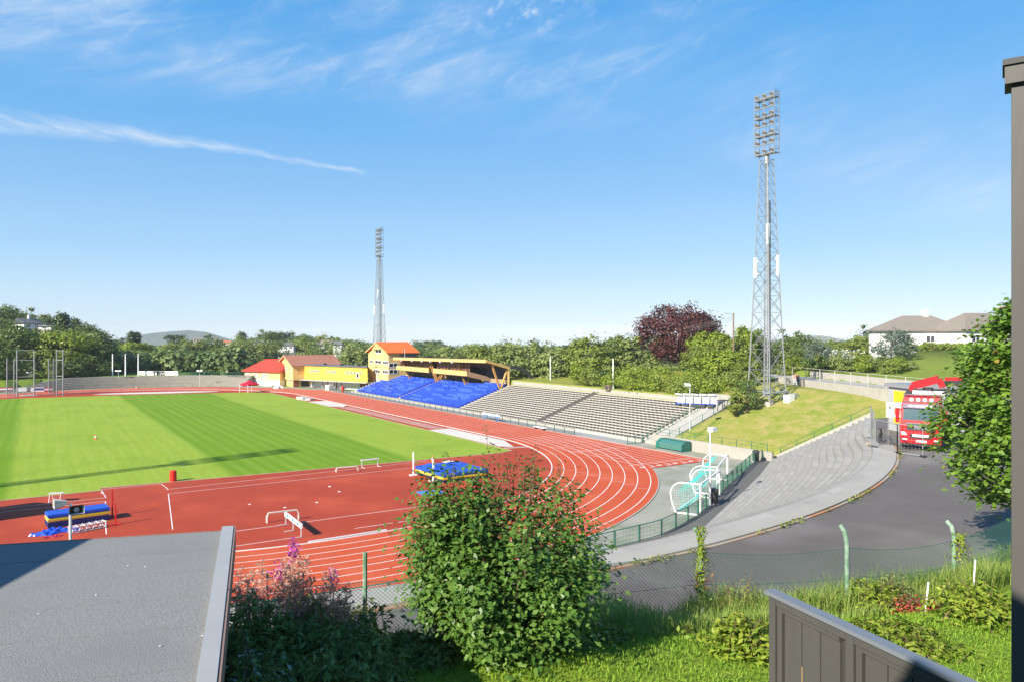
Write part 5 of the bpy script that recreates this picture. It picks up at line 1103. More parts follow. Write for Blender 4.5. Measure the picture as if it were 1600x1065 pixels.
b=MB().prism([(.74,-1.1,2.84),(.74,1.1,2.84),(.60,1.1,3.16),(.60,-1.1,3.16)],(.16,0,.04)); vz=tb(b,'sun_visor','visor')
b=MB(); 
for i in range(9): b.box((.87-.0,-.72+.16*i,3.04),(.03,.09+.05*(i%3),.10+.04*(i%2)))
tb(b,'visor_lettering','white_paint',tr)
b=MB().poly(*fr(1.125,1.36,1.11,1.76,-.82,.82,.012)); tb(b,'grille','truck_dark')
b=MB(); 
for z in (1.42,1.5,1.58,1.66): b.box((1.135,0,z),(.02,1.5,.018))
tb(b,'grille_bars','truck_dark'); b=MB().box((1.12,0,1.83),(.05,1.75,.09)); tb(b,'chrome_strip','chrome')
text('MAN',(1.16,0,1.56),.34,MT['chrome'],tr,(0,1,0),(0,0,1),bold=.02,local=True)
b=MB().box((1.13,0,.62),(.08,2.42,.34)); tb(b,'bumper','truck_red'); b=MB().box((1.13,0,.95),(.06,1.25,.28)); tb(b,'lower_grille','truck_dark'); b=MB().box((1.17,0,1.0),(.03,.95,.16)); tb(b,'light_panel','white_plastic'); b=MB().box((1.18,.05,.62),(.03,.62,.14)); tb(b,'number_plate','white_paint'); b=MB().box((1.0,0,.36),(.2,2.3,.16)); tb(b,'skirt','truck_dark')
for s in (-1,1):
    b=MB().prism([(1.13,s*.80,1.0),(1.13,s*1.14,1.02),(1.12,s*1.18,1.22),(1.12,s*.95,1.24)] if s>0 else [(1.12,s*.95,1.24),(1.12,s*1.18,1.22),(1.13,s*1.14,1.02),(1.13,s*.80,1.0)],(.04,0,0)); tb(b,'headlight','headlight'); b=MB().box((1.17,s*.95,.72),(.04,.3,.09)); tb(b,'fog_lamp','headlight')
    b=MB().box((.85,s*1.42,2.45),(.16,.22,.75)); b.box((.85,s*1.42,1.95),(.16,.22,.25)); b.bar((.75,s*1.15,2.75),(.85,s*1.42,2.75),.06); b.bar((.75,s*1.15,2.1),(.85,s*1.42,2.1),.06); tb(b,'mirror','truck_red')
    b=MB().box((.35,s*1.235,2.4),(.75,.02,.75)); tb(b,'side_window','windscreen')
    for x in (.0,-4.6,-5.9):
        b=MB().lathe((x,s*1.05,.5),[(.30,-.16),(.48,-.16),(.52,-.1),(.52,.1),(.48,.16),(.30,.16)],20,'y'); t=tb(b,'tyre','rubber'); b=MB().lathe((x,s*1.05,.5),[(.12,-.17),(.3,-.14),(.3,.14),(.12,.17)],14,'y'); q_=b.build('rim',MT['steel_grey'],None); q_.parent=t
    b=MB(); n_=10; 
    for i in range(n_):
        a0=PI*i/n_; a1=PI*(i+1)/n_; b.add([(.62*math.cos(a0),s*.85,.5+.62*math.sin(a0)),(.62*math.cos(a1),s*.85,.5+.62*math.sin(a1)),(.62*math.cos(a1),s*1.25,.5+.62*math.sin(a1)),(.62*math.cos(a0),s*1.25,.5+.62*math.sin(a0))],[(0,1,2,3)])
    tb(b,'wheel_arch','truck_dark')
b=MB(); 
for y in (-.6,-.2,.2,.6): b.lathe((.42,y,3.46),[(.06,-.05),(.13,.06),(.13,.1)],12,'x')
tb(b,'roof_lamps','headlight'); b=MB().bar((.46,-1.05,3.33),(.46,1.05,3.33),.06); b.bar((.34,-1.1,3.8),(.34,1.1,3.8),.07); b.bar((.34,-1.05,3.6),(.34,-1.05,3.8),.05); b.bar((.34,1.05,3.6),(.34,1.05,3.8),.05); tb(b,'lamp_bar','chrome')
b=MB().box((-4.4,0,.85),(6.6,.9,.3)); tb(b,'chassis','truck_dark'); b=MB().box((-5.2,0,1.2),(5.2,2.5,.2)); b.box((-5.2,1.22,1.5),(5.2,.06,.5)); b.box((-5.2,-1.22,1.5),(5.2,.06,.5)); tb(b,'flatbed','steel_grey')
b=MB().box((-1.9,0,1.6),(.9,1.2,1.6)); b.lathe((-1.9,.2,2.3),[(.38,0),(.34,1.9)],12); tb(b,'crane_column','truck_dark')
b=MB().bar((-1.9,-.95,3.55),(-1.9,-.75,4.35),.45,.35); b.bar((-1.9,-.75,4.3),(-1.9,.85,4.85),.6,.55); b.bar((-1.9,.85,4.85),(-1.9,1.1,4.25),.4,.4); cb=tb(b,'crane_boom','truck_red')
b=MB().bar((-1.66,-.85,3.6),(-1.66,-.55,4.15),.16); b.bar((-1.9,-1.2,3.5),(-1.9,-.85,3.95),.5,.4); b.bar((-1.9,1.0,4.55),(-2.0,2.6,4.6),.3,.36); tb(b,'crane_jib','truck_dark'); b=MB().bar((-1.95,1.2,4.85),(-2.0,2.3,4.9),.26,.24); tb(b,'crane_arm','truck_red')
b=MB(); 
for i in range(6): 
    t=i/5; b.bar((-1.66,-.45+1.0*t,4.36+.36*t),(-1.66,-.34+1.0*t,4.40+.36*t),.16+.06*(i%2),.03,up=(1,0,0)); 
tb(b,'boom_lettering','white_paint'); b=MB().box((-1.35,.3,3.88),(.5,2.0,.22)); tb(b,'white_hose_tray','white_plastic')
# cabinet shed
sx=WP(60,1424,0); sd_=thing('kiosk_shed','narrow grey kiosk with yellow panels behind the red lorry','shed',(sx[0],sx[1],5.9),-YAW); mat('kiosk_yellow',(.78,.50,.01),.5); mat('kiosk_grey',(.36,.37,.37),.7)
b=MB().box((1.2,0,1.85),(4.4,3,3.7)); b.build('wall',MT['kiosk_grey'],sd_,world=False); b=MB().box((1.2,-.1,3.85),(4.9,3.6,.3)); b.build('roof',MT['steel_grey'],sd_,world=False); b=MB().box((.55,-1.53,2.0),(1.25,.06,2.6)); b.build('panel',MT['kiosk_yellow'],sd_,world=False); b=MB().box((-1.03,-.3,2.0),(.06,2.0,2.8)); b.build('panel',MT['kiosk_yellow'],sd_,world=False)
b=MB(); [b.box((.55,-1.57,2.9-.22*k_),(.8,.02,.10)) for k_ in range(2)]; b.build('panel_lettering',MT['cone_orange'],sd_,world=False)
# notice board and mobile fence panels
nb=WP(52.5,1397,0); nbt=thing('notice_board','whitish notice board fixed to the mobile fence beside the lorry','sign',(nb[0],nb[1],5.9),-YAW); MB().box((0,0,2.6),(1.15,.05,1.1)).build('board',MT['wall_white'],nbt,world=False); mat('faded_red',(.55,.2,.13),.7); MB().box((.2,-.03,2.5),(.4,.02,.5)).build('faded_print',MT['faded_red'],nbt,world=False); b=MB(); b.bar((-.4,.05,0),(-.4,.05,3.1),.05); b.bar((.4,.05,0),(.4,.05,3.1),.05); b.build('post',MT['galv'],nbt,world=False); MB().box((-.33,-.03,2.75),(.14,.02,.1)).build('black_print',MT['black_paint'],nbt,world=False)
def panel(p,q,lab,h=2.0):
    p=Vector(p);q=Vector(q); r=thing('mobile_fence_panel',lab,'fence panel',tuple(p),0,'mobile steel fence panels'); b=MB(); z=U*.08
    b.bar(p+z,p+U*h,.045); b.bar(q+z,q+U*h,.045); b.bar(p+U*h,q+U*h,.045); b.bar(p+z,q+z,.045); b.build('frame',MT['galv'],r); b=MB(); n_=int((q-p).length/.2)
    for i in range(1,n_): e=p.lerp(q,i/n_); b.bar(e+z,e+U*h,.005)
    for j in range(1,8): b.bar(p+U*(h*j/8),q+U*(h*j/8),.007)
    b.build('wire_mesh',MT['galv'],r)
    for e in (p,q): MB().box(e+U*.05,(.5,.22,.1),1.).build('foot',MT['rubber'],r)
panel(WP(55.5,1360,5.95),WP(51.2,1366,5.95),'mobile fence panel seen edge on at the top of the terracing',2.45); panel(WP(51,1368,5.95),WP(48.6,1402,5.93),'mobile fence panel in front of the lorry, left of the notice board'); panel(WP(48.6,1402,5.93),WP(47.3,1442,5.93),'mobile fence panel standing in front of the lorry cab')
bk=thing('bicycle','dark bicycle leaning beside the mobile fence at the top of the terracing','bicycle',WP(54.0,1376,5.95),-YAW+.9); 
for x in (-.52,.52):
    t=[(x+.33*math.cos(a),0,.34+.33*math.sin(a)) for a in [2*PI*i/20 for i in range(21)]]; w_=MB().path(t,.03,5,False).build('wheel',MT['rubber'],bk,world=False)
b=MB(); 
for p,q in (((-.52,0,.34),(-.15,0,.85)),((-.52,0,.34),(0,0,.34)),((0,0,.34),(-.2,0,.95)),((0,0,.34),(.36,0,.85)),((-.15,0,.82),(.38,0,.88)),((.52,0,.34),(.34,0,1.0))): b.tube(p,q,.025,6)
b.build('frame',MT['truck_dark'],bk,world=False); MB().box((-.2,0,.98),(.28,.14,.06)).build('saddle',MT['rubber'],bk,world=False); MB().tube((.34,-.28,1.02),(.34,.28,1.02),.018).build('handlebar',MT['truck_dark'],bk,world=False)
# ------------------------------------------------------------------ two walkers on the upper road
mat('skin',(.45,.25,.17),.6); mat('shirt_pink',(.62,.30,.28),.8); mat('trousers_white',(.72,.72,.72),.8); mat('jeans',(.03,.06,.14),.8); mat('shirt_dark',(.10,.05,.07),.8); mat('hair_brown',(.10,.05,.03),.7); mat('shoe',(.05,.05,.05),.7)
def person(loc,rz,lab,shirt,trou,sc=1.,stride=.16):
    J={'pelvis':(0,0,.95,.14),'belly':(0,0,1.12,.135),'chest':(0.02,0,1.33,.155),'neck':(.02,0,1.49,.06),'chin':(.03,0,1.56,.075),'head':(.035,0,1.66,.105),'crown':(.02,0,1.75,.075)}
    E_=[('pelvis','belly'),('belly','chest'),('chest','neck'),('neck','chin'),('chin','head'),('head','crown')]
    for s,n_ in ((1,'l'),(-1,'r')):
        f=stride*s; J.update({'hip'+n_:(0,.10*s,.88,.10),'knee'+n_:(f*.6+.03,.10*s,.50,.062),'ank'+n_:(f,.10*s,.09,.042),'toe'+n_:(f+.15,.11*s,.04,.036),'sho'+n_:(.0,.19*s,1.42,.065),'elb'+n_:(-f*.4,.26*s,1.13,.045),'wri'+n_:(-f*.7+.08,.25*s,.88,.032),'han'+n_:(-f*.8+.11,.25*s,.78,.036)})
        E_+=[('pelvis','hip'+n_),('hip'+n_,'knee'+n_),('knee'+n_,'ank'+n_),('ank'+n_,'toe'+n_),('chest','sho'+n_),('sho'+n_,'elb'+n_),('elb'+n_,'wri'+n_),('wri'+n_,'han'+n_)]
    ks=list(J); me=bpy.data.meshes.new('person'); me.from_pydata([J[k_][:3] for k_ in ks],[(ks.index(a),ks.index(c)) for a,c in E_],[]); o=bpy.data.objects.new('tmp_person',me); COL.objects.link(o)
    md=o.modifiers.new('s','SKIN'); sv_=me.skin_vertices[0].data
    for k_,v_ in zip(ks,sv_): v_.radius=(J[k_][3],)*2; v_.use_root=(k_=='pelvis')
    ss=o.modifiers.new('d','SUBSURF'); ss.levels=2; bpy.context.view_layer.update()
    m2=bpy.data.meshes.new_from_object(o.evaluated_get(bpy.context.evaluated_depsgraph_get())); bpy.data.objects.remove(o)
    m2.materials.clear()
    for k_ in (MT['skin'],shirt,trou,MT['shoe'],MT['hair_brown']): m2.materials.append(k_)
    for p in m2.polygons:
        c=p.center; p.use_smooth=True
        p.material_index=3 if c.z<.1 else 2 if (c.z<1.0 and abs(c.y)<.2) else 0 if (c.z<.95 or (c.z>1.5)) else 1
        if c.z>1.70 or (c.z>1.58 and c.x<-.01): p.material_index=4
    p_=bpy.data.objects.new('person',m2); COL.objects.link(p_); p_.location=loc; p_.rotation_euler=(0,0,rz); p_.scale=(sc,)*3; return tag(p_,lab,'person')
ql=BP(17.3,1.2,0); q=WP(100.5,1242,0); person((q[0],q[1],terr(q[0],q[1])+.08),-YAW-PI/2+.3,'person in a pink top and white trousers walking on the upper road beside the mast',MT['shirt_pink'],MT['trousers_white'],1.02)
q=WP(101.2,1246.5,0); person((q[0],q[1],terr(q[0],q[1])+.08),-YAW-PI/2+.2,'person in a dark top and jeans walking on the upper road behind the pink top',MT['shirt_dark'],MT['jeans'],.96,-.14)
# ------------------------------------------------------------------ vegetation
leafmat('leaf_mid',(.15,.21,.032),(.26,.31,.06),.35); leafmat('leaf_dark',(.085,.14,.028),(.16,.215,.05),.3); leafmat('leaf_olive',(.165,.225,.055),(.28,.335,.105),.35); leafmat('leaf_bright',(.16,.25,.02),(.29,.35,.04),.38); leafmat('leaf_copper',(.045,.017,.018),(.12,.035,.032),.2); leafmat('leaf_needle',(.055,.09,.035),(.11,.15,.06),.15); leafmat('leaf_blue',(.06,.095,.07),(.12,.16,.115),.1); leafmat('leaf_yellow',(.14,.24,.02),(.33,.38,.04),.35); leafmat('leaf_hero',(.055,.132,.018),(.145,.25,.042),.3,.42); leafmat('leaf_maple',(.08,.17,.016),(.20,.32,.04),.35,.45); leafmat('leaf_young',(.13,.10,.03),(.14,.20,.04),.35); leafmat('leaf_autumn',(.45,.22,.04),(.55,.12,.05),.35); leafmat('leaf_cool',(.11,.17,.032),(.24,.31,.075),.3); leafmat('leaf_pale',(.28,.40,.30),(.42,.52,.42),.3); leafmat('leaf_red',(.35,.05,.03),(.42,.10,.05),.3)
mat('bark',(.10,.08,.06),.9,col2=(.15,.12,.09),scale=5); mat('bark_pale',(.30,.28,.25),.9,col2=(.18,.16,.14),scale=5); mat('twig',(.14,.08,.05),.8)
def crown_pts(g,nc,nl,rx,rz_,zc,shape='round',cl=.16,rz2=None):
    va_=.35 if shape=='dome' else 1.
    """clump centres over an uneven crown, leaves gathered round them"""
    P=[];Nn=[]; ph=g.uniform(0,6.28,4)
    for i in range(nc):
        if shape=='cone':
            t=g.uniform(0,1)**.75; z=zc-rz_+2*rz_*t; rad=rx*(1-t)**.85*g.uniform(.55,1.05); a=g.uniform(0,6.283); c=np.array([rad*math.cos(a),rad*math.sin(a),z-.12*rad])
        else:
            d=g.normal(size=3); d/=np.linalg.norm(d); a=math.atan2(d[1],d[0]); k=(1+va_*(.22*math.sin(2*a+ph[0])+.16*math.sin(3*a+ph[1]+2*d[2])+.14*math.sin(5*d[2]+ph[2])))*g.uniform(.62,1.02)**.7
            c=np.array([d[0]*rx*k,d[1]*rx*k,zc+d[2]*rz_*k*(1 if d[2]>0 else .8)])
        s=cl*rx*g.uniform(.7,1.35); q=g.normal(size=(nl,3))*np.array([s,s,s*.62]); P.append(c+q); n_=q/ (np.linalg.norm(q,axis=1,keepdims=True)+1e-6)+np.array([0,0,.55])+ (c-np.array([0,0,zc]))/(np.linalg.norm(c-np.array([0,0,zc]))+1e-6)*.5; Nn.append(n_)
    return np.concatenate(P),np.concatenate(Nn)
def trunk(b,h,r,g,limbs=5,top=.75,lean=.06,spread=.3):
    x,y=g.uniform(-lean,lean,2)*h; pts=[(0,0,-.4),(x*.2,y*.2,h*.25),(x*.6,y*.6,h*.5),(x,y,h*top)]; b.path(pts,[r,r*.85,r*.6,r*.2],7)
    for i in range(limbs):
        t=g.uniform(.28,.62); a=g.uniform(0,6.283); p=Vector((x*t,y*t,h*t)); q=p+Vector((math.cos(a)*h*spread*.5,math.sin(a)*h*spread*.5,h*.16)); w_=q+Vector((math.cos(a)*h*spread*.4,math.sin(a)*h*spread*.4,h*.16)); b.path([p,q,w_],[r*.4,r*.25,r*.08],5)
PROTO={}
def proto(key,h,rx,rz_,zc,lm,shape='round',nc=74,nl=64,ls=.56,bk='bark',seed=1,cl=.16,limbs=5):
    g=np.random.default_rng(seed); r=bpy.data.objects.new('tree',None); COL.objects.link(r)
    b=MB(); trunk(b,h,.022*h+.04,g,limbs); b.build('trunk',MT[bk],r,world=False)
    P,N_=crown_pts(g,nc,nl,rx,rz_,zc,shape,cl); leafobj('crown',P,ls,MT[lm],r,N_,aspect=.7,seed=seed+50); PROTO[key]=[r,False,h]; return r
proto('round_a',11,4.6,4.4,6.3,'leaf_mid',seed=1); proto('round_b',10,4.3,3.9,5.8,'leaf_dark',seed=2); proto('olive_a',10.5,4.7,4.0,6.0,'leaf_olive',seed=3,bk='bark_pale',cl=.15); proto('olive_b',9.5,4.2,3.8,5.5,'leaf_olive',seed=4,nc=60,bk='bark_pale'); proto('bright_a',9,4.2,3.7,5.1,'leaf_bright',seed=5); proto('birch',13,3.4,5.4,7.2,'leaf_olive',seed=6,nc=70,nl=56,ls=.46,bk='bark_pale',cl=.2)
proto('conifer',14,3.0,6.2,7.6,'leaf_needle','cone',nc=110,nl=40,ls=.62,seed=7,limbs=0,cl=.17); proto('pine',11,3.6,3.0,7.8,'leaf_needle',nc=40,nl=75,ls=.55,seed=8); proto('copper',13.5,8.0,6.2,7.6,'leaf_copper','dome',nc=190,nl=80,ls=.55,seed=9,limbs=9,cl=.115); proto('blue_spruce',6,4.4,2.6,3.4,'leaf_blue',nc=44,nl=70,ls=.36,seed=10,cl=.14); 
CNT={}
def tree(key,u,px,top,lab,group,wpx=None,name='tree',base=None,sink=0.,rad=None):
    """top: picture row of the highest leaves"""
    x,y,_=WP(u,px,0); z=terr(x,y)-sink if base is None else base; pr_=PROTO[key]; H=max(1.2,zat(u,top)-z); 
    full={'conifer':14.2,'copper':14.6,'pine':11,'birch':13.2,'blue_spruce':6.3,'slim':9.4}.get(key,pr_[2]*1.0); RR={'round_a':5,'round_b':4.6,'olive_a':5,'olive_b':4.5,'bright_a':4.5,'birch':3.9,'conifer':3.1,'pine':4,'copper':8.6,'blue_spruce':4.9}[key]
    if wpx is not None:
        need=(wpx*u/FPX)/(2*RR)*full*(.8 if key!='conifer' else 1.)
        if H<need: z-=need-H; H=need
    sz=H/full; sx=sz if wpx is None else (wpx*u/FPX)/(2*{'round_a':5,'round_b':4.6,'olive_a':5,'olive_b':4.5,'bright_a':4.5,'birch':3.9,'conifer':3.1,'pine':4,'copper':8.6,'blue_spruce':4.9,'slim':2.5}[key])
    if not pr_[1]: r=pr_[0]; pr_[1]=True
    else: r=dup(pr_[0])
    r.name=name; r.location=(x,y,z); r.rotation_euler=(0,0,rnd.uniform(0,6.28)); r.scale=(sx,sx,sz); tag(r,lab,'tree',group); return r
G1='rounded trees in a row behind the stand'
for k,(px,top,u,w_,key) in enumerate(((702,541,168,66,'olive_a'),(735,537,172,70,'olive_b'),(772,535,160,84,'round_a'),(818,532,150,88,'olive_a'),(872,541,146,74,'olive_b'),(920,526,140,80,'round_a'),(962,529,150,60,'round_b'),(987,523,150,84,'olive_a'))):
    tree(key,u,px,top,f'rounded green tree in the row behind the stand, {["leftmost, above the tower roof","second from the left","third, above the canopy end","fourth, right above the dark buttress","fifth, behind the white pole","sixth, taller","seventh, half hidden","last, touching the copper beech"][k]}',G1,w_)
tree('copper',146,1062,474,'large dark purple copper beech rising above the green bank',None,118,'copper_beech')
for k,(px,top,u,w_,key) in enumerate(((1108,520,128,56,'bright_a'),(1140,530,124,60,'round_a'),(1166,512,126,46,'bright_a'),(1185,520,132,44,'round_b'),(1128,548,112,66,'bright_a'),(1165,560,108,52,'round_a'),(1095,540,122,52,'round_a'),(1240,520,150,56,'round_b'),(1262,530,150,60,'round_a'),(1222,532,140,56,'round_b'))):
    tree(key,u,px,top,f'leafy tree on the green bank by the big mast, {["left, beside the beech","under the utility pole","tall, right of the utility pole","dark, behind the mast","low bright one in front","low, left of the mast foot","between beech and utility pole","right of the mast, dark crown","right of the mast, wider","directly behind the mast legs"][k]}','trees on the bank by the mast',w_)
tree('blue_spruce',120,1392,514,'wide blue green conifer in front of the white bungalow',None,74,'conifer_bush'); tree('blue_spruce',122,1275,532,'low grey green conifer right of the mast behind the hedge',None,50,'conifer_bush')
for k,(px,top,u,w_,key) in enumerate(((1340,524,170,60,'round_a'),(1365,513,190,44,'round_b'),(1310,531,190,60,'round_a'),(1290,536,200,44,'olive_a'))): tree(key,u,px,top,f'tree on the skyline left of the white bungalow, {["nearest","tallest, touching the eaves","middle","leftmost"][k]}','trees left of the bungalow',w_)
# birches and trees behind the club
G2='trees behind the clubhouse'
for k,(px,top,u,w_,key) in enumerate(((380,521,262,56,'birch'),(405,527,258,50,'birch'),(425,531,270,44,'olive_b'),(484,521,255,52,'birch'),(500,540,245,36,'round_b'),(550,528,240,62,'birch'),(345,540,250,50,'round_b'),(352,567,236,34,'bright_a'),(522,556,240,40,'round_a'),(460,556,262,40,'round_a'),(572,545,238,34,'olive_a'))):
    tree(key,u,px,top,f'tree behind the clubhouse, {["tall pale birch at left above the red roof","second pale birch above the red roof","olive one right of the birches","tall pale birch over the brown roof","dark one beside the middle birch","broad birch left of the tower","dark round one left of the red roof","small bright one left of the red roof","low one behind the flat annexe","low one between the houses","one touching the tower"][k]}',G2,w_)
G3='trees behind the far bank'
for k,(px,top,u,w_,key) in enumerate(((205,536,262,60,'bright_a'),(180,552,255,44,'olive_a'),(248,549,245,50,'bright_a'),(285,547,240,60,'olive_b'),(300,552,246,42,'round_b'),(165,566,240,40,'olive_b'),(225,560,262,50,'round_a'),(325,560,262,40,'round_b'),(205,518,360,26,'conifer'),(214,519,362,24,'conifer'),(185,535,330,40,'round_b'),(265,536,330,50,'round_a'),(300,530,340,50,'round_a'),(330,528,360,56,'round_b'))):
    tree(key,u,px,top,f'tree behind the far bank, {["bright green crown above the flag poles","olive one left of the flag poles","bright one above the banner","brownish olive one right of the banner","dark one under the lamp poles","shrubby one above the dark hall","one between flag poles and banner","dark one near the red roof","left of two dark conifers","right of two dark conifers","dark one near the far house","middle one on the slope","upper one on the slope","one below the skyline houses"][k]}',G3,w_)
G4='trees of the wooded slope at left'
L4=((8,505,205,80,'round_b'),(40,520,212,70,'round_b'),(70,512,215,80,'round_a'),(98,490,232,52,'conifer'),(100,520,210,70,'bright_a'),(128,516,225,76,'olive_a'),(150,518,222,64,'round_b'),(20,548,196,70,'round_b'),(60,545,200,80,'round_a'),(105,553,205,66,'round_b'),(140,552,210,60,'round_b'),(128,505,262,44,'round_b'),(118,498,270,30,'conifer'),(-10,530,195,70,'round_b'),(5,478,300,60,'round_b'),(30,486,300,56,'round_b'),(55,490,300,50,'round_a'),(3,499,280,40,'olive_b'),(75,497,290,30,'pine'),(-12,484,290,66,'round_b'),(160,535,245,50,'round_b'),(-20,560,190,60,'round_b'),(85,562,200,50,'olive_a'))
W4=["dark, at the very left edge","dark, left of the white house","in front of the white house","tall pointed conifer","bright, under the conifer","olive, right of the conifer","dark at the right end of the slope","low dark, behind the cage","low, centre, behind the cage","low dark, right of the cage","low dark by the dark hall","small dark on the skyline","second pointed conifer","outside the left edge","highest, left skyline","skyline, above the white house","skyline, right above the white house","olive, left of the white house","pine beside the flat house","farthest left skyline","dark beside the hall roof","lowest at the left edge","olive, low behind the cage"]
for (px,top,u,w_,key),d in zip(L4,W4): tree(key,u,px,top,f'tree on the wooded slope at left, {d}',G4,w_)
for k,(px,top,u,w_,key) in enumerate(((415,519,400,40,'round_b'),(440,520,420,50,'pine'),(470,523,400,40,'round_b'),(378,519,420,30,'conifer'),(505,524,420,46,'round_a'),(530,530,380,40,'round_a'),(300,535,420,40,'round_a'),(276,524,440,30,'pine'),(650,541,330,50,'round_b'),(680,538,360,50,'round_a'),(667,533,420,46,'pine'))): tree(key,u,px,top,f'far tree on the skyline, {["left of the pine group","pine left of the white block","right of the pine group","pointed, above the birches","above the white block","left of the far mast","above the small far houses","pine above the far slope","right of the orange roof","above the canopy roof","hazy pine above the canopy"][k]}','far skyline trees',w_)
# distant woods as one mass
FARH_=[(f_[0],f_[1],f_[2],f_[3]/2+15) for f_ in FARH if f_[0]>=300]
g=np.random.default_rng(5); P=[];Nn=[]
SKX=[-80,0,100,160,250,350,400,450,520,560,640,800,1000,1200,1320]; SKY_=[496,500,512,541,539,536,525,521,524,532,541,541,537,534,533]
for i in range(2150):
    px=g.uniform(-70,1330) if i<1700 else g.uniform(150,395); u=235+800*g.uniform()**1.7
    if 590<px<1330 and u<330: u+=140
    if px<165 and u<310: u+=90
    if 388<px<548 and u<470: u=u+240; top+=0
    top=np.interp(px,SKX,SKY_)+abs(g.normal())*5+ (0 if u>330 else 8)
    for hu,hpx_,hpy,hw in FARH_:
        if abs(px-hpx_)<hw and u<hu+15: top=max(top,hpy+1.+g.uniform(0,4)); u=u if u<hu-10 else hu+18
    x,y,_=WP(u,px,0); z=terr(x,y); zt=min(zat(u,top),z+g.uniform(9,15)); h=max(7.,zt-z); r_=g.uniform(3.2,5.6); z0=zt-min(h,11.)
    n_=90; d=g.normal(size=(n_,3)); d/=np.linalg.norm(d,axis=1,keepdims=True); q=d*np.array([r_,r_,(zt-z0)*.55])*g.uniform(.75,1.0,(n_,1))+np.array([x,y,zt-(zt-z0)*.5]); P.append(q); Nn.append(d+np.array([0,0,.35]))
P=np.concatenate(P);Nn=np.concatenate(Nn); leafmat('leaf_far',(.085,.145,.042),(.20,.265,.085),.3)
o=leafobj('far_woods',P,1.75,MT['leaf_far'],None,Nn,aspect=.8,seed=4,rndv=np.repeat(g.uniform(0,1,len(P)//90),90)*.7+g.uniform(0,.3,len(P))); stuff(o,'distant green woods covering the low hills behind the stadium','woods')
# distant ridge
mat('ridge_forest',(.045,.075,.065),.95,col2=(.075,.10,.075),scale=.004,space='pos',detail=6)  # forest tone with the blue of distant air painted in
V=[];Fs=[]; npx=60
for i in range(npx+1):
    px=-200+1650*i/npx; 
    yy=lerp(526,520,0)-0
    top=544.0-18*math.exp(-((px-245)/88)**4)-2.5*math.exp(-((px-250)/40)**2)-15*math.exp(-((px-330)/70)**2)-8*math.exp(-((px-600)/120)**2)-16*math.exp(-((px-1280)/60)**2)-8*math.exp(-((px-1180)/140)**2)+.7*math.sin(px*.05); u=2600
    V+=[WP(u,px,-80),WP(u+250,px,zat(u+250,top)),WP(u+600,px,-60)]
for i in range(npx): a=3*i; Fs+=[(a,a+3,a+4,a+1),(a+1,a+4,a+5,a+2)]
struct(MB().add(V,Fs).build('hills',MT['ridge_forest'],smooth=True))
# hedges and shrubs behind the stand and upper road
def shrub(name,lab,u,px,top,wpx,lm,base=None,dens=1.,ls=.22,group=None,hgt=None,seed=None,cat='shrub',depth=1.,stem=True):
    if name=='shrub' and 'bank behind the grey' in lab: u=max(u,1.2+82.2/(.51+.86*(px-PX)/FPX))
    x,y,_=WP(u,px,0); z=terr(x,y) if base is None else base; H=max(.9,zat(u,top)-z); rx=wpx*u/FPX/2; g=np.random.default_rng(seed or int(px*7+top))
    r=thing(name,lab,cat,(x,y,z),0,group); nc=int(22*dens); P,N_=crown_pts(g,nc,60,rx*.86,H*.5,H*.5,cl=.2 if nc<40 else .14); P[:,2]=np.maximum(P[:,2],.02); leafobj('foliage',P,ls,MT[lm],r,N_,aspect=.65,seed=int(px))
    b=MB(); 
    for i in range(5): a=g.uniform(0,6.28); b.path([(0,0,-.1),(math.cos(a)*rx*.2,math.sin(a)*rx*.2,H*.35),(math.cos(a)*rx*.45,math.sin(a)*rx*.45,H*.7)],[.06,.045,.02],5)
    b.build('stem',MT['twig'],r,world=False); return r
GB='shrubs on the bank behind the stand'
for k,(u,px,top,w_,lm) in enumerate(((118,905,571,34,'leaf_bright'),(122,925,576,44,'leaf_mid'),(116,985,572,66,'leaf_bright'),(114,1035,576,74,'leaf_bright'),(112,1085,578,66,'leaf_bright'),(110,1130,578,60,'leaf_mid'),(116,960,580,50,'leaf_bright'),(108,1065,596,60,'leaf_mid'),(106,1110,594,60,'leaf_bright'),(105,1150,582,44,'leaf_mid'),(104,1172,597,26,'leaf_dark'),(112,1012,597,64,'leaf_bright'),(110,1088,602,56,'leaf_bright'),(160,806,585,34,'leaf_bright'))):
    shrub('shrub',f'bright green shrub on the bank behind the grey benches, {["small one at the left end","dark one beside the left end","third from left, broad","largest rounded one, below the beech","fifth, right of the beech","below the utility pole","low one behind the white pole","low middle one","low one above the hooded shelters","tall one left of the mast","dark one at the ramp top","front one overhanging the wall","lowest one overhanging the wall","alone behind the canopy end"][k]}',u,px,top,w_,lm,dens=1.5,ls=.30,group=GB)
shrub('foot_shrub','dark conifer like shrub at the left foot of the big mast',94,1167,592,34,'leaf_dark',dens=1.6,ls=.26); shrub('foot_shrub','low green shrub in front of the big mast foot at the ramp top',93,1150,606,24,'leaf_mid',dens=1.3,ls=.26)
GH='hedge shrubs behind the upper road'
for k in range(15):
    px=1228+13.5*k; u=113-.9*k+(k%3)*3; top=[566,560,570,562,556,566,555,560,568,552,560,556,562,558,566][k]
    shrub('hedge_shrub',f'hedge shrub behind the upper road wall, {["first by the mast","second","third","fourth, low","fifth, tall","sixth","seventh, below pale blossoms","eighth","ninth","tenth, left of the blue conifer","eleventh, under the blue conifer","twelfth","thirteenth","fourteenth","last, at the lawn"][k]}{"" if k in (0,14) else " from the mast"}',u,px,top,30,['leaf_mid','leaf_bright','leaf_olive','leaf_dark'][k%4],ls=.26,group=GH,dens=1.1)
P=[]; x,y,_=WP(113,1318,0)
for i in range(160): P.append((x+rnd.gauss(0,1.3),y+rnd.gauss(0,1.3),terr(x,y)+1.6+rnd.random()*1.4))
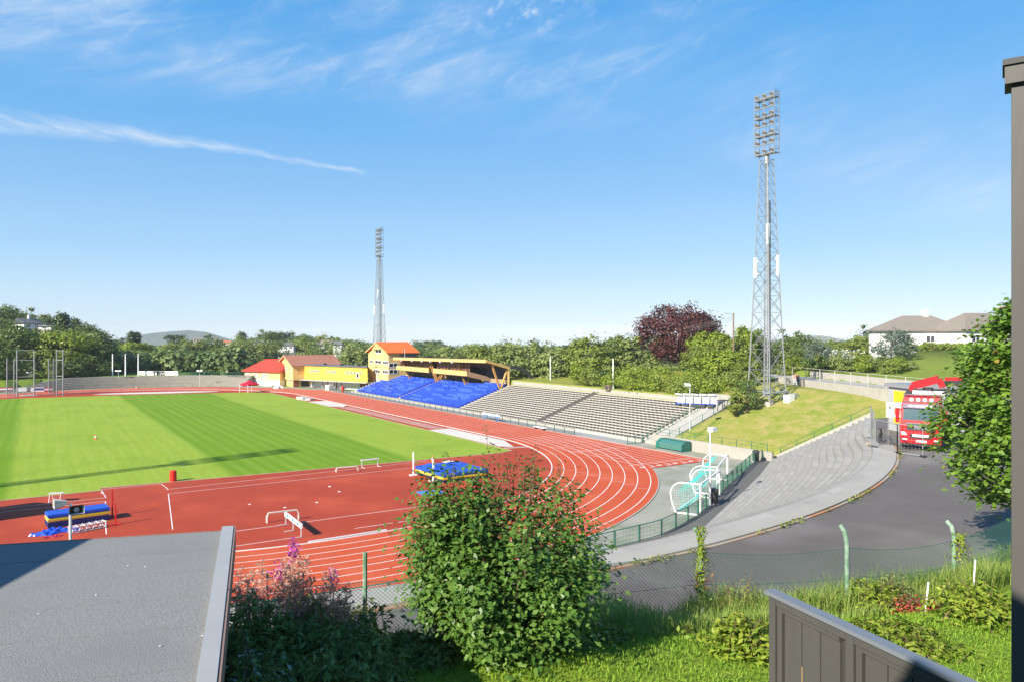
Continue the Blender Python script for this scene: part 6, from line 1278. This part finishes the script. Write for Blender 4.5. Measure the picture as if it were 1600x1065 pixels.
leafmat('blossom',(.75,.72,.55),(.70,.70,.62),.3); tag(leafobj('pale_blossoms',P,.4,MT['blossom'],seed=8),'shrub of pale cream blossoms behind the upper road','shrub')
for k in range(9):
    px=1408+14*k; shrub('hedge_shrub',f'clipped hedge shrub along the foot of the white bungalow, {["leftmost","second","third","fourth","fifth","sixth","seventh","eighth","rightmost"][k]} of the row',130,px,[538,532,540,536,538,541,538,543,541][k],24,['leaf_bright','leaf_mid'][k%2],ls=.26,group='hedge along the bungalow',dens=1.)
# ------------------------------------------------------------------ foreground garden
def zg(u,v): x,y,_=W(u,v,0); return terr(x,y)
# posts of the garden fence
mat('post_green',(.08,.19,.10),.8,col2=(.30,.38,.31),scale=4.,amt=.3,detail=7); mat('wire_green',(.03,.10,.07),.5)
posts=[(-9.5,15.4),(-2.15,16.0),(5.95,17.95),(9.68,18.1),(12.75,18.65),(16.6,20.6)]
gf=thing('garden_fence','old green chain link fence with curved concrete posts between garden and asphalt','fence',W(16,0,6.8)); PT=[]
for i,(v,u) in enumerate(posts):
    z=zg(u,v); zt=zat(u,[870,862,826,822,815,800][i]); p=Vector(W(u,v,z-.3)); PT.append((Vector(W(u,v,z)),zt)); t=zt-z; out=Vector((DV[0],DV[1],0))*.9-Vector((RV[0],RV[1],0))*.6
    pts=[p,p+U*(t*.55+.3),p+U*(t*.8+.3),p+U*(t*.93+.3)+out*.05,p+U*(t+.3)+out*.16] if i!=1 else [p,p+U*(t*.5+.3),p+U*(t+.3)]
    b=MB(); b.path(pts,.052,8); b.build('post',MT['post_green'],gf)
b=MB()
for i in range(len(PT)-1):
    a,za=PT[i]; c,zc=PT[i+1]; L_=(c-a).length; n_=int(L_/.1)
    ta=[8.35,8.33,8.42,8.47,8.5][i]; tc_=[8.33,8.42,8.47,8.5,9.15][i]
    def pt(s,h): 
        s=min(1,max(0,s)); q=a.lerp(c,s); top=lerp(ta,tc_,s)-.12*math.sin(PI*s); bot=q.z-.05; return Vector((q.x,q.y,lerp(bot,top,h)))
    for k in range(-int(1.7/.1),n_+1):
        for sg in (1,-1):
            s0=k*.1/L_; s1=s0+1.6/L_; h0,h1=0,1
            if s0<0: h0=(0-s0)/(s1-s0); s0=0
            if s1>1: h1=h0+(1-s0)/(1.6/L_)*(1); h1=min(1,h1); s1=1
            if h1<=h0: continue
            N_=4; Q=[pt(s0+(s1-s0)*j/N_,(h0+(h1-h0)*j/N_) if sg>0 else 1-(h0+(h1-h0)*j/N_)) for j in range(N_+1)]
            b.path(Q,.0040,3,False)
    for h in (1.,.5): b.path([pt(j/12,h) for j in range(13)],.006,4,False)
b.build('wire_mesh',MT['wire_green'],gf)
# grass: tall rough grass along the fence and lawn blades
def blades(name,pts,h,wd,m,seed=1,lean=.35):
    g=np.random.default_rng(seed); P=np.asarray(pts); n=len(P); a=g.uniform(0,6.283,n); H=h*g.uniform(.5,1.2,n) if not hasattr(h,'__len__') else np.asarray(h)*g.uniform(.6,1.15,n); d=np.stack([np.cos(a),np.sin(a),np.zeros(n)],1); e=np.stack([-np.sin(a),np.cos(a),np.zeros(n)],1); l_=lean*g.uniform(.2,1.4,n)*H
    v=np.empty((n,5,3)); up=np.array([0,0,1.]); w_=(wd*g.uniform(.7,1.3,n))[:,None]
    v[:,0]=P-e*w_*.5; v[:,1]=P+e*w_*.5; mid=P+up*(H*.6)[:,None]+d*(l_*.35)[:,None]; v[:,2]=mid+e*w_*.4; v[:,3]=mid-e*w_*.4; v[:,4]=P+up*(H*.92)[:,None]+d*l_[:,None]
    me=bpy.data.meshes.new(name); V=v.reshape(-1,3); i5=np.arange(n)[:,None]*5
    me.vertices.add(5*n); me.vertices.foreach_set('co',V.ravel()); lp=np.concatenate([i5+np.array([[0,1,2,3]]),i5+np.array([[3,2,4]])],1).astype(np.int32)
    me.loops.add(7*n); me.loops.foreach_set('vertex_index',lp.ravel()); me.polygons.add(2*n); st=(np.arange(n)[:,None]*7+np.array([[0,4]])).ravel().astype(np.int32); me.polygons.foreach_set('loop_start',st); me.polygons.foreach_set('loop_total',np.tile(np.array([4,3],np.int32),n))
    at=me.attributes.new('rnd','FLOAT','POINT'); at.data.foreach_set('value',np.repeat(g.uniform(0,1,n),5).astype(np.float32)); me.materials.append(m); me.update(); o=bpy.data.objects.new(name,me); COL.objects.link(o); return o
leafmat('grass_tall',(.16,.28,.03),(.36,.42,.11),.4,.6); leafmat('grass_lawn',(.15,.29,.016),(.27,.41,.04),.35,.7); leafmat('grass_dry',(.32,.30,.12),(.20,.22,.06),.3,.7)
g=np.random.default_rng(21); P=[];H=[]
for i in range(42000):
    v=g.uniform(-4,19); uf=ufence(v); t=g.uniform()**.8*(4.2 if v<9 else 3.1); u=uf+.9-t
    if v<1.5 and g.uniform()>.35: continue
    x,y,_=W(u,v,0); n_=.5+.5*math.sin(x*1.7+2*math.sin(y*1.3)); 
    if g.uniform()>.35+.65*n_: continue
    P.append((x,y,terr(x,y)-.02)); H.append((.68 if t<3.2 else .38)*(.55+.65*n_))
o=blades('tall_grass',P,H,.016,MT['grass_tall'],2,.55); stuff(o,'tall rough green grass along the chain link fence','grass')
P=[]
for i in range(60000):
    v=g.uniform(-2.5,13.5); u=g.uniform(7.6,16.5)
    if u>ufence(v)-(3.2 if v<9 else 2.2) or v>1.06*u*.76: continue
    x,y,_=W(u,v,0); P.append((x,y,terr(x,y)-.01))
o=blades('lawn_grass',P,.085,.016,MT['grass_lawn'],3,.7); stuff(o,'short bright lawn grass in the garden','grass')
# hero shrub in the middle
def hero(name,lab,u,px,zbase,rx,H,cz,lm,nl,ls,seed,young=None,sh=14,ry=None,flat=.8):
    x,y,_=WP(u,px,0); g=np.random.default_rng(seed); r=thing(name,lab,'shrub',(x,y,zbase)); b=MB(); C_=[]
    nst=90
    for i in range(nst):
        d=g.normal(size=3); d[2]=abs(d[2])*.9+.05 if i%3 else d[2]*.6; d/=np.linalg.norm(d); k=g.uniform(.55,1.0)**.6*(1+.10*math.sin(3*math.atan2(d[1],d[0])+1)); e=np.array([d[0]*rx*k,d[1]*rx*k,cz+d[2]*(H-cz)*k if d[2]>0 else cz+d[2]*cz*k*.92])
        s=np.array([e[0]*.12,e[1]*.12,cz*.35*g.uniform(.3,1)]); m_=(s+e)/2+np.array([0,0,.18*np.linalg.norm(e-s)]); b.path([(s[0]*.3,s[1]*.3,-.1),tuple(s),tuple(m_),tuple(e)],[.035,.03,.018,.005],5)
        for t in np.linspace(.45,1.0,7): 
            q=(1-t)**2*s+2*t*(1-t)*m_+t*t*e; C_.append((q,.30*(1.25-t*.5),t))
    P=[];N_=[];rv=[]; per=nl//len(C_)
    for c,s,t in C_:
        q=g.normal(size=(per,3))*s*np.array([1,1,.75]); P.append(c+q); nn_=q/(np.linalg.norm(q,axis=1,keepdims=True)+1e-6)*.6+np.array([0,0,.75])+c/np.linalg.norm(c)*.35; N_.append(nn_)
    P=np.concatenate(P);N_=np.concatenate(N_); keep=P[:,2]>.05; leafobj('foliage',P[keep],ls,MT[lm],r,N_[keep],aspect=.62,fold=.10,seed=seed,downs=.5)
    YP=[];YN=[]                                      # upright young shoots
    for i in range(sh):
        a=g.uniform(0,6.28); k=g.uniform(0,.85); e0=np.array([math.cos(a)*rx*k,math.sin(a)*rx*k,cz+(H-cz)*math.sqrt(max(0,1-k*k))*.86]); ln_=g.uniform(.3,.75) if i else 1.05
        if i==0: e0=np.array([-.28*RV[0],-.28*RV[1],H*.92])
        tilt=np.array([math.cos(a),math.sin(a),0])*.25*k; e1=e0+(np.array([0,0,1.])+tilt)*ln_; b.path([tuple(e0-np.array([0,0,.3])),tuple(e0),tuple(e1)],[.012,.009,.003],4)
        for t in np.linspace(0,1,9 if i else 14):
            for s_ in range(2): aa=g.uniform(0,6.28); YP.append(e0+(e1-e0)*t+np.array([math.cos(aa),math.sin(aa),.2])*.06); YN.append([math.cos(aa)*.4,math.sin(aa)*.4,1.])
    if young: leafobj('young_shoots',YP,ls*.75,MT[young],r,np.array(YN),aspect=.5,seed=seed+9)
    b.build('branches',MT['twig'],r,world=False); return r
uh=13.2; zb0=7.35; hero('round_shrub','large dense green shrub with reddish young shoots in the middle of the garden edge',uh,790,zb0,2.0,4.05,1.8,'leaf_hero',30000,.115,31,'leaf_young',22)
# maple at the right
def maple(u,px,zb_,lab):
    x,y,_=WP(u,px,0); g=np.random.default_rng(77); r=thing('maple_tree',lab,'tree',(x,y,zb_)); b=MB(); trunk(b,8.5,.2,g,9,.9,.02,.5); b.build('trunk',MT['bark'],r,world=False); P=[];N_=[]
    for i in range(540):
        t=g.uniform(0,1)**.8; z=2.3+7.2*t; R_=3.7*(math.sin(PI*(.13+.80*t)**.85))*(1+.1*math.sin(9*t)); a=g.uniform(0,6.28); k=g.uniform(.45,1.)**.5; c=np.array([math.cos(a)*R_*k,math.sin(a)*R_*k,z-.35*k]); per=62; q=g.normal(size=(per,3))*np.array([.30,.30,.14]); q[:,2]-=.25*(q[:,0]**2+q[:,1]**2); P.append(c+q); N_.append(np.tile([math.cos(a)*.35,math.sin(a)*.35,1.],(per,1)))
    leafobj('crown',np.concatenate(P),.185,MT['leaf_maple'],r,np.concatenate(N_),aspect=.85,fold=.06,seed=5,jit=.8,downs=.35)
    PA=np.concatenate(P); P=PA[g.integers(0,len(PA),260)]; leafobj('turning_leaves',P,.17,MT['leaf_autumn'],r,seed=6,aspect=.8); return r
maple(23.5,1669,zg(23.5,19.7)+.1,'big leafy maple at the right edge hiding half of the red lorry')
# shaded thicket left of the shrub: willowherb and elder
def thicket(name,lab,u,px,w_,H,lm,seed,ls=.13,n=2600,cat='shrub',base=None,long_=.32):
    x,y,_=WP(u,px,0); g=np.random.default_rng(seed); zb_=base if base is not None else terr(x,y); r=thing(name,lab,cat,(x,y,zb_)); b=MB(); P=[];N_=[]
    ns=38
    for i in range(ns):
        p0=np.array([g.normal()*w_*.42,g.normal()*w_*.42,0]); h=H*g.uniform(.55,1.05)*(1-.18*np.linalg.norm(p0)/w_); e=p0+np.array([g.normal()*.18,g.normal()*.18,h]); b.tube(tuple(p0),tuple(e),.012,4,.004)
        for k in range(n//ns): t=g.uniform(.15,1); a=g.uniform(0,6.28); l=.22*(1.15-t)*1.6+.04; P.append(p0+(e-p0)*t+np.array([math.cos(a)*l,math.sin(a)*l,-.03])); N_.append([math.cos(a)*.5,math.sin(a)*.5,.9])
    leafobj('foliage',P,ls,MT[lm],r,np.array(N_),aspect=long_,seed=seed,downs=.6); b.build('stems',MT['twig'],r,world=False); return r
def bush(lab,u,px,top,w_,lm,n=900,ls=.11,seed=1,base=None,name='garden_shrub',long_=.45):
    x,y,_=WP(u,px,0); z=terr(x,y) if base is None else base; return thicket(name,lab,u,px,w_,max(.3,zat(u,top)-z),lm,seed,ls,n,'shrub',z,long_)
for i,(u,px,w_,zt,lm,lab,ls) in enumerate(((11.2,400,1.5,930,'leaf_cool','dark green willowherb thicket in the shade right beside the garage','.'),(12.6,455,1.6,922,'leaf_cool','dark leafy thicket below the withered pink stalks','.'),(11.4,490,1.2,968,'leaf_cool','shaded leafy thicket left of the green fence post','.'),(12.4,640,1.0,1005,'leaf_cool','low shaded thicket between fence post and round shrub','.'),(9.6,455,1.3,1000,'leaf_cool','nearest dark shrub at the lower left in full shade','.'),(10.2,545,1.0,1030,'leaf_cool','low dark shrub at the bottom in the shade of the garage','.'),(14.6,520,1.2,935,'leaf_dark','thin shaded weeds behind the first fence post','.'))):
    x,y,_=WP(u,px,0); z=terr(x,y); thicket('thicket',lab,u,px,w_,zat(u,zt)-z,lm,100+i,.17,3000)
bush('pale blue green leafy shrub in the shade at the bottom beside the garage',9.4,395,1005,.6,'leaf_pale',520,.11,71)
mat('stalk_pink',(.42,.17,.13),.8,col2=(.55,.36,.26),scale=9); leafmat('seed_pink',(.58,.30,.22),(.70,.52,.40),.4); leafmat('flower_magenta',(.55,.06,.36),(.66,.16,.48),.4)
g=np.random.default_rng(15)
ST=[(372,880),(378,905),(392,892),(404,885),(410,872),(422,893),(432,885),(440,868),(447,880),(452,858),(455,848),(463,885),(470,865),(476,872),(488,900),(495,892),(505,908),(513,885),(523,893),(538,905),(545,915),(385,915),(415,905),(430,910),(460,905),(480,912),(530,930),(400,915),(445,912),(470,918)]
for i,(px,py) in enumerate(ST):
    u=12.6+g.uniform(-.5,.7); x,y,_=WP(u,px,0); zt=zat(u,py); z0=zt-1.5; pk=i in (10,9,18,6)
    r=thing('willowherb','flowering willowherb stalk with magenta blossom above the dark thicket' if pk else 'withered pink willowherb stalk with curled seed pods above the dark thicket','plant',(x,y,z0),0,'willowherb stalks'); b=MB(); lean=g.normal(size=2)*.06; e=np.array([x+lean[0],y+lean[1],zt]); b.tube((x,y,z0),tuple(e),.008,4,.003); P=[]
    for k in range(80):
        t=g.uniform(.30,.97); a=g.uniform(0,6.28); l=(1-t)*.34+.03; q=np.array([x,y,z0])+(e-np.array([x,y,z0]))*t; p2=q+np.array([math.cos(a)*l,math.sin(a)*l,l*.8]); b.tube(tuple(q),tuple(p2),.0035,3,.002); 
        if k%2==0: P.append(p2-np.array([x,y,z0]))
    b.build('stalk',MT['stalk_pink'],r); leafobj('pods',P,.085,MT['seed_pink'],r,aspect=.5,seed=i)
    if pk: 
        Q=[(e-np.array([x,y,z0]))*1.0+g.normal(size=3)*np.array([.05,.05,.09])-np.array([0,0,.08]) for _ in range(60)]; leafobj('blossom',Q,.055,MT['flower_magenta'],r,aspect=.8,seed=i+60)
# climbers and small garden plants
def vine(u,v,z0,z1,lab,lm1,n,seed,w_=.16,autumn=True):
    x,y,_=W(u,v,0); g=np.random.default_rng(seed); r=thing('climbing_vine',lab,'climbing plant',(x,y,z0)); P=[];N_=[]
    for k in range(n):
        t=g.uniform()**.85; a=g.uniform(0,6.28); l=(w_*(1.25-.75*t)+.05*math.sin(14*t))*g.uniform(.4,1.35); P.append((math.cos(a)*l,math.sin(a)*l,(z1-z0)*t)); N_.append([math.cos(a),math.sin(a),.5])
    leafobj('leaves',P,.085,MT[lm1],r,np.array(N_),aspect=.5,seed=seed,downs=1.2)
    if autumn: 
        P=[(g.normal()*.16,g.normal()*.16,(z1-z0)*(.42+.06*g.normal())) for _ in range(34)]; leafobj('turning_leaves',P,.10,MT['leaf_autumn'],r,aspect=.5,seed=seed+1)
    b=MB(); b.path([(.05*math.sin(k*1.1),.05*math.cos(k*1.1),(z1-z0)*k/12) for k in range(13)],.012,4); b.build('stem',MT['twig'],r,world=False)
vine(17.85,5.93,zg(17.85,5.93),zat(17.9,822),'leafy creeper with orange tinged leaves climbing the second fence post','leaf_bright',620,41); vine(18.6,12.85,zat(18.6,875),zat(18.6,832),'yellow green creeper hanging on the top of the fourth fence post','leaf_yellow',230,42,.2,False); vine(18.5,12.95,zat(18.5,955),zat(18.5,892),'yellow green creeper bunch lower on the fourth fence post','leaf_yellow',260,43,.3,False)
bush('yellow green shrub with upright leaves at the left end of the dark fence panel',12.6,1168,965,.62,'leaf_yellow',1500,.12,51); bush('low yellow green shrub hanging over the dark fence panel',13.3,1185,1005,.5,'leaf_yellow',900,.12,52)
bush('tall bushy garden shrub between the second and third curved posts',16.4,1372,905,.62,'leaf_bright',1300,.12,53); bush('loose arching shrub behind the tall grass, right of the third post',16.8,1400,888,.45,'leaf_olive',500,.10,54); bush('low bright green shrub spilling over the dark fence',13.2,1372,968,.75,'leaf_bright',1500,.13,55); bush('dark low shrub right of the dark fence, at the lawn edge',12.6,1420,990,.6,'leaf_bright',900,.12,56)
bush('small red leaved plant at the lawn edge beside a white stake',15.6,1432,945,.32,'leaf_red',260,.10,57); bush('red leaved plant right of the white stake',15.6,1455,950,.24,'leaf_red',160,.10,58); bush('yellow green shrub with bare pale stems at the right edge of the lawn',14.2,1548,912,.95,'leaf_yellow',1700,.13,59); bush('small yellow green shrub right of the fourth post',16.2,1528,908,.4,'leaf_yellow',500,.11,60); bush('pale thin bush behind the grass, right of the creeper post',17.2,1150,895,.5,'leaf_cool',420,.09,61); bush('leafy bush at the left edge of the sunny grass beside the round shrub',13.8,952,985,.6,'leaf_bright',900,.15,62); bush('arching shrub by the third post base',16.8,1275,925,.7,'leaf_bright',700,.10,63)
for k,(u,px,top,bot,lab) in enumerate(((15.4,1446,910,960,'thin white garden stake beside the red leaved plant'),(16.6,1094,950,1000,'short white stake at the foot of the creeper post'),(17.0,1520,875,910,'thin leaning dry stalk by the fourth post'))):
    x,y,_=WP(u,px,0); t=thing('garden_stake',lab,'stake',(x,y,terr(x,y))); MB().tube((x,y,terr(x,y)),(x+.12,y,zat(u,top)),.018,6).build('stake',MT['wall_white'],t)
# ------------------------------------------------------------------ garage, fence panel, balcony wall, own house
def roofmat():
    m=mat('roofing_felt',(.155,.155,.15),.95,col2=(.25,.25,.242),scale=34.,amt=.4,space='pos',bump=.45,bscale=60,detail=5,col3=(.185,.185,.18),scale3=.8); return m
roofmat(); mat('roofing_felt_dark',(.12,.12,.118),.95,col2=(.17,.17,.165),scale=30.,space='pos'); mat('fascia_grey',(.33,.335,.335),.6,col2=(.28,.285,.285),scale=1.5,space='pos'); mat('rust_edge',(.24,.15,.12),.8)
ZR=10.76; KD=FPX*(CAM[2]-ZR)
def onroof(px,py): return Vector(WP(KD/(py-PY),px,ZR))
c1=onroof(347,829); c2=onroof(308,1065); ed=(c2-c1).normalized(); ld=(onroof(0,851)-c1).normalized()
ga=thing('garage','flat garage roof of grey roofing felt with a pale metal edge at lower left','garage',(c1.x,c1.y,7.5))
A0=c1; A1=c1+ed*9; A2=A1+ld*11; A3=c1+ld*11
b=MB().prism([A0,A1,A2,A3],(0,0,-.25)); b.build('roof_felt',MT['roofing_felt'],ga)
o_=-ld
b=MB().prism([A0-ld*0.0+U*.0-ed*.02,A0+o_*.17-ed*.02,A0+o_*.17+ed*9,A0+ed*9],(0,0,.07)); b.build('metal_edge',MT['fascia_grey'],ga)
b=MB().prism([A0+o_*.172-ed*.05+U*.06,A0+o_*.172+ed*9+U*.06,A0+o_*.172+ed*9-U*.28,A0+o_*.172-ed*.05-U*.28],o_*.03); b.build('fascia',MT['rust_edge'],ga)
b=MB().prism([A0-ed*.03+o_*.17+U*.0,A0-ed*.03+ld*11,A0-ed*.03+ld*11-U*.2,A0-ed*.03+o_*.17-U*.2],-ed*.03); b.build('rear_edge',MT['rust_edge'],ga)
b=MB().prism([A0+ed*.15+ld*.05-U*4,A0+ed*8.9+ld*.05-U*4,A0+ed*8.9+ld*10.9-U*4,A0+ed*.15+ld*10.9-U*4],(0,0,3.76)); b.build('wall',MT['bench_grey'],ga)
b=MB()
for k in range(1,9):
    p=A0+ed*(.95*k+.03*math.sin(k*3)); b.prism([p+U*.0005,p+ed*.018+U*.0005,p+ed*.018+ld*11+U*.0005,p+ld*11+U*.0005],(0,0,.0035))
b.build('felt_laps',MT['roofing_felt'],ga)
b=MB()
for k in (1,2): p=A0+ed*(2.9*k); b.prism([p+o_*.0+U*.07,p+ed*.05+U*.07,p+ed*.05+o_*.172+U*.07,p+o_*.172+U*.07],(0,0,.006))
b.build('edge_joint',MT['rust_edge'] if False else MT['fascia_grey'],ga)
b=MB(); [b.box(tuple(onroof(px,py)+U*.012),(.016,.011,.006),px) for px,py in ((316,994),(200,884),(227,886),(150,930),(60,960),(250,1010))]; b.build('white_chips',MT['white_plastic'],ga)
# dark panelled fence
mat('taupe_paint',(.076,.073,.067),.55,col2=(.064,.061,.056),scale=3.,space='pos',bump=.1,bscale=25,stretch=(1,1,.15)); mat('taupe_cap',(.15,.165,.185),.4); mat('bare_wood',(.45,.28,.13),.8); mat('groove_dark',(.04,.038,.036),.8)
ZF=10.76; KF=FPX*(CAM[2]-ZF); f0=Vector(WP(KF/(926-PY),1206,ZF)); f1=Vector(WP(KF/(1062-PY),1496,ZF)); fd=(f1-f0); FLn=fd.length; fd.normalize(); fn=Vector((-fd.y,fd.x,0)); fn=fn if fn.dot(Vector(CAM)-f0)>0 else -fn
pf_=thing('panel_fence','dark taupe painted board fence with framed panels and a pale sloping cap at lower right','fence',(f0.x,f0.y,8.3))
LF=FLn*2.2
def fb_(b,a,c,z0,z1,off,th): 
    p=f0+fd*a+fn*off; q=f0+fd*c+fn*off; b.prism([Vector((p.x,p.y,z0)),Vector((q.x,q.y,z0)),Vector((q.x,q.y,z1)),Vector((p.x,p.y,z1))],-fn*th)
b=MB(); fb_(b,-.04,LF,ZF-.01,ZF+.035,.075,.15); b.build('cap',MT['taupe_cap'],pf_)
PWd=FLn/2.06
b=MB()
for k in range(5):
    a0=k*PWd; nb_=3; x0=a0+.20
    for j in range(nb_):
        w_=(PWd-.30)/nb_; fb_(b,x0+j*w_+.007,x0+(j+1)*w_-.007,8.0,ZF-.16,.0,.03)
b.build('boards',MT['taupe_paint'],pf_)
b=MB()
for k in range(5):
    a0=k*PWd; fb_(b,a0,a0+.10,8.0,ZF-.01,.04,.1); fb_(b,a0+.112,a0+.185,8.0,ZF-.115,.022,.05); fb_(b,a0+.105,a0+PWd-.004,ZF-.105,ZF-.01,.04,.1); fb_(b,a0+.19,a0+PWd-.10,ZF-.16,ZF-.112,.022,.05)
b.build('frame',MT['taupe_paint'],pf_)
b=MB()
for k in range(5): fb_(b,k*PWd+.101,k*PWd+PWd,8.0,ZF-.02,-.03,.012)
b.build('backing',MT['groove_dark'],pf_)
b=MB()
for k in range(3):
    for j,(zl,zh) in ((1,(9.2,10.1)),(2,(8.6,9.7))):
        w_=(PWd-.30)/3; x=k*PWd+.20+j*w_; fb_(b,x-.003,x+.004,zl,zh,.0015,.004)
b.build('bare_wood_streaks',MT['bare_wood'],pf_)
# balcony partition wall at the right edge
kx=2.4; pA=Vector(WP(kx,1580.5,0)); pdir=(Vector((RV[0],RV[1],0))*.80-Vector((DV[0],DV[1],0))*.60).normalized()
zt_=zat(kx,131); bw=thing('balcony_partition','tall taupe painted partition wall with a dark metal cap at the right edge','wall',(pA.x,pA.y,12)); pin=Vector((-pdir.y,pdir.x,0)); pin=pin if pin.dot(Vector((DV[0],DV[1],0)))>0 else -pin
q=pA+pdir*2.2; MB().prism([Vector((pA.x,pA.y,10.5)),Vector((q.x,q.y,10.5)),Vector((q.x,q.y,zt_)),Vector((pA.x,pA.y,zt_))],pin*.09).build('boarding',MT['taupe_paint'],bw)
pc=pA-pdir*.018-pin*.02; q2=q; zc=zat(kx,104)
MB().prism([Vector((pc.x,pc.y,zt_-.003)),Vector((q2.x-pin.x*.02,q2.y-pin.y*.02,zt_-.003)),Vector((q2.x-pin.x*.02,q2.y-pin.y*.02,zc)),Vector((pc.x,pc.y,zc))],pin*.13).build('top_board',MT['taupe_paint'],bw)
mat('cap_dark',(.012,.014,.018),.5); pc2=pA-pdir*.024-pin*.028; 
MB().prism([Vector((pc2.x,pc2.y,zc)),Vector((q2.x-pin.x*.028,q2.y-pin.y*.028,zc)),Vector((q2.x-pin.x*.028,q2.y-pin.y*.028,zat(kx,95))),Vector((pc2.x,pc2.y,zat(kx,95)))],pin*.15).build('metal_cap',MT['cap_dark'],bw)
# own house, unseen behind the camera: gable shaped to shade partition and panel fence
hs_=thing('own_house','house with the balcony the picture is taken from, behind the viewer','house',W(-5,0,8)); b=MB(); 
def hb(u0,u1,v0,v1,z0,z1): return [W(u0,v0,z0),W(u1,v0,z0),W(u1,v1,z0),W(u0,v1,z0)],(0,0,z1-z0)
b=MB(); b.prism([W(-9,-8.3,7.5),W(-9,.25,7.5),W(-9,.25,13.9),W(-9,-3.1,16.4),W(-9,-8.3,13.4)],tuple(DV*8.6)); b.build('wall',MT['taupe_paint'],hs_)
b=MB(); b.prism([W(-9.4,-8.7,13.3),W(-9.4,-3.1,16.5),W(-9.4,.4,14.0),W(-9.4,.4,14.2),W(-9.4,-3.1,16.75),W(-9.4,-8.7,13.55)],tuple(DV*9.1)); b.build('roof',MT['roof_dark'],hs_)
b=MB(); b.prism(*hb(-.9,1.2,-2.5,4,11.9,12.1)); b.build('balcony_floor',MT['bench_grey'],hs_)
ns=thing('neighbour_house','neighbouring house to the left outside the picture, shading the garage roof','house',W(4,-14,8)); b=MB(); b.prism(*hb(-6,9.0,-20,-10.1,7.5,13.9)); b.build('wall',MT['wall_white'],ns); b=MB(); b.prism(*hb(-6.4,9.3,-20.4,-9.75,13.9,14.2)); b.build('roof',MT['roof_dark'],ns)
# ------------------------------------------------------------------ the air
m=bpy.data.materials.new('haze_air'); m.use_nodes=True; n=m.node_tree.nodes; l=m.node_tree.links; n.remove(n['Principled BSDF'])
v=n.new('ShaderNodeVolumePrincipled'); v.inputs['Color'].default_value=(.90,.955,1.,1); v.inputs['Density'].default_value=HAZE; v.inputs['Anisotropy'].default_value=-.25; l.new(v.outputs[0],n['Material Output'].inputs['Volume'])
o=MB().box((0,740,-15.),(7700,6300,160)).build('haze',m); stuff(o,'thin bluish air between the viewer and the far hills','haze')
